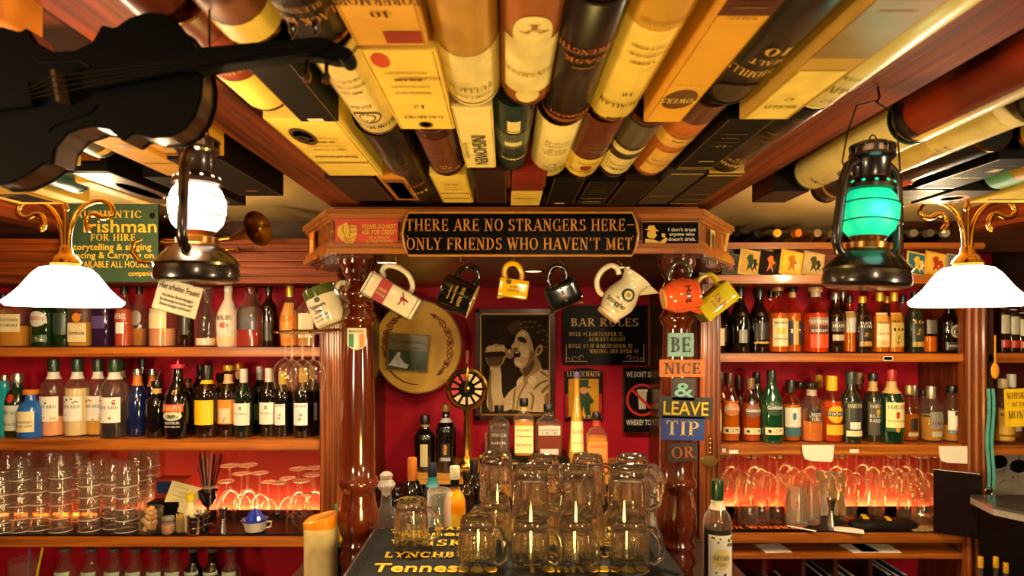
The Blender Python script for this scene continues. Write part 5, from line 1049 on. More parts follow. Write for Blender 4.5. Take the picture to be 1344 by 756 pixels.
bottle(1145.5, YB, 26, 490, ZB2, 'whisky', 0x28241c, 'grey labelled whiskey bottle with a black barrel inscription', None, cap=(0x1c1814, .1, 1.2), neck=(0xc8a060, .74, .88), labs=[(.1, .58, .9, 0x48463e, [('JAMESON', .5, .05, LC), ('BLACK', .36, .045, WH), ('BARREL', .29, .045, WH)]), (.4, .48, .2, GD, [], 'e')], group=G4)
bottle(1170, YB-.04, 29, 485, ZB2, 'whisky', 0x0c2c18, 'green whiskey bottle with a cream name label and red cap', None, cap=(0xa82018, .15, 1.15), neck=(0xc8a868, .68, .84), labs=[(.22, .56, .95, 0xe8dc98, [('JAMESON', .47, .055, 0x183820), ('IRISH WHISKEY', .3, .02, 0x504828)]), (.34, .44, .2, 0xa83018, [], 'e'), (.17, .22, .95, 0x1c4c24, []), (.16, .23, .2, GD, [], 'e')], group=G4)
bottle(1193, YB, 24, 506, ZB2, 'bulb', 'amberclear', 'round-shouldered bottle with brown spirit and gold neck', (0xb06020, .5), cap=(M(0xc8b070, .3, .6), .16, 1.15), labs=[(.2, .42, .4, 0x2c2018, []), (.1, .17, .6, 0xb8a888, [])], group=G4)
bottle(1200, YB+.1, 20, 506, ZB2, 'whisky', 'clear', 'silver-capped bottle behind the round-shouldered one', (0xb06020, .4), cap=(SIL, .2, 1.15), group=G4)
bottle(1222, YB-.01, 28, 507, ZB2, 'bulb', 'clear', 'clear bottle with a grey oval label and silver neck', (0xc07828, .45), cap=(M(0xb8b0a0, .3, .7), .22, 1.15), labs=[(.25, .55, .6, 0x807c70, [('JURA', .32, .05, IK)]), (.1, .2, .5, 0xb0a890, [])], group=G4)
bottle(1211, YB+.11, 18, 512, ZB2, 'whisky', 'clear', 'bottle with a plain white label behind the one with silver neck', (0xd08028, .3), labs=[(.2, .5, .7, WH, [])], group=G4)
bottle(1250, YB-.01, 27, 506, ZB2, 'squat', 'clear', 'round bottle with a white boat label and black stopper at the right end', (0xc07020, .3), cap=(BK, .12, 1.3), labs=[(.16, .56, .95, WH, []), (.15, .22, .95, 0x387c78, []), (.23, .31, .5, 0xb0603c, [], 'e'), (.48, .55, .4, 0x2c3c38, [])], group=G4)
# ---- far right bay
bottle(1316, 2.42, 26, 497, ZB2, 'squat', 'clear', 'bottle with a yellow round label in the far right bay', (0xc08020, .55), cap=(0xc8b080, .15, 1.2), labs=[(.13, .52, .95, 0xe0b040, [('KNOB', .42, .045, IK)]), (.04, .1, .9, 0xd8a030, [])], group='bottles in the far right bay')
bottle(1327, 2.5, 22, 491, ZB2, 'squat', 'clear', 'white-capped bottle behind the yellow sign, far right bay', (0xa05818, .5), cap=(WH, .2, 1.3), labs=[(.12, .4, .9, WH, [])], group='bottles in the far right bay')
for i, (px, tp) in enumerate(((1316, 380), (1329, 384), (1341, 390))):
    bottle(px, 2.45, 16, tp, ZA2, 'whisky', 'brown', ('leftmost', 'middle', 'rightmost')[i]+' dark bottle with a pale label on the top shelf beyond the far right post', None, cap=(BK, .15, 1.2), labs=[(.3, .72, .8, 0xb0ac98, []), (.08, .2, .8, 0xb03020, [])], group='bottles in the far right bay')
# ---- alcove
ZR = Z(612, 2.98); ZK = CZ-.763; 
rs = thing('riser_shelf', 'low wooden riser shelf along the red alcove wall, carrying bottles', 'shelf', (0, 0, 0))
B().box(X(545, 2.95), X(800, 2.95), 2.75, 3.18, ZR-.03, ZR).build('board', M(0xc08838, .35, kind='woodx', c2=0x8c5820, scale=26), rs, bev=.003)
b = B(); x1 = X(800, 2.95); b.prism([(x1, 2.75), (x1+.06, 2.75), (x1+.09, 2.86), (x1+.09, 3.18), (x1, 3.18)], ZR-.03, ZR-.0, lambda u, v, d: Vector((u, v, d))); b.build('angled_end', M(0xc89848, .35, kind='woodx', c2=0x946428, scale=26), rs, smooth=0)
for px in (550, 675, 798): B().box(X(px, 2.95), X(px, 2.95)+.02, 2.78, 3.18, ZK, ZR-.03).build('support', DARKZ, rs)
tr = thing('bottle_plinth', 'flat black plinth box carrying three square whiskey bottles', 'plinth', (X(692, 2.95), 2.95, ZR))
B().box(-.185, .185, -.09, .1, 0, .062).build('box', M(0x14100e, .4), tr, bev=.004)
ZP = ZR+.063; GA = 'bottles in the alcove'
bottle(655, 2.93, 29, 532, ZP, 'square', 'clear', 'square bottle of dark amber whiskey with a dark label, left on the black plinth', (0x482010, .62), cap=(BK, .14, 1.2), labs=[(.1, .55, .7, 0x4c3c34, [('SINGLE', .4, .06, WH), ('BARREL', .25, .05, WH)])], group=GA)
bottle(687.5, 2.93, 27, 523, ZP, 'square', 'clear', 'square honey whiskey bottle with a big cream label, middle of the black plinth', (0xd89828, .6), cap=(BK, .13, 1.2), neck=(0xd8b060, .78, .85), labs=[(.06, .54, .75, 0xe8d090, [("JACK DANIEL'S", .44, .04, IK), ('Tennessee', .34, .035, IK, 'sans'), ('HONEY', .18, .04, IK)])], group=GA)
bottle(720, 2.93, 34, 530, ZP, 'square', 'clear', 'wide square whiskey bottle of red-brown spirit, right on the black plinth', (0x7c2410, .62), cap=(BK, .15, 1.1), labs=[(.42, .6, .7, 0xc8b8a0, [('GENTLEMAN', .5, .04, IK), ('JACK', .44, .04, IK)]), (.05, .16, .6, 0xb8b0a0, [])], group=GA)
bottle(757, 2.9, 24, 488, ZR, 'cone', 'clear', 'very tall cone bottle of yellow liqueur with a lilac cap', (0xe0b020, .95), cap=(0x6c5890, .06, 1.25), labs=[(.2, .5, .95, 0xe8d490, [('GALLIANO', .38, .035, 0x5c3c10), ('LIQUORE', .28, .014, 0x5c3c10)])], group=GA)
bottle(783, 2.85, 27, 541, ZR, 'square', 'clear', 'square fire whiskey bottle with an orange label, right of the cone bottle', (0xe07820, .6), cap=(BK, .12, 1.2), neck=(0xc03c18, .78, .86), labs=[(.05, .54, .8, 0xe88840, [("JACK DANIEL'S", .44, .04, 0x5c1c08), ('FIRE', .2, .06, 0x8c2c10)])], group=GA)
bottle(558, 2.9, 28, 545, ZR, 'liqueur', 'dark', 'matt black gin bottle with a pale side label on the riser shelf', None, cap=(BK, .16, 1.1), neck=(0x8c7440, .8, .84), labs=[(.1, .5, .35, 0xb0a070, [])], group=GA)
bottle(585.5, 2.88, 27, 531, ZR, 'wine', 'dark', 'glossy black port bottle with a caped figure print', None, cap=(M(0xb08840, .4, .3), .1, 1.1), neck=(WH, .74, .8), labs=[(.22, .44, .45, 0x181410, []), (.27, .42, .2, 0xd88828, [], 'e'), (.17, .23, .6, None, [('SANDMAN', .18, .05, WH)])], group=GA)
YF = 2.3
bottle(541, YF, 29, 601, ZK, 'squat', 'dark', 'dark bottle with a copper neck and white two-part label at alcove left front', None, cap=(0xa85c1c, .26, 1.1), labs=[(.28, .5, .9, 0xb8ac98, [])], group=GA)
bottle(567.5, YF-.02, 28, 608, ZK, 'squat', 0x0c1c20, 'dark bottle with a teal label and blue neck behind the beer mugs', None, cap=(0x14202c, .15, 1.1), neck=(0x1c6c74, .72, .84), labs=[(.2, .46, .95, 0x1c5c60, [('DUBLIN', .38, .04, WH)])], group=GA)
bottle(597, YF-.12, 29, 612, ZK, 'whisky', 'amberclear', 'yellow whiskey bottle with a grey-white capsule behind the beer mugs', (0xe8b818, .72, .7), cap=(0xc8bc98, .14, 1.15), neck=(BK, .78, .86), labs=[(.3, .5, .6, 0xd8a818, [], 'e')], group=GA)
bottle(622, YF+.15, 25, 605, ZK, 'wine', 'dark', 'slim black bottle in shadow right of the yellow one', None, labs=[(.2, .4, .8, 0x302820, []), (.1, .18, .4, 0xa02818, [], 'e')], cap=(BK, .2, 1.1), group=GA)
bottle(521, YF+.3, 24, 640, ZK, 'wine', 'dark', 'low black bottle in the corner by the left post', None, group=GA)
bottle(633, YF+.25, 18, 598, ZK, 'wine', 'dark', 'thin black bottle with a brass top left of the plinth', None, cap=(GCAP, .03, 1.1), group=GA)
bottle(612, YF+.1, 22, 618, ZK, 'wine', 'brown', 'brown bottle between the yellow and the black ones', None, group=GA)
# ---- front counter bottle
t = bottle(941.5, 1.78, 37, 630, CZ-.72, 'liqueur', 'clear', 'tall cassis liqueur bottle standing in front of the right fluted post', (0x160812, .57, .95), cap=(0x0c3c20, .17, 1.1), neck=(WH, .74, .82), labs=[(.1, .53, .95, WH, [])], group=None)
H = Z(630, 1.78)-(CZ-.72); m = drum_map(lambda v: 37/2*1.78/850); rr = random.Random(5)
for i in range(26):
    a = rr.uniform(-.9, .9)*.038; v = rr.choice([rr.uniform(.12, .2), rr.uniform(.42, .51)])*H; s = rr.uniform(.002, .0045)
    patch(t, 'blackberry_print', m, a-s, a+s, v-s, v+s, M([0x302038, 0x585c48, 0x241c28][i % 3], .5), shape='e', d=.0014)
patch(t, 'label_oval', m, -.024, .024, .22*H, .41*H, M(0xe0cc88, .5), nu=8, shape='e', d=.0014)
letters(t, 'GIFFARD', m, 0, .31*H, .012, M(0x4c4028, .5), 'serif', width=.04, d=.002); letters(t, 'CASSIS', m, 0, .26*H, .007, M(0x4c4028, .5), 'serif', width=.02, d=.002)

# ================================================================ counters
cn = thing('bar_counter', 'dark work counter between and in front of the turned posts', 'counter', (0, 0, 0))
cn2 = B(); cn2.box(-.66, .74, 1.3, 2.30, ZK-.04, ZK); cn2.box(-.565, .70, 2.30, 3.19, ZK-.04, ZK); cn2.build('worktop', M(0x2c1c14, .35, kind='woodx', c2=0x180e08, scale=26), cn, bev=.003)
B().box(-.6, .68, 1.45, 2.2, 0, ZK-.04).build('cupboard', DARKZ, cn)
ZT = CZ-.545
ct = thing('drip_tray', 'raised steel drip tray between the turned posts, under the beer mugs', 'drip tray', (0, 0, 0))
B().box(-.37, .405, 1.33, 1.80, ZK, ZT-.012).build('tray_box', M(0x0c0a08, .5), ct, bev=.004)
b = B()
for i in range(26): b.box(-.36+i*.0295, -.354+i*.0295, 1.35, 1.78, ZT-.012, ZT-.004)
o = b.build('grid_bars', STEEL, ct, smooth=0); o['kind'] = 'stuff'
mat_ = thing('bar_mat', 'black rubber bar mat with raised gold lettering under the mugs', 'bar mat', (0, 0, 0))
B().box(-.33, .385, 1.36, 1.77, ZT-.004, ZT).build('mat', M(0x060505, .6), mat_, bev=.002)
mm = flat((0, 1.36, ZT), (1, 0, 0), (0, 1, 0)); GM1 = M(0xe8b82c, .35, .2)
for i, u in enumerate((-.16, .18)):
    for s, v, h, w, f in (("JACK DANIEL'S", .375, .025, .3, 'serif'), ('Tennessee', .325, .035, .28, 'sans'), ('WHISKEY', .25, .045, .26, 'serif'), ('LYNCHBURG', .17, .035, .26, 'serif'), ('Tennessee', .08, .05, .28, 'sans')):
        letters(mat_, s, mm, u, v, h, GM1, f, width=w, depth=.002)

# ================================================================ glassware
GT = thin(0xfaf8f4, .55, .03, .02, 0xf0ece0)
def make_mug():
    t = thing('beer_mug', None, 'beer mug')
    h, r = .113, .043
    # stands upside down: mouth on the tray, thick base on top; eight flat panels
    outer = [(r*1.02, 0), (r*1.0, .02), (r*.9, .09), (r*.87, .106), (r*.8, h)]
    inner = [(r*.5, h-.004), (r*.62, h-.016), (r*.76, h-.02), (r*.86, .02), (r*.95, 0)]
    SGl = solidglass(0xfbf8f0)
    prof_ = [(0, h-.02), (r*.6, h-.022), (r*.74, h-.028), (r*.8, .08), (r*.86, .03), (r*.92, .0)]+outer+[(r*.68, h), (r*.62, h-.004), (0, h-.006)]
    B().lathe(prof_, 36, cap=False).build('glass_body', SGl, t, smooth=45)
    b = B()
    for i in range(10):
        a = 2*PI*i/10; b.tube([(r*1.0*math.cos(a), r*1.0*math.sin(a), .03), (r*.92*math.cos(a), r*.92*math.sin(a), .086)], .0025, 6)
    b.build('panel_ridge', SGl, t, smooth=60)['kind'] = 'stuff'
    B().lathe([(r*.8, h-.003), (r*.83, h+.001), (r*.78, h+.002), (r*.66, h-.0)], 32, cap=False).build('foot_ring', SGl, t, smooth=60)
    B().tube([(r*.97, 0, .022), (r*1.25, 0, .018), (r*1.62, 0, .03), (r*1.66, 0, .052), (r*1.55, 0, .074), (r*1.2, 0, .092), (r*.88, 0, .092)], .0075, 10).build('handle', SGl, t, smooth=60)
    return t
mug0 = make_mug(); first = True; MG = 'upside-down beer mugs on the drip tray'
mugs = [ # px of foot ring centre, depth, layer (0 lower 1 upper), handle turn, label
 (540, 1.62, 0, -10, 'beer mug alone at the left end, on the tray beside the left post'),
 (626, 1.47, 0, -25, 'lower beer mug below and left of the upper rows, second from the left'),
 (697, 1.46, 0, -15, 'lower beer mug, third from the left in the front row'),
 (756, 1.46, 0, -55, 'lower beer mug in the middle of the front row'),
 (826, 1.46, 0, -12, 'lower beer mug at the right end of the front row'),
 (652, 1.62, 1, -8, 'upper beer mug farthest left, handle close to its body'),
 (697, 1.47, 1, -18, 'upper front beer mug over the third lower one'),
 (758, 1.47, 1, -75, 'upper front beer mug with the handle turned to the viewer'),
 (823, 1.47, 1, -10, 'upper front beer mug at the right end, handle out to the right'),
 (713, 1.58, 1, -10, 'upper beer mug in the back row behind the left front one'),
 (771, 1.59, 1, -15, 'upper beer mug in the back row, middle'),
 (830, 1.59, 1, -20, 'upper beer mug in the back row behind the right one'),
 (650, 1.63, 0, 200, 'lower back-row beer mug under the farthest left upper one'),
 (712, 1.59, 0, 170, 'lower back-row beer mug under the left back one'),
 (771, 1.60, 0, 190, 'lower back-row beer mug under the middle back one'),
 (830, 1.60, 0, 170, 'lower back-row beer mug under the right back one')]
for px, Y, ly, rz, lab in mugs:
    m = mug0 if first else copy_tree(mug0); first = False
    m.location = (X(px, Y), Y, ZT+.0015+ly*.1155); m.rotation_euler.z = math.radians(rz)
    m.name = 'beer_mug'; tag(m, lab, 'beer mug', MG)
# clear pitchers/glasses left and right in the alcove
def pint(name, label, x, y, z, h, r0, r1, up=True, mat=None, group=None, cat='glass', rings=0):
    """conical tumbler; r0 radius at mouth, r1 at foot; up=False: mouth down"""
    t = thing(name, label, cat, (x, y, z), (0, 0, 0), group); mat = mat or GT
    pr = [(0, .008), (r1*.8, .008), (r1*.9, .012), (r0*.95, h), (r0, h), (r1, .004), (r1*.9, 0), (0, 0)]
    if not up: pr = [(a, h-b) for a, b in pr]
    B().lathe(pr, 24, cap=False).build('bowl', mat, t, smooth=40)
    if rings: B().lathe([(r1*1.005, .01), (r1*1.03, .014), (r1*1.01, .018)] if up else [(r1*1.005, h-.01), (r1*1.03, h-.014), (r1*1.01, h-.018)], 24, cap=False).build('ring', mat, t, smooth=60)
    return t
pint('tall_glass', 'tall narrow clear glass upside down behind the single left beer mug', X(576, 1.9), 1.9, ZK, .29, .042, .034, False, group='tall glasses in the alcove')
pint('tall_glass', 'tall clear mixing glass standing in front of the dark whiskey bottle', X(648, 2.6), 2.6, ZK, .34, .034, .03, True, thin(0xf6f4f0, .45, .04), group='tall glasses in the alcove')
t = thing('glass_decanter', 'clear glass decanter with a stopper just right of the left post', 'decanter', (X(507, 2.15), 2.15, ZK))
B().lathe([(.04, 0), (.045, .01), (.045, .12), (.038, .15), (.018, .17), (.016, .22), (.028, .235)], 24).build('body', GT, t, smooth=50)
B().lathe([(0, .2), (.014, .21), (.014, .236), (.03, .24), (.03, .245), (.018, .26), (.022, .275), (.01, .285), (0, .285)], 20, cap=False).build('stopper', thin(0xf6f4f0, .7, .05, .2, 0xe8e0d0), t, smooth=50)
for i, (px, Y, h) in enumerate(((500, 1.92, .14), (845, 2.1, .2), (862, 2.0, .15), (856, 2.35, .24))):
    pint('tall_glass', ('short clear glass at the foot of the left post', 'clear glass right of the back-row mugs', 'small clear glass beside the foot of the right post', 'taller clear glass behind, near the right post')[i], X(px, Y), Y, ZK if Y > 2.02 else (ZK), h+.02, .036, .03, False, group='tall glasses in the alcove')

# stacked tumblers at the left of the work shelf
SG_ = 'nested tumblers stacked upside down on the left work shelf'
tb0 = None
stacks = [(3, 2.40, 5, .018), (27, 2.41, 5, .025), (52, 2.43, 4, .025), (80, 2.41, 5, .026), (118, 2.42, 5, .022), (150, 2.45, 5, .022), (166, 2.41, 5, .022),
          (40, 2.54, 5, .027), (68, 2.56, 5, .027), (104, 2.55, 6, .022), (134, 2.56, 5, .022), (180, 2.53, 6, .021), (196, 2.58, 7, .018), (12, 2.53, 5, .026)]
for i, (px, Y, n, dz) in enumerate(stacks):
    dz = dz*1.9
    for j in range(n):
        if tb0 is None:
            tb0 = thing('tumbler', None, 'tumbler')
            r0, r1, h = .038, .031, .09
            pr = [(0, .012), (r1*.8, .012), (r1*.92, .016), (r0*.95, h), (r0, h), (r1, .006), (r1*.92, 0), (0, 0)]
            B().lathe([(a, h-b) for a, b in pr], 22, cap=False).build('bowl', thin(0xfaf8f4, .55, .03, .015, 0xf0ece0), tb0, smooth=40)
            B().lathe([(r0*1.0, .001), (r0*1.03, .002), (r0*1.0, .005)], 22, cap=False).build('rim', thin(0xfaf8f4, .8, .05, .4, 0xf4ecd8), tb0, smooth=60)  # whitish body paints the ring highlights along the rim
            t = tb0
        else: t = copy_tree(tb0)
        t.name = 'tumbler'; t.location = (X(px, Y), Y, ZC+.007+j*dz); t.rotation_euler = (0, 0, j*.7)
        where = ('front row' if Y < 2.5 else 'back row'); k = (i if Y < 2.5 else i-7)
        tag(t, '%s tumbler from the bottom in the %s stack from the left, %s' % (ORD[j], ORD[k], where), 'tumbler', SG_)

def wineglass(scale=1.0):
    t = thing('wine_glass', None, 'wine glass'); s = scale
    B().lathe([(.028*s, 0), (.034*s, .03*s), (.035*s, .045*s), (.03*s, .065*s), (.016*s, .082*s), (.004*s, .088*s)], 22, cap=False).build('bowl', thin(0xfcf8f0, .5, .03, 0), t, smooth=60)
    B().lathe([(.004*s, .088*s), (.0032*s, .10*s), (.0032*s, .15*s), (.006*s, .158*s)], 10, cap=False).build('stem', thin(0xfcf8f0, .7, .05, .08, 0xffe0b0), t, smooth=60)
    B().lathe([(0, .158*s), (.006*s, .158*s), (.03*s, .162*s), (.032*s, .1635*s), (.03*s, .165*s), (0, .166*s)], 24, cap=False).build('foot', thin(0xfcf8f0, .6, .04, .14, 0xffe8c8), t, smooth=60)
    return t
wg0 = wineglass(); wg_used = False
def wg(label, group, loc, sc=1.0, flip=False, rz=0):
    global wg_used
    t = copy_tree(wg0) if wg_used else wg0; wg_used = True
    t.name = 'wine_glass'; t.location = loc; t.scale = (sc, sc, sc)
    tag(t, label, 'wine glass', group); return t
# upside down on the left work shelf, right part
row = [(317, 2.56, 1.1, 0), (302, 2.59, 1.25, .06), (325, 2.6, 1.25, .06), (341, 2.57, 1.1, 0), (297, 2.5, 1.0, 0), (276, 2.44, .95, 0), (366, 2.48, 1.0, 0), (352, 2.56, .9, 0), (378, 2.55, 1.0, 0), (396, 2.47, 1.05, 0), (392, 2.57, 1.2, 0), (410, 2.5, 1.15, 0), (385, 2.42, .75, 0), (404, 2.43, .8, 0), (413, 2.59, 1.2, 0)]
for i, (px, Y, s, dz) in enumerate(row):
    wg('upside-down wine glass on the left work shelf, %s from the left of the glowing part' % (ORD+['thirteenth', 'fourteenth', 'fifteenth'])[sorted(range(len(row)), key=lambda q: row[q][0]).index(i)],
       'wine glasses upside down on the left work shelf', (X(px, Y), Y, ZC+.007), s)
# large wine glasses hanging at the left post from a small rack
rk = thing('glass_rack', 'thin brass rack rail over the hanging balloon glasses, left post', 'rack', (0, 0, 0))
zr = Z(436, 2.2)
b = B()
for px in (372, 392, 412): b.tube([(X(px, 2.18), 2.12, zr), (X(px, 2.18)+.02, 2.335, zr+.004)], .0025, 6)
b.tube([(X(366, 2.2), 2.2, zr+.003), (X(446, 2.2), 2.2, zr+.01)], .003, 6); b.tube([(X(366, 2.2), 2.33, zr+.006), (X(446, 2.3), 2.33, zr+.006)], .003, 6); b.build('rail', BRASS, rk)
for i, (px, Y) in enumerate(((383, 2.16), (397, 2.2), (411, 2.18), (374, 2.26))):
    wg('big balloon wine glass hanging upside down by the left fluted post, %s from the left' % ('second', 'third', 'fourth', 'first')[i], 'balloon glasses on the brass rack', (X(px, Y), Y, zr-.166*1.2+.002), 1.2)
# hanging racks under the right middle shelf: rails run back, glasses hang in them
hg = 'wine glasses hanging under the right middle shelf'
rr2 = thing('glass_rack', 'brass rails under the right middle shelf for hanging wine glasses', 'rack', (0, 0, 0))
lanes = [X(p, 2.4) for p in (952, 985, 1018, 1062, 1098, 1135, 1172, 1206, 1232)]
zl = ZB2-.038
for l, x in enumerate(lanes):
    for dx in (-.012, .012):
        B().tube([(x+dx, 2.355, zl-.018), (x+dx, 2.64, zl-.018)], .0018, 6).build('rail', BRASS, rr2)
        B().tube([(x+dx, 2.36, zl-.0003), (x+dx, 2.36, zl-.018)], .0018, 6).build('rail_post', BRASS, rr2)
    for j in range(4):
        s = 1.0 if l % 3 else .9
        if l == 5 and j == 0: continue
        wg('wine glass hanging in the %s rail from the left, %s from the front' % (ORD[l], ORD[j]), hg, (x, 2.39+j*.068, zl-.0165-.158*s), s)
# glasses standing on the right work shelf
gg = 'glasses standing on the right work shelf'
def rg(px, Y, h, r0, r1, lab, up=False): return pint('bar_glass', lab, X(px, Y), Y, ZC2+.0075, h, r0, r1, up, thin(0xfcf8f0, .5, .03, .02, 0xffe8c8), group=gg, rings=1)
rg(982, 2.44, .085, .036, .032, 'short tumbler upside down on orange-lettered mat, left of centre'); rg(998, 2.46, .1, .034, .03, 'tumbler upside down just right of the first, on the lettered mat')
rg(1018, 2.5, .09, .04, .034, 'squat glass upside down left of the pile of flat glasses')
rg(1112, 2.5, .12, .042, .03, 'curved pint glass standing upright right of the steel jigger', True)
rg(1150, 2.55, .11, .036, .028, 'clear glass standing in the glow behind the black pouch', True); rg(1190, 2.5, .12, .036, .03, 'clear glass upside down near the black panel')
rg(1210, 2.44, .11, .036, .03, 'clear tumbler upside down nearest the black panel'); rg(976, 2.55, .15, .036, .03, 'tall glass upside down behind the two left tumblers'); rg(1030, 2.56, .16, .038, .03, 'tall glass upside down in the glow behind the flat glasses')
for j in range(6):
    for q, (px, Y) in enumerate(((1045, 2.43), (1062, 2.47))):
        t = pint('bar_glass', '%s nested glass from the bottom in the %s pile on the lettered mat' % (ORD[j], ('left', 'right')[q]), X(px, Y), Y, ZC2+.0075+j*.018, .06, .04, .034, False, thin(0xf8f0e4, .55, .03, .08, 0xf4ecd8), group='nested glasses piled on the right work shelf')
# ================================================================ objects on the left work shelf
def Tn(name, label, cat, px, Y, z, rz=0, group=None): return thing(name, label, cat, (X(px, Y), Y, z), (0, 0, rz), group)
ZS = ZC+.0065; ZS2 = ZC2+.0065
t = Tn('cork_jar', 'clear glass jar full of bottle corks beside the tumblers', 'jar', 198, 2.40, ZS)
B().lathe([(.034, 0), (.04, .006), (.042, .09), (.04, .092), (.038, .09), (.036, .01), (0, .008)], 24, cap=False).build('jar', GT, t, smooth=40)
rr = random.Random(9)
for i in range(16):
    a = rr.uniform(0, 6.28); q = rr.uniform(0, .02); c = thing('cork', 'cork in the glass jar beside the tumblers', 'cork', (X(198, 2.4)+q*math.cos(a), 2.4+q*math.sin(a), ZS+.02+(i//4)*.019), (rr.uniform(.6, 1.6), 0, rr.uniform(0, 6)), 'corks in the glass jar')
    B().lathe([(.009, -.017), (.0105, -.014), (.0105, .014), (.009, .017)], 12).build('cork_body', M([0xd8a860, 0xc89048, 0xe0c088][i % 3], .8, vary=.2, scale=80), c)
t = Tn('small_jar', 'round bellied spice jar with orange contents and glass lid', 'jar', 221, 2.38, ZS)
B().lathe([(.018, 0), (.024, .01), (.024, .03), (.018, .045), (.019, .05)], 20).build('jar', thin(0xf4f0e0, .5, .04, .1), t, smooth=50); B().lathe([(.018, .003), (.022, .012), (.022, .035)], 18).build('contents', M(0xc07820, .6), t); B().lathe([(.02, .05), (.021, .056), (.02, .062), (0, .063)], 18, cap=False).build('lid', M(0xb8b0a0, .3, .6), t)
t = Tn('toothpick_jar', 'small glass holding wooden cocktail sticks behind the spice jar', 'jar', 238, 2.40, ZS)
B().lathe([(.019, 0), (.021, .004), (.021, .055)], 20).build('jar', thin(0xf4f0e0, .5, .04, .05), t, smooth=50)
b = B()
for i in range(40):
    a = i*2.4; q = .017*math.sqrt(i/40); b.tube([(q*math.cos(a), q*math.sin(a), .003), (q*1.05*math.cos(a), q*1.05*math.sin(a), .06+.004*(i % 3))], .0012, 4)
b.build('cocktail_sticks', M(0xd8b060, .6), t)['kind'] = 'stuff'
t = Tn('sauce_bottle', 'little bottle with a bright yellow cap and cream paper wrapper', 'bottle', 250, 2.41, ZS)
B().lathe([(.02, 0), (.022, .004), (.022, .085), (.012, .1), (.011, .115)], 20).build('wrapped_body', M(0xe0d0a0, .7), t, smooth=40); B().lathe([(.014, .112), (.015, .118), (.015, .138), (0, .139)], 20, cap=False).build('cap', M(0xf0c810, .35), t)
t = Tn('index_card_box', 'cream handwritten card leaning on the black box behind the cork jar', 'card', 232, 2.47, ZS+.055)
t.rotation_euler = (math.radians(-14), .26, 0); B().box(-.058, .058, 0, .002, .0, .105).build('card', M(0xd8cc90, .6), t)
mp = flat((0, 0, 0))
for i in range(5): fineprint(t, mp, -.01, .085-i*.016, .05, .003, M(0xa09068, .6), .0005)
t = Tn('card_box', 'small black open box under the leaning cream card', 'box', 222, 2.5, ZS); b = B().box(-.07, .05, -.03, .03, 0, .09); b.build('box', BLACK, t, bev=.003)
t = Tn('picture_box', 'small blue and orange printed carton behind the cream card', 'box', 228, 2.56, ZS); B().box(-.06, .06, -.03, .03, 0, .165).build('carton', M(0x8c3018, .5), t, bev=.002); patch(t, 'print', flat((0, -.03, .13)), -.05, .05, -.02, .025, M(0x1c2c5c, .5))
for i, (px, Y) in enumerate(((256, 2.38), (265, 2.42))):
    t = Tn('steel_cup', ('ribbed steel shaker cup in front of the dark bottle', 'second steel cup just behind the ribbed one')[i], 'cup', px, Y, ZS, group='steel cups on the left work shelf')
    B().lathe([(.024, 0), (.026, .003), (.028, .062), (.031, .066), (.029, .068), (.026, .062), (.024, .006), (0, .005)], 28, cap=False).build('cup', STEEL, t, smooth=40)
    for zz in (.02, .045): B().lathe([(.0268, zz), (.0285, zz+.003), (.0272, zz+.006)], 28, cap=False).build('rib', STEEL, t, smooth=60)
def jigger(px, Y, z, lab, s=1):
    t = Tn('jigger', lab, 'jigger', px, Y, z, group='steel jiggers')
    B().lathe([(0, .002), (.017*s, 0), (.0185*s, 0), (.008*s, .045*s), (.007*s, .05*s), (.016*s, .088*s), (.0145*s, .088*s), (.006*s, .052*s), (0, .052*s)], 24, cap=False).build('double_cone', STEEL, t, smooth=50)
    B().lathe([(.008*s, .044*s), (.0105*s, .047*s), (.008*s, .050*s)], 20, cap=False).build('waist_ring', STEEL, t)
jigger(293, 2.40, ZS, 'steel double cone jigger left of the blue lemon squeezer'); jigger(1091, 2.43, ZS2, 'steel double cone jigger beside the pale paper, right work shelf', 1.15)
t = Tn('stirrer_holder', 'dark stemmed glass bristling with black and coloured cocktail stirrers', 'stirrer glass', 273, 2.47, ZS)
B().lathe([(.03, 0), (.028, .003), (.005, .012), (.005, .07), (.02, .085), (.034, .11), (.036, .135)], 20, cap=False).build('glass', M(0x1c100e, .1, coat=.6), t, smooth=60)
rr = random.Random(2)
for i in range(26):
    a = rr.uniform(0, 6.28); q = rr.uniform(.2, 1); h = rr.uniform(.22, .29)
    B().tube([(.012*q*math.cos(a), .012*q*math.sin(a), .1), (.055*q*math.cos(a), .05*q*math.sin(a), h)], .0022, 5).build('stirrer', M([0x101018, 0x181820, 0x8c6c58, 0x1c2c4c, 0xa89888, 0x7c2018][i % 6], .3), t)
t = Tn('lemon_squeezer', 'blue and white plastic lemon squeezer with a ribbed cone', 'squeezer', 335, 2.41, ZS)
B().lathe([(.03, 0), (.036, .004), (.044, .035), (.046, .04)], 28, cap=True).build('white_bowl', M(0xd8d0c0, .3, coat=.4), t, smooth=40)
B().add([(-.04, -.012, .034), (-.04, .012, .034), (-.056, 0, .04), (-.036, 0, .012)], [(0, 1, 2), (0, 2, 3), (1, 3, 2), (0, 3, 1)]).build('pouring_lip', M(0xd8d0c0, .3, coat=.4), t, smooth=0)
b = B().lathe([(.046, .04), (.047, .046), (.034, .046), (.03, .044)], 28, cap=False); b.build('blue_dish', M(0x2038a8, .25, coat=.5), t, smooth=40)
b = B(); n = 40; vs = []
for j, (r, z) in enumerate([(.031, .044), (.026, .058), (.018, .072), (.007, .082), (.001, .084)]):
    vs += [(r*(1+.12*(-1)**i)*math.cos(2*PI*i/20), r*(1+.12*(-1)**i)*math.sin(2*PI*i/20), z) for i in range(20)]
b.add(vs, [(j*20+i, j*20+(i+1) % 20, (j+1)*20+(i+1) % 20, (j+1)*20+i) for j in range(4) for i in range(20)]); b.build('ribbed_cone', M(0x2038a8, .25, coat=.5), t, smooth=0)
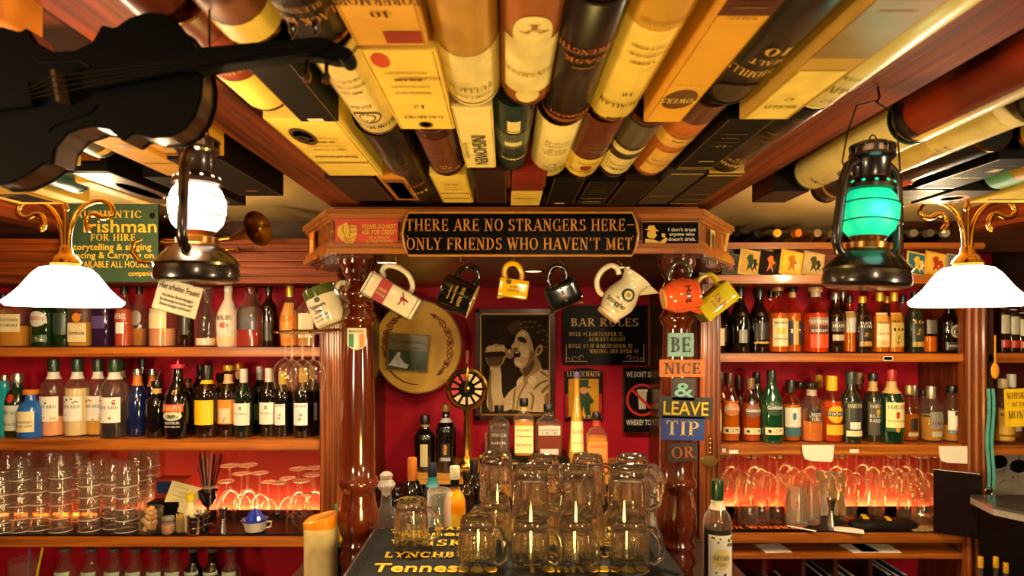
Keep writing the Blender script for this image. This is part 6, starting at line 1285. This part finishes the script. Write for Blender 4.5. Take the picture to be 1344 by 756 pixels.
B().tube([(.044, 0, .035), (.06, 0, .036), (.058, 0, .016), (.04, 0, .012)], .003, 6).build('handle', M(0xd8d0c0, .3), t)
# bottles of the lowest left shelf: only shoulders and caps show
for i, (px, w, c) in enumerate(((86, 28, 'clear'), (120, 28, 'clear'), (151, 28, 'clear'), (178, 28, 'clear'), (205, 27, 'clear'), (229, 27, 'clear'), (254, 26, 'dark'), (279, 27, 'brown'), (303, 26, 'clear'))):
    bottle(px, 2.42, w, 719, ZD, 'carafe' if False else 'squat', c, 'silver-capped bottle on the lowest left shelf, %s from the left' % ORD[i], (0xa03028, .45, .5) if c == 'clear' else None, cap=(SIL, .055, 1.25), labs=[(.3, .66, .8, 0x98a890, [])], group='silver-capped bottles on the lowest left shelf')
t = pint('straw_glass', 'clear glass holding a yellow and a lilac straw at the lower left', X(32, 2.42), 2.42, ZD, .2, .05, .045, True)
for i, (dx, c) in enumerate(((.07, 0xd8c820), (.02, 0x7c5c8c))):
    B().tube([(dx*.3, 0, .01), (dx, .0, .25)], .004, 8).build('straw', M(c, .35), t)
# cream flask with orange lid
t = Tn('serving_flask', 'cream plastic flask with a slanted orange lid at the front left', 'flask', 421, 1.76, ZK)
hh = Z(690, 1.76)-ZK; b = B()
b.lathe([(.035, 0), (.041, .006), (.042, hh-.02), (.0425, hh)], 30, 3, cap=True); b.build('body', M(0xe0c888, .3, coat=.4), t, smooth=40)
b = B(); n = 30
ring = lambda r, zf: [(r*se(2*PI*(i+.5)/n, 3)*math.cos(2*PI*(i+.5)/n), r*se(2*PI*(i+.5)/n, 3)*math.sin(2*PI*(i+.5)/n), zf(math.cos(2*PI*(i+.5)/n))) for i in range(n)]
vs = ring(.0425, lambda c: hh)+ring(.0435, lambda c: hh+.003)+ring(.0435, lambda c: hh+.022+.010*c)+ring(.040, lambda c: hh+.026+.010*c)+ring(.001, lambda c: hh+.027)
b.add(vs, [(j*n+i, j*n+(i+1) % n, (j+1)*n+(i+1) % n, (j+1)*n+i) for j in range(4) for i in range(n)]); b.build('slanted_lid', M(0xf09020, .3, coat=.5), t, smooth=40)
for i, (px, top, c) in enumerate(((441, 662, 0x2c8c58), (446, 655, 0xe0c020), (437, 668, 0x303840))):
    pass
t = Tn('pen_cup', 'dark cup with green and yellow marker pens behind the cream flask', 'pen cup', 446, 1.98, ZK)
B().lathe([(.02, 0), (.024, .004), (.026, .1), (.023, .1), (.021, .006), (0, .006)], 20, cap=False).build('cup', BLACK, t, smooth=40)
for i, (dx, top, c) in enumerate(((-.012, 662, 0x2c9c68), (.006, 656, 0xe8c820), (-.02, 672, 0x303840))):
    B().tube([(dx*.4, 0, .01), (dx, 0, Z(top, 1.98)-ZK)], .004, 8).build('pen', M(c, .35), t)

# ================================================================ objects on the right work shelf
t = Tn('lettered_mat', 'black rubber mat with orange lettering on the right work shelf', 'bar mat', 1028, 2.40, ZS2)
B().box(-.3, .12, -.035, .02, 0, .004).build('mat', M(0x100c0a, .5), t, bev=.001)
letters(t, 'IRISH WHISKEY', flat((0, 0, .004), (1, 0, 0), (0, 1, 0)), -.10, -.028, .03, M(0xe06820, .45), 'serif', width=.36, depth=.002)
t = Tn('pale_leaflet', 'white leaflet lying across the right work shelf edge', 'paper', 1112, 2.38, ZS2+.001); t.rotation_euler.z = -.25
B().prism([(-.05, -.03), (.045, -.045), (.06, .02), (-.04, .03)], 0, .001, lambda u, v, d: Vector((u, v, d))).build('sheet', WHITE, t, smooth=0)
t = Tn('thin_slip', 'narrow white slip poking over the work shelf edge under the piled glasses', 'paper', 1052, 2.37, ZS2+.0075); t.rotation_euler.z = -.7
B().box(-.05, .05, -.006, .006, 0, .001).build('sheet', WHITE, t, smooth=0)
t = Tn('menu_sheet', 'pale upright paper standing in the glow behind the right jigger', 'paper', 1092, 2.56, ZS2); t.rotation_euler.x = -.12
B().prism([(-.05, 0), (.055, 0), (.062, .17), (-.056, .175)], 0, .002, lambda u, v, d: Vector((u, d, v))).build('sheet', M(0xd8c8b0, .6), t, smooth=0)
t = Tn('black_pouch', 'black folded apron with yellow stripes on the right work shelf', 'apron', 1158, 2.41, ZS2)
b = B(); n = 14
for s, (z, hw, hd) in enumerate(((0, .115, .04), (.012, .12, .042), (.024, .11, .036), (.032, .09, .025))):
    b.v += [Vector((hw*math.cos(2*PI*i/n)*se(2*PI*i/n, 4)*(1+.05*math.sin(i*3+s)), hd*math.sin(2*PI*i/n)*se(2*PI*i/n, 4), z+.003*math.sin(i*2))) for i in range(n)]
b.f += [[s*n+i, s*n+(i+1) % n, (s+1)*n+(i+1) % n, (s+1)*n+i] for s in range(3) for i in range(n)]+[list(range(n))[::-1], list(range(3*n, 4*n))]
b.build('folded_cloth', M(0x18140f, .5, vary=.2, bump=.4), t, smooth=60)
for dx, w in ((-.07, .02), (.01, .014)): B().box(dx, dx+w, -.03, .02, .034, .0375, Matrix.Rotation(-.3, 4, 'Z')).build('yellow_stripe', M(0xd8b818, .5), t)
t = Tn('money_mat', 'thin sheet printed with coins beside the black apron', 'mat', 1218, 2.39, ZS2)
B().box(-.07, .06, -.03, .04, 0, .002).build('sheet', M(0xb89c60, .5, vary=.3, scale=60, c2=0x5c4820), t)
# black box panel standing at the right end
t = thing('black_binder', 'big glossy black panel standing at the right end of the work shelf', 'binder', (X(1256, 2.315), 2.315, ZS2+.002), (0, 0, -.6))
B().box(-.07, .07, -.012, .012, 0, .225).build('cover', M(0x140a0a, .15, coat=.6), t, bev=.003)
B().box(.067, .073, -.016, .016, -.0005, .23).build('spine', M(0x1c1818, .25, .5), t, bev=.002)
B().tube([(-.07, 0, .226), (.07, 0, .226)], .003, 6).build('top_rail', STEEL, t)
# folders and menus in the lowest right compartments
gz = ZE-.34+.001; rr = random.Random(4)
fl = [(962, .20, 0x8c2018, 0), (969, .21, 0xd8c8a0, 0), (976, .2, 0x18140f, 0), (1015, .19, 0x30180e, 0), (1030, .2, 0x18120c, 0), (1062, .235, 0x20301c, .1), (1070, .24, 0x181818, .12), (1078, .235, 0xb83020, .1),
      (1108, .24, 0x181c30, 0), (1118, .23, 0x9c948c, -.2), (1128, .235, 0x14182c, 0), (1152, .25, 0x1c2c80, 0), (1162, .245, 0x101420, 0), (1172, .25, 0x1c2c80, .0), (1184, .2, 0x283c18, .15), (1196, .18, 0x181818, .2), (1206, .17, 0xc02430, .3), (1218, .16, 0xa01c28, .35)]
nmz = ['red', 'cream', 'black', 'dark brown', 'near-black', 'dark green', 'charcoal', 'vermilion', 'deep navy', 'grey', 'midnight', 'bright blue', 'ink-dark', 'second bright blue', 'olive', 'leaning black', 'leaning red', 'rightmost leaning red']
for (px, h, c, a), nn in zip(fl, nmz):
    t = Tn('folder', '%s folder standing in the compartments under the right work shelf' % nn, 'folder', px, 2.46, gz+abs(math.sin(a))*.006, group='folders under the right work shelf'); t.rotation_euler.y = a
    B().box(-.008, .008, -.08, .1, 0, h).build('cover', M(c, .4), t, bev=.001); B().box(-.0055, .0055, -.078, .099, .003, h+.0015).build('pages', M(0xc8c0b0, .7), t)
for i, (px, w, a) in enumerate(((1015, .05, .1), (1150, .07, -.05), (1128, .05, .1))):
    t = Tn('loose_paper', ('crumpled white receipt under the right work shelf, left', 'white papers in the slot over the blue folders', 'white envelope in the slot over the grey folder')[i], 'paper', px, 2.4, ZE+.0005, a)
    B().box(-w, w, -.04, .05, 0, .003).build('sheet', WHITE, t)
# ---- far right: tape, spoon, keys, yellow sign, wall papers, dark table
k = 2.28/850
t, mp = plate('whiskey_sign', 'bright yellow sign about whiskey and money at the right frame edge', 'sign', W(1338, 535, 2.28), 38*k, 50*k, M(0xf0c818, .45), .003, rot=-.04)
for s, v, h, w in (('WHISKEY', 12, 8, 33), ('AT THE', 2, 5, 20), ('MONEY', -14, 10, 31)): letters(t, s, mp, 0, v*k, h*k, M(0x5c3c10, .4), 'serif', width=w*k)
t = thing('teal_ribbon', 'long teal lanyard ribbon hanging on the far right post', 'ribbon', W(1298, 510, 2.31))
b = B()
for dx in (0, .012): b.add([(dx+a+.004*math.sin(i), .001*j, -i*.04) for i in range(10) for j, a in ((0, -.008), (0, .008), (2, .008), (2, -.008))], [(i*4+q, i*4+(q+1) % 4, i*4+4+(q+1) % 4, i*4+4+q) for i in range(9) for q in range(4)])
b.build('strap', M(0x58a8a0, .6), t, smooth=60, fix=False)
t = thing('wooden_spoon', 'small golden wooden spoon hanging high on the far right post', 'spoon', W(1306, 440, 2.3))
B().tube([(0, 0, 0), (.0, 0, -.1)], .003, 8).build('handle', M(0xd89828, .5), t)
B().lathe([(0, -.03), (.01, -.024), (.015, -.008), (.014, .01), (.007, .026), (0, .03)], 20, T=Matrix.Translation((0, 0, -.125)) @ Matrix.Diagonal((1, .25, 1, 1)), cap=False).build('bowl', M(0xe8a020, .45), t)
t = thing('key_bunch', 'bunch of steel keys hanging on the far right post', 'keys', W(1298, 645, 2.26))
B().tube([(.014*math.cos(a), 0, .014*math.sin(a)) for a in [i*PI/8 for i in range(16)]], .0015, 6, closed=True).build('ring', STEEL, t)
for i, a in enumerate((-.5, -.1, .2, .55)):
    T = Matrix.Rotation(a, 4, 'Y'); B().lathe([(0, -.001), (.009, -.001), (.009, .001), (0, .001)], 14, T=T @ Matrix.Translation((0, -.003*i, -.024)) @ Matrix.Rotation(PI/2, 4, 'X')).box(-.0025, .0025, -.001-.003*i, .001-.003*i, -.065, -.03, T=T).box(.002, .006, -.001-.003*i, .001-.003*i, -.06, -.052, T=T).build('key', [STEEL, BRASS][i % 2], t, smooth=0)
k = 2.6/850
t, mp = plate('floor_plan_sheet', 'paper escape plan pinned low on the back wall at the far right', 'paper', W(1324, 625, 2.63), 66*k, 62*k, M(0xb8b0a0, .7), .002)
LN = M(0x403c38, .6); b = B()
for q in (((-22, 6), (-8, 6)), ((-8, 6), (-2, 14)), ((-2, 14), (12, 14)), ((12, 14), (12, -6)), ((12, -6), (-10, -6)), ((-14, -12), (-6, -4)), ((14, 12), (24, 12)), ((24, 12), (24, -2))):
    b.tube([mp(q[0][0]*k, q[0][1]*k, .0005), mp(q[1][0]*k, q[1][1]*k, .0005)], .0008, 4)
b.build('plan_line', LN, t, smooth=0)['kind'] = 'stuff'; patch(t, 'mark_print', mp, 4*k, 7*k, -3*k, 0, M(0xc02820, .5)); patch(t, 'mark_print', mp, 0, 8*k, 8*k, 10*k, M(0x2c8c40, .5))
for i, (px, py) in enumerate(((1311, 606), (1337, 612))):
    t = Tn('dark_goggle', ('left', 'right')[i]+' dark round lens ornament dangling under the far right shelf', 'ornament', px, 2.4, Z(py, 2.4))
    B().lathe([(0, -.006), (.03, -.004), (.033, 0), (.03, .004), (0, .006)], 24, T=Matrix.Rotation(PI/2, 4, 'X') @ Matrix.Diagonal((1, .75, 1, 1)), cap=False).build('lens', BLACKG, t)
    B().tube([(0, 0, .022), (.004, 0, Z(597, 2.4)-Z(py, 2.4))], .0012, 5).build('cord', BLACK, t)
t = thing('side_table', 'black corner table with a pale edge at the far right', 'table', (X(1322, 2.1), 2.1, 0))
zt = Z(664, 2.1)
B().prism([(-.02, .14), (-.045, -.0), (.02, -.11), (.3, -.13), (.3, .14)], zt-.03, zt-.008, lambda u, v, d: Vector((u, v, d))).build('edge_band', M(0x8c847c, .4), t, smooth=0)
B().prism([(-.02, .14), (-.047, 0), (.018, -.112), (.3, -.132), (.3, .14)], zt-.008, zt, lambda u, v, d: Vector((u, v, d))).build('top', M(0x484440, .2, coat=.5), t, smooth=0)
B().box(0, .28, -.08, .12, .0, zt-.03).build('body', BLACK, t)
for i, (px, top) in enumerate(((1287, 731), (1307, 731), (1320, 739))):
    bottle(px, 1.95, 13, top, CZ-1.0, 'whisky', 'clear', 'gold-capped small bottle at the lower right corner, %s from the left' % ORD[i], (0x6c4418, .6), cap=(GCAP, .1, 1.3), group='gold-capped bottles at the lower right corner')
t = thing('side_ledge', 'low dark ledge carrying the gold-capped bottles', 'ledge', (0, 0, 0)); B().box(X(1270, 1.95), X(1324, 1.95)+.03, 1.9, 2.0, CZ-1.03, CZ-1.0).build('board', DARKX, t); B().box(X(1275, 1.95), X(1320, 1.95), 1.92, 1.98, 0, CZ-1.03).build('support', DARKZ, t)
# ---- ledge over the right cupboard: leaning cards and lying bottles
ZL = CZ+.185
cards = [(961, 332, 362, 22, 0x3c4c48, 'grey-green card behind the yellow one at the left of the card ledge', 0x28302c, 0x9c5c48), (985, 329, 363, 29, 0xe8c468, 'yellow picture card of a couple in green and red', 0xd8a848, 0x2c5038), (1012, 330, 362, 28, 0x18120f, 'black picture card with an orange dancing figure', 0x18120f, 0xd87828),
         (1040, 330, 363, 31, 0xe8b828, 'bright yellow picture card with a standing figure', 0xf0c838, 0xc87818), (1069, 331, 362, 28, 0xc8a868, 'cream picture card of a rider on the card ledge', 0xd0b478, 0x4c4828),
         (1205, 333, 364, 28, 0xd8b048, 'blue and yellow picture card right of the green lantern', 0x2c6878, 0xe0b838), (1230, 333, 364, 29, 0xe0a830, 'orange-yellow picture card of a seated figure, second right of the lantern', 0xe8b848, 0xb04020), (1256, 336, 364, 24, 0x9c948c, 'grey picture card nearest the right pendant stem', 0x6c6864, 0xb8b0a0)]
for px, t0, t1, w, c, lab, c2, c3 in cards:
    Y = 2.33; k = Y/850; h = (t1-t0)*k*1.06
    t = thing('picture_card', lab, 'card', (X(px-3, Y), Y, ZL+.0015), (math.radians(-12), math.radians(12), 0), 'picture cards leaning on the card ledge'); mp = flat((0, 0, h/2))
    B().box(-w*k/2, w*k/2, 0, .002, 0, h).build('card', M(c, .4), t)
    patch(t, 'print', mp, -w*k*.4, w*k*.4, -h*.4, h*.42, M(c2, .45)); poly(t, 'figure_print', mp, [[(u*w*k*1.2, v*h*.85) for u, v in FIG]], M(c3, .5), d=.0014)
    poly(t, 'second_figure_print', mp, [[(u*w*k*.8+w*k*.22, v*h*.6-.004) for u, v in FIG]], M([0xa83820, 0x30281c, 0xe8d090][int(px) % 3], .5), d=.0012)
def lying(px, py, w, c, capc, lab, open_=False):
    Y = 2.36; r = w/2*Y/850; t = thing('lying_bottle', lab, 'bottle', (X(px, Y), Y, CZ+.3085+r), (0, 0, random.Random(int(px)).uniform(-.25, .25)), 'bottles lying above the card ledge')
    R = Matrix.Translation((0, .24, 0)) @ Matrix.Rotation(PI/2, 4, 'X')
    B().lathe([(r*.9, 0), (r, .006), (r, .12), (r*.8, .16), (r*.38, .2), (r*.36, .245)], 22, T=R).build('glass', GM(c), t, smooth=50)
    B().lathe([(r*.42, .235), (r*.43, .262), (0, .263)], 16, T=R, cap=False).build('cap', M(capc, .3), t)
for px, c, cc, lab in ((966, 'dark', 0x101010, 'lying black bottle with black cap, farthest left on the upper ledge'), (990, 'brown', 0x141210, 'lying dark bottle with black cap, second on the upper ledge'), (1019, 0x4c3c1c, 0xe8b828, 'lying olive bottle with a yellow cap'), (1043, 0x3c3018, 0xe07820, 'lying bottle with an orange cap'),
                      (1070, 'amberclear', 0x8c6c48, 'lying clear amber bottle with cork end'), (1092, 'amberclear', 0xb0a080, 'lying clear bottle left of the green lantern'), (1196, 'dark', 0x6c6458, 'lying dark bottle right of the green lantern'), (1216, 'brown', 0x5c5044, 'lying brown bottle, second right of the lantern'), (1238, 'dark', 0x8c8478, 'lying black bottle, third right of the lantern')):
    lying(px, 308, 24, c, cc, lab)

# ================================================================ hurricane lanterns
def lantern(px, pbase, Y, rz, tilt, globe, gs, label, pcol, power, body=0x1e100a):
    k = Y/850; t = thing('hurricane_lantern', label, 'lantern', W(px, pbase, Y), (0, tilt, rz), 'hurricane lanterns hanging from the ceiling')
    bm_ = M(body, .28, .3, coat=.5, vary=.25, scale=18); S = lambda l: [(r*k, z*k) for r, z in l]
    B().lathe(S([(48, 0), (52, 3), (53, 8), (51, 20), (53, 23), (51, 26), (46, 32), (36, 42), (27, 48)]), 36).build('fuel_tank', bm_, t, smooth=40)
    B().lathe(S([(27, 47), (25, 50), (26, 57), (19, 61), (23, 66)]), 28).build('burner', M(0x8a5a28, .3, .8), t, smooth=40)
    B().lathe(S([(22, 66), (31, 76), (35, 90), (35.5, 106), (30, 120), (24, 127)]), 32, cap=False).build('glass_globe', glow(globe, gs, 'lit_globe'), t, smooth=60)
    B().lathe(S([(24, 126), (31, 128), (31, 133), (25, 140), (22, 143), (22.5, 166), (25, 169)]), 32, cap=False).build('chimney', bm_, t, smooth=40)
    b = B()
    for i in range(12):
        a = 2*PI*i/12; B().lathe([(0, -.001), (2.2*k, -.0006), (2.2*k, 0), (0, .0008)], 10, T=Matrix.Rotation(a, 4, 'Z') @ Matrix.Translation((28.6*k, 0, 136.5*k)) @ Matrix.Rotation(PI/2-.7, 4, 'Y'), cap=False).build('vent_hole', glow(globe, 1.5, 'lit_globe'), t, smooth=0)  # glowing discs stand in for light shining out of the holes
    B().lathe(S([(25, 168), (28, 171), (28, 174), (26, 175)]), 30, cap=False).build('crown_ring', bm_, t)
    for i in range(8):
        T = Matrix.Rotation(2*PI*i/8+.2, 4, 'Z'); B().box(24*k, 27*k, -3*k, 3*k, 173*k, 184*k, T=T).build('crown_post', bm_, t)
    B().lathe(S([(28, 183), (28, 186), (20, 190), (6, 192), (0, 192)]), 30, cap=False).build('crown_cap', bm_, t)
    B().lathe(S([(20, 170), (20, 185)]), 20, cap=False).build('inner_flue', M(0xc8a890, .4), t)
    for s in (-1, 1):
        B().tube([(s*x*k, 0, z*k) for x, z in ((34, 40), (44, 44), (49, 56), (48, 75), (45, 110), (42, 140), (36, 156), (24, 164))], 6.4*k, 10).build('side_tube', bm_, t, smooth=60)
        B().tube([(s*x*k, 0, z*k) for x, z in ((40, 150), (46, 160), (40, 200), (28, 236), (0, 246))], 1.2*k, 6).build('bail_wire', IRON, t, smooth=60)
    for zz in (84, 108): B().tube([(38.5*k*math.cos(a), 38.5*k*math.sin(a), zz*k+1.5*k*math.sin(2*a)) for a in [i*PI/12 for i in range(24)]], .9*k, 5, closed=True).build('guard_wire', IRON, t, smooth=60)
    B().tube([(5*k*math.cos(a), 0, (196+5*math.sin(a))*k) for a in [i*PI/8 for i in range(16)]], 1*k, 5, closed=True).build('crown_loop', IRON, t)
    B().tube([(52*k, 0, 14*k), (58*k, 0, 16*k)], 4*k, 8).build('filler_cap', M(0xb0a088, .3, .7), t)
    p = W(px, pbase, Y)+Vector((math.sin(tilt)*246*k, 0, 246*k*math.cos(tilt)))
    hk = thing('ceiling_hook', 'thin iron wire hook holding the %s from the ceiling' % ('lit white lantern' if power > 3 else 'green lantern'), 'hook', p, group='lantern hooks')
    B().tube([(0, 0, -.002), (.004, 0, .004), (.002, 0, .015), (0, 0, max(.02, CZ+HB+.08-p.z))], .0016, 6).build('wire', IRON, hk)
    l = lamp('lantern_flame', 'POINT', W(px, pbase-100, Y-.001)+Vector((0, -Y*42/850, 0)), power, pcol, .03)
    return t
lantern(259, 370, .9, 1.66, .0, 0xfff0d8, 3.2, 'hurricane lantern with a glowing white globe over the left shelves', (1, .62, .3), 5)
lantern(1136, 377, .9, .25, .06, 0x10c890, .85, 'dark hurricane lantern with a glowing green globe over the right shelves', (.3, 1, .7), .12, body=0x1c1210)
t, mp = plate('tin_card', 'cream tin card with German lettering hanging under the lit lantern', 'sign', W(233, 391, .9), 60*.9/850, 43*.9/850, M(0xe8d8ac, .35, coat=.3), .0015, rot=.27)
k = .9/850
for s, v, h, w in (('Hier arbeiten Frauen!', 8, 8, 54), ('Herzliche Bewerbungen', -2, 4.5, 42), ('Bedienungsversuche und', -8, 4.5, 44), ('Bemerkungen verboten!', -14, 4.5, 42)):
    letters(t, s, mp, 0, v*k, h*k, M(0x2c241c, .5), width=w*k, d=.0004)
B().tube([(.02, -.001, 20*k), (.006, -.0015, 26*k), (.012, 0, 34*k)], .0005, 5).build('string', IRON, t)

# ================================================================ pendant lamps
def pendant(px, Y, label, mirror=1):
    k = Y/850; x = X(px, Y); zb = Z(402, Y)
    t = thing('pendant_lamp', label, 'pendant lamp', (x, Y, zb), group='brass pendant lamps over the bar')
    S = lambda l: [(r*k*(.91 if r > 30 else 1), z*k) for r, z in l]
    B().lathe(S([(70, 0), (74, 3), (74.5, 7), (70, 10), (62, 17), (54, 25), (48, 33), (40, 43), (29, 50), (16, 53)]), 44, cap=False).build('glass_shade', glow(0xfff2e0, 2.6, 'lit_glass'), t, smooth=60)
    B().lathe(S([(17, 52), (19, 56), (17, 60), (13, 66), (9, 69), (8, 76), (5, 80)]), 28).build('collar', BRASS, t, smooth=50)
    top = (CZ+.42-zb)/k
    B().lathe(S([(2.6, 76), (2.6, 125), (4.5, 127), (4.5, 131), (2.8, 133), (2.8, 164), (4.2, 166), (4.2, 184), (2.4, 187), (2.4, top-4), (14, top-3), (15, top)]), 16).build('rod', M(0x9c6c30, .25, .9), t, smooth=40)
    path = [(4, 77), (6, 102), (16, 124), (33, 136), (50, 138), (61, 130), (61, 120), (50, 116), (38, 121), (30, 117), (28, 107), (34, 98)]
    P = []
    for i in range(len(path)-1):
        a = path[max(i-1, 0)]; b_ = path[i]; c = path[i+1]; d_ = path[min(i+2, len(path)-1)]
        for q in range(4):
            u = q/4; P.append(tuple(.5*((2*b_[j])+(-a[j]+c[j])*u+(2*a[j]-5*b_[j]+4*c[j]-d_[j])*u*u+(-a[j]+3*b_[j]-3*c[j]+d_[j])*u**3) for j in (0, 1)))
    P.append(path[-1])
    for s in (-1, 1):
        B().tube([(s*a*k, 0, b_*k) for a, b_ in P], [3.4*k]*(len(P)-4)+[3.8*k, 4.4*k, 3.6*k, 1.5*k], 10).build('scroll_arm', BRASS, t, smooth=60)
    lamp('pendant_bulb', 'POINT', (x, Y, zb-.02), 9, (1, .74, .45), .05)
    lamp('pendant_ceiling_fill', 'POINT', (x, Y+.12, zb+.17), 7, (1, .72, .36), .03)  # extra light, added to brighten the cream ceiling
    return t
pendant(86, 1.66, 'brass pendant lamp with scroll arms and glowing white shade, left side')
pendant(1270, 1.66, 'brass pendant lamp with scroll arms and glowing white shade, right side')

# ================================================================ violin
YV = .62; kv = YV/850
ax0, ax1 = Vector((258, 88)), Vector((-80, 150)); dv = ax1-ax0; L = dv.length; dn = dv/L; pn = Vector((-dn.y, dn.x))
if pn.y > 0: pn = -pn
t = thing('violin', 'black violin hanging sideways from the ceiling at the upper left', 'violin', W(90, 118, YV)+Vector((0, .018, 0)), (0, 0, 0))
def vp(px, py, d=0): return Vector(((px-90)*kv, d, (118-py)*kv))
half = [(0, .05), (.015, .11), (.05, .175), (.1, .22), (.16, .237), (.23, .228), (.29, .2), (.335, .222), (.35, .2), (.38, .165), (.45, .145), (.53, .155), (.585, .2), (.61, .262), (.64, .25), (.7, .28), (.78, .302), (.86, .292), (.93, .24), (.975, .15), (.995, .06)]
def vo(tt, h): p = ax0+dn*(tt*L)+pn*(h*L); return (p.x, p.y)
out = [vo(a, b_) for a, b_ in half]+[vo(a, -b_) for a, b_ in half[::-1]]
VB = M(0x010101, .6, vary=.1); VB.node_tree.nodes['Principled BSDF'].inputs['Specular IOR Level'].default_value = .08; RIBM = M(0x30160c, .3, coat=.3)
def sc(l, f): 
    c = ax0+dv*.5; return [(c.x+(a-c.x)*f, c.y+(b_-c.y)*f) for a, b_ in l]
B().prism(out, -.014, .014, lambda u, v, d: vp(u, v, d)).build('ribs', RIBM, t, smooth=40)
B().prism(sc(out, 1.025), -.018, -.014, lambda u, v, d: vp(u, v, d)).build('front_plate', VB, t, bev=.0015, smooth=40)
B().prism(sc(out, 1.025), .014, .018, lambda u, v, d: vp(u, v, d)).build('back_plate', VB, t, bev=.0015, smooth=40)
fb = [(268, 68), (440, 52), (445, 66), (262, 98), (120, 122), (118, 104)]
B().prism([(118, 100), (268, 69), (420, 55), (436, 57), (438, 68), (420, 74), (262, 97), (120, 124)], -.03, -.023, lambda u, v, d: vp(u, v, d)).build('fingerboard', VB, t, bev=.001)
B().prism([(245, 66), (400, 55), (402, 76), (330, 84), (262, 96), (245, 104)], -.023, -.006, lambda u, v, d: vp(u, v, d)).build('neck', VB, t, bev=.002)
B().prism([(398, 54), (436, 56), (452, 64), (462, 74), (460, 84), (440, 84), (420, 79), (398, 78)], -.026, -.008, lambda u, v, d: vp(u, v, d)).build('pegbox', VB, t, bev=.002)
B().lathe([(0, -.012), (9*kv, -.012), (10*kv, -.008), (10*kv, .008), (9*kv, .012), (0, .012)], 20, T=Matrix.Translation(vp(456, 77, -.017)) @ Matrix.Rotation(PI/2, 4, 'X'), cap=False).build('scroll', VB, t)
for px, py, s in ((402, 92, 1), (428, 94, 1), (384, 46, -1), (414, 44, -1)):
    B().tube([vp(px, py-22*s, -.017), vp(px, py, -.017), vp(px, py+6*s, -.017), vp(px, py+15*s, -.017)], [.0016, .002, .0042, .0038], 10).build('tuning_peg', M(0x140a08, .15, coat=.8), t)
B().prism([vo(.62, .045), vo(.62, -.045), vo(.93, -.03), vo(.93, .03)], -.026, -.02, lambda u, v, d: vp(u, v, d)).build('tailpiece', VB, t, bev=.001)
B().prism([vo(.5, .06), vo(.5, -.06), vo(.515, -.06), vo(.515, .06)], -.033, -.018, lambda u, v, d: vp(u, v, d)).build('bridge', M(0x3a2410, .4), t)
for s in (-1, 1): B().tube([vp(*vo(a, s*b_), -.0184) for a, b_ in ((.4, .075), (.43, .1), (.5, .11), (.57, .12), (.6, .14))], .0012, 6).build('sound_hole', BLACK, t)
b = B()
for h in (-.02, -.007, .007, .02): b.tube([vp(*vo(.62, h), -.0265), vp(*vo(.507, h*1.6), -.034), vp(436, 62+h*150, -.031)], .0004, 4)
b.build('strings', IRON, t)['kind'] = 'stuff'
hk = thing('ceiling_hook', 'dark wire loop holding the violin neck under the ceiling', 'hook', W(275, 62, YV+.006), group=None)
B().tube([(0, 0, 0), (0, .0, CZ+HB-W(275, 62, YV).z+.06)], .0012, 6).build('wire', IRON, hk)

# ================================================================ bugle on the left cornice
YG = 2.2; k = YG/850
t = thing('bugle', 'old brass bugle lying along the left cornice behind the lit lantern', 'bugle', W(250, 318, YG))
P = lambda a, b_, d=0: Vector(((a-250)*k, d, (318-b_)*k))
ax = (P(346, 302, -.03)-P(300, 312, .03)).normalized()
T = Matrix.Translation(P(300, 312, .02)) @ ax.to_track_quat('Z', 'Y').to_matrix().to_4x4()
Lb = (P(346, 302, -.03)-P(300, 312, .02)).length
B().lathe([(.009, 0), (.014, Lb*.3), (.022, Lb*.6), (.036, Lb*.85), (.058, Lb*.98), (.06, Lb), (.056, Lb*.985), (.034, Lb*.83), (.018, Lb*.5), (.006, Lb*.1)], 32, T=T, cap=False).build('bell', M(0xa07028, .25, .95), t, smooth=60)
B().tube([P(300, 312, .02), P(262, 316, .02), P(215, 318, .02), P(190, 312, .01), P(178, 318, 0), P(176, 332, -.01), P(186, 344, -.01), P(205, 344, 0), P(250, 332, .0), P(300, 328, .0)], [.009, .009, .0085, .008, .008, .008, .0075, .007, .007, .006], 10).build('tubing', M(0xa07028, .25, .95), t, smooth=60)
B().lathe([(.004, 0), (.006, .02), (.012, .034), (.011, .036)], 16, T=Matrix.Translation(P(300, 328, 0)) @ Matrix.Rotation(PI/2, 4, 'Y')).build('mouthpiece', BRASS, t)
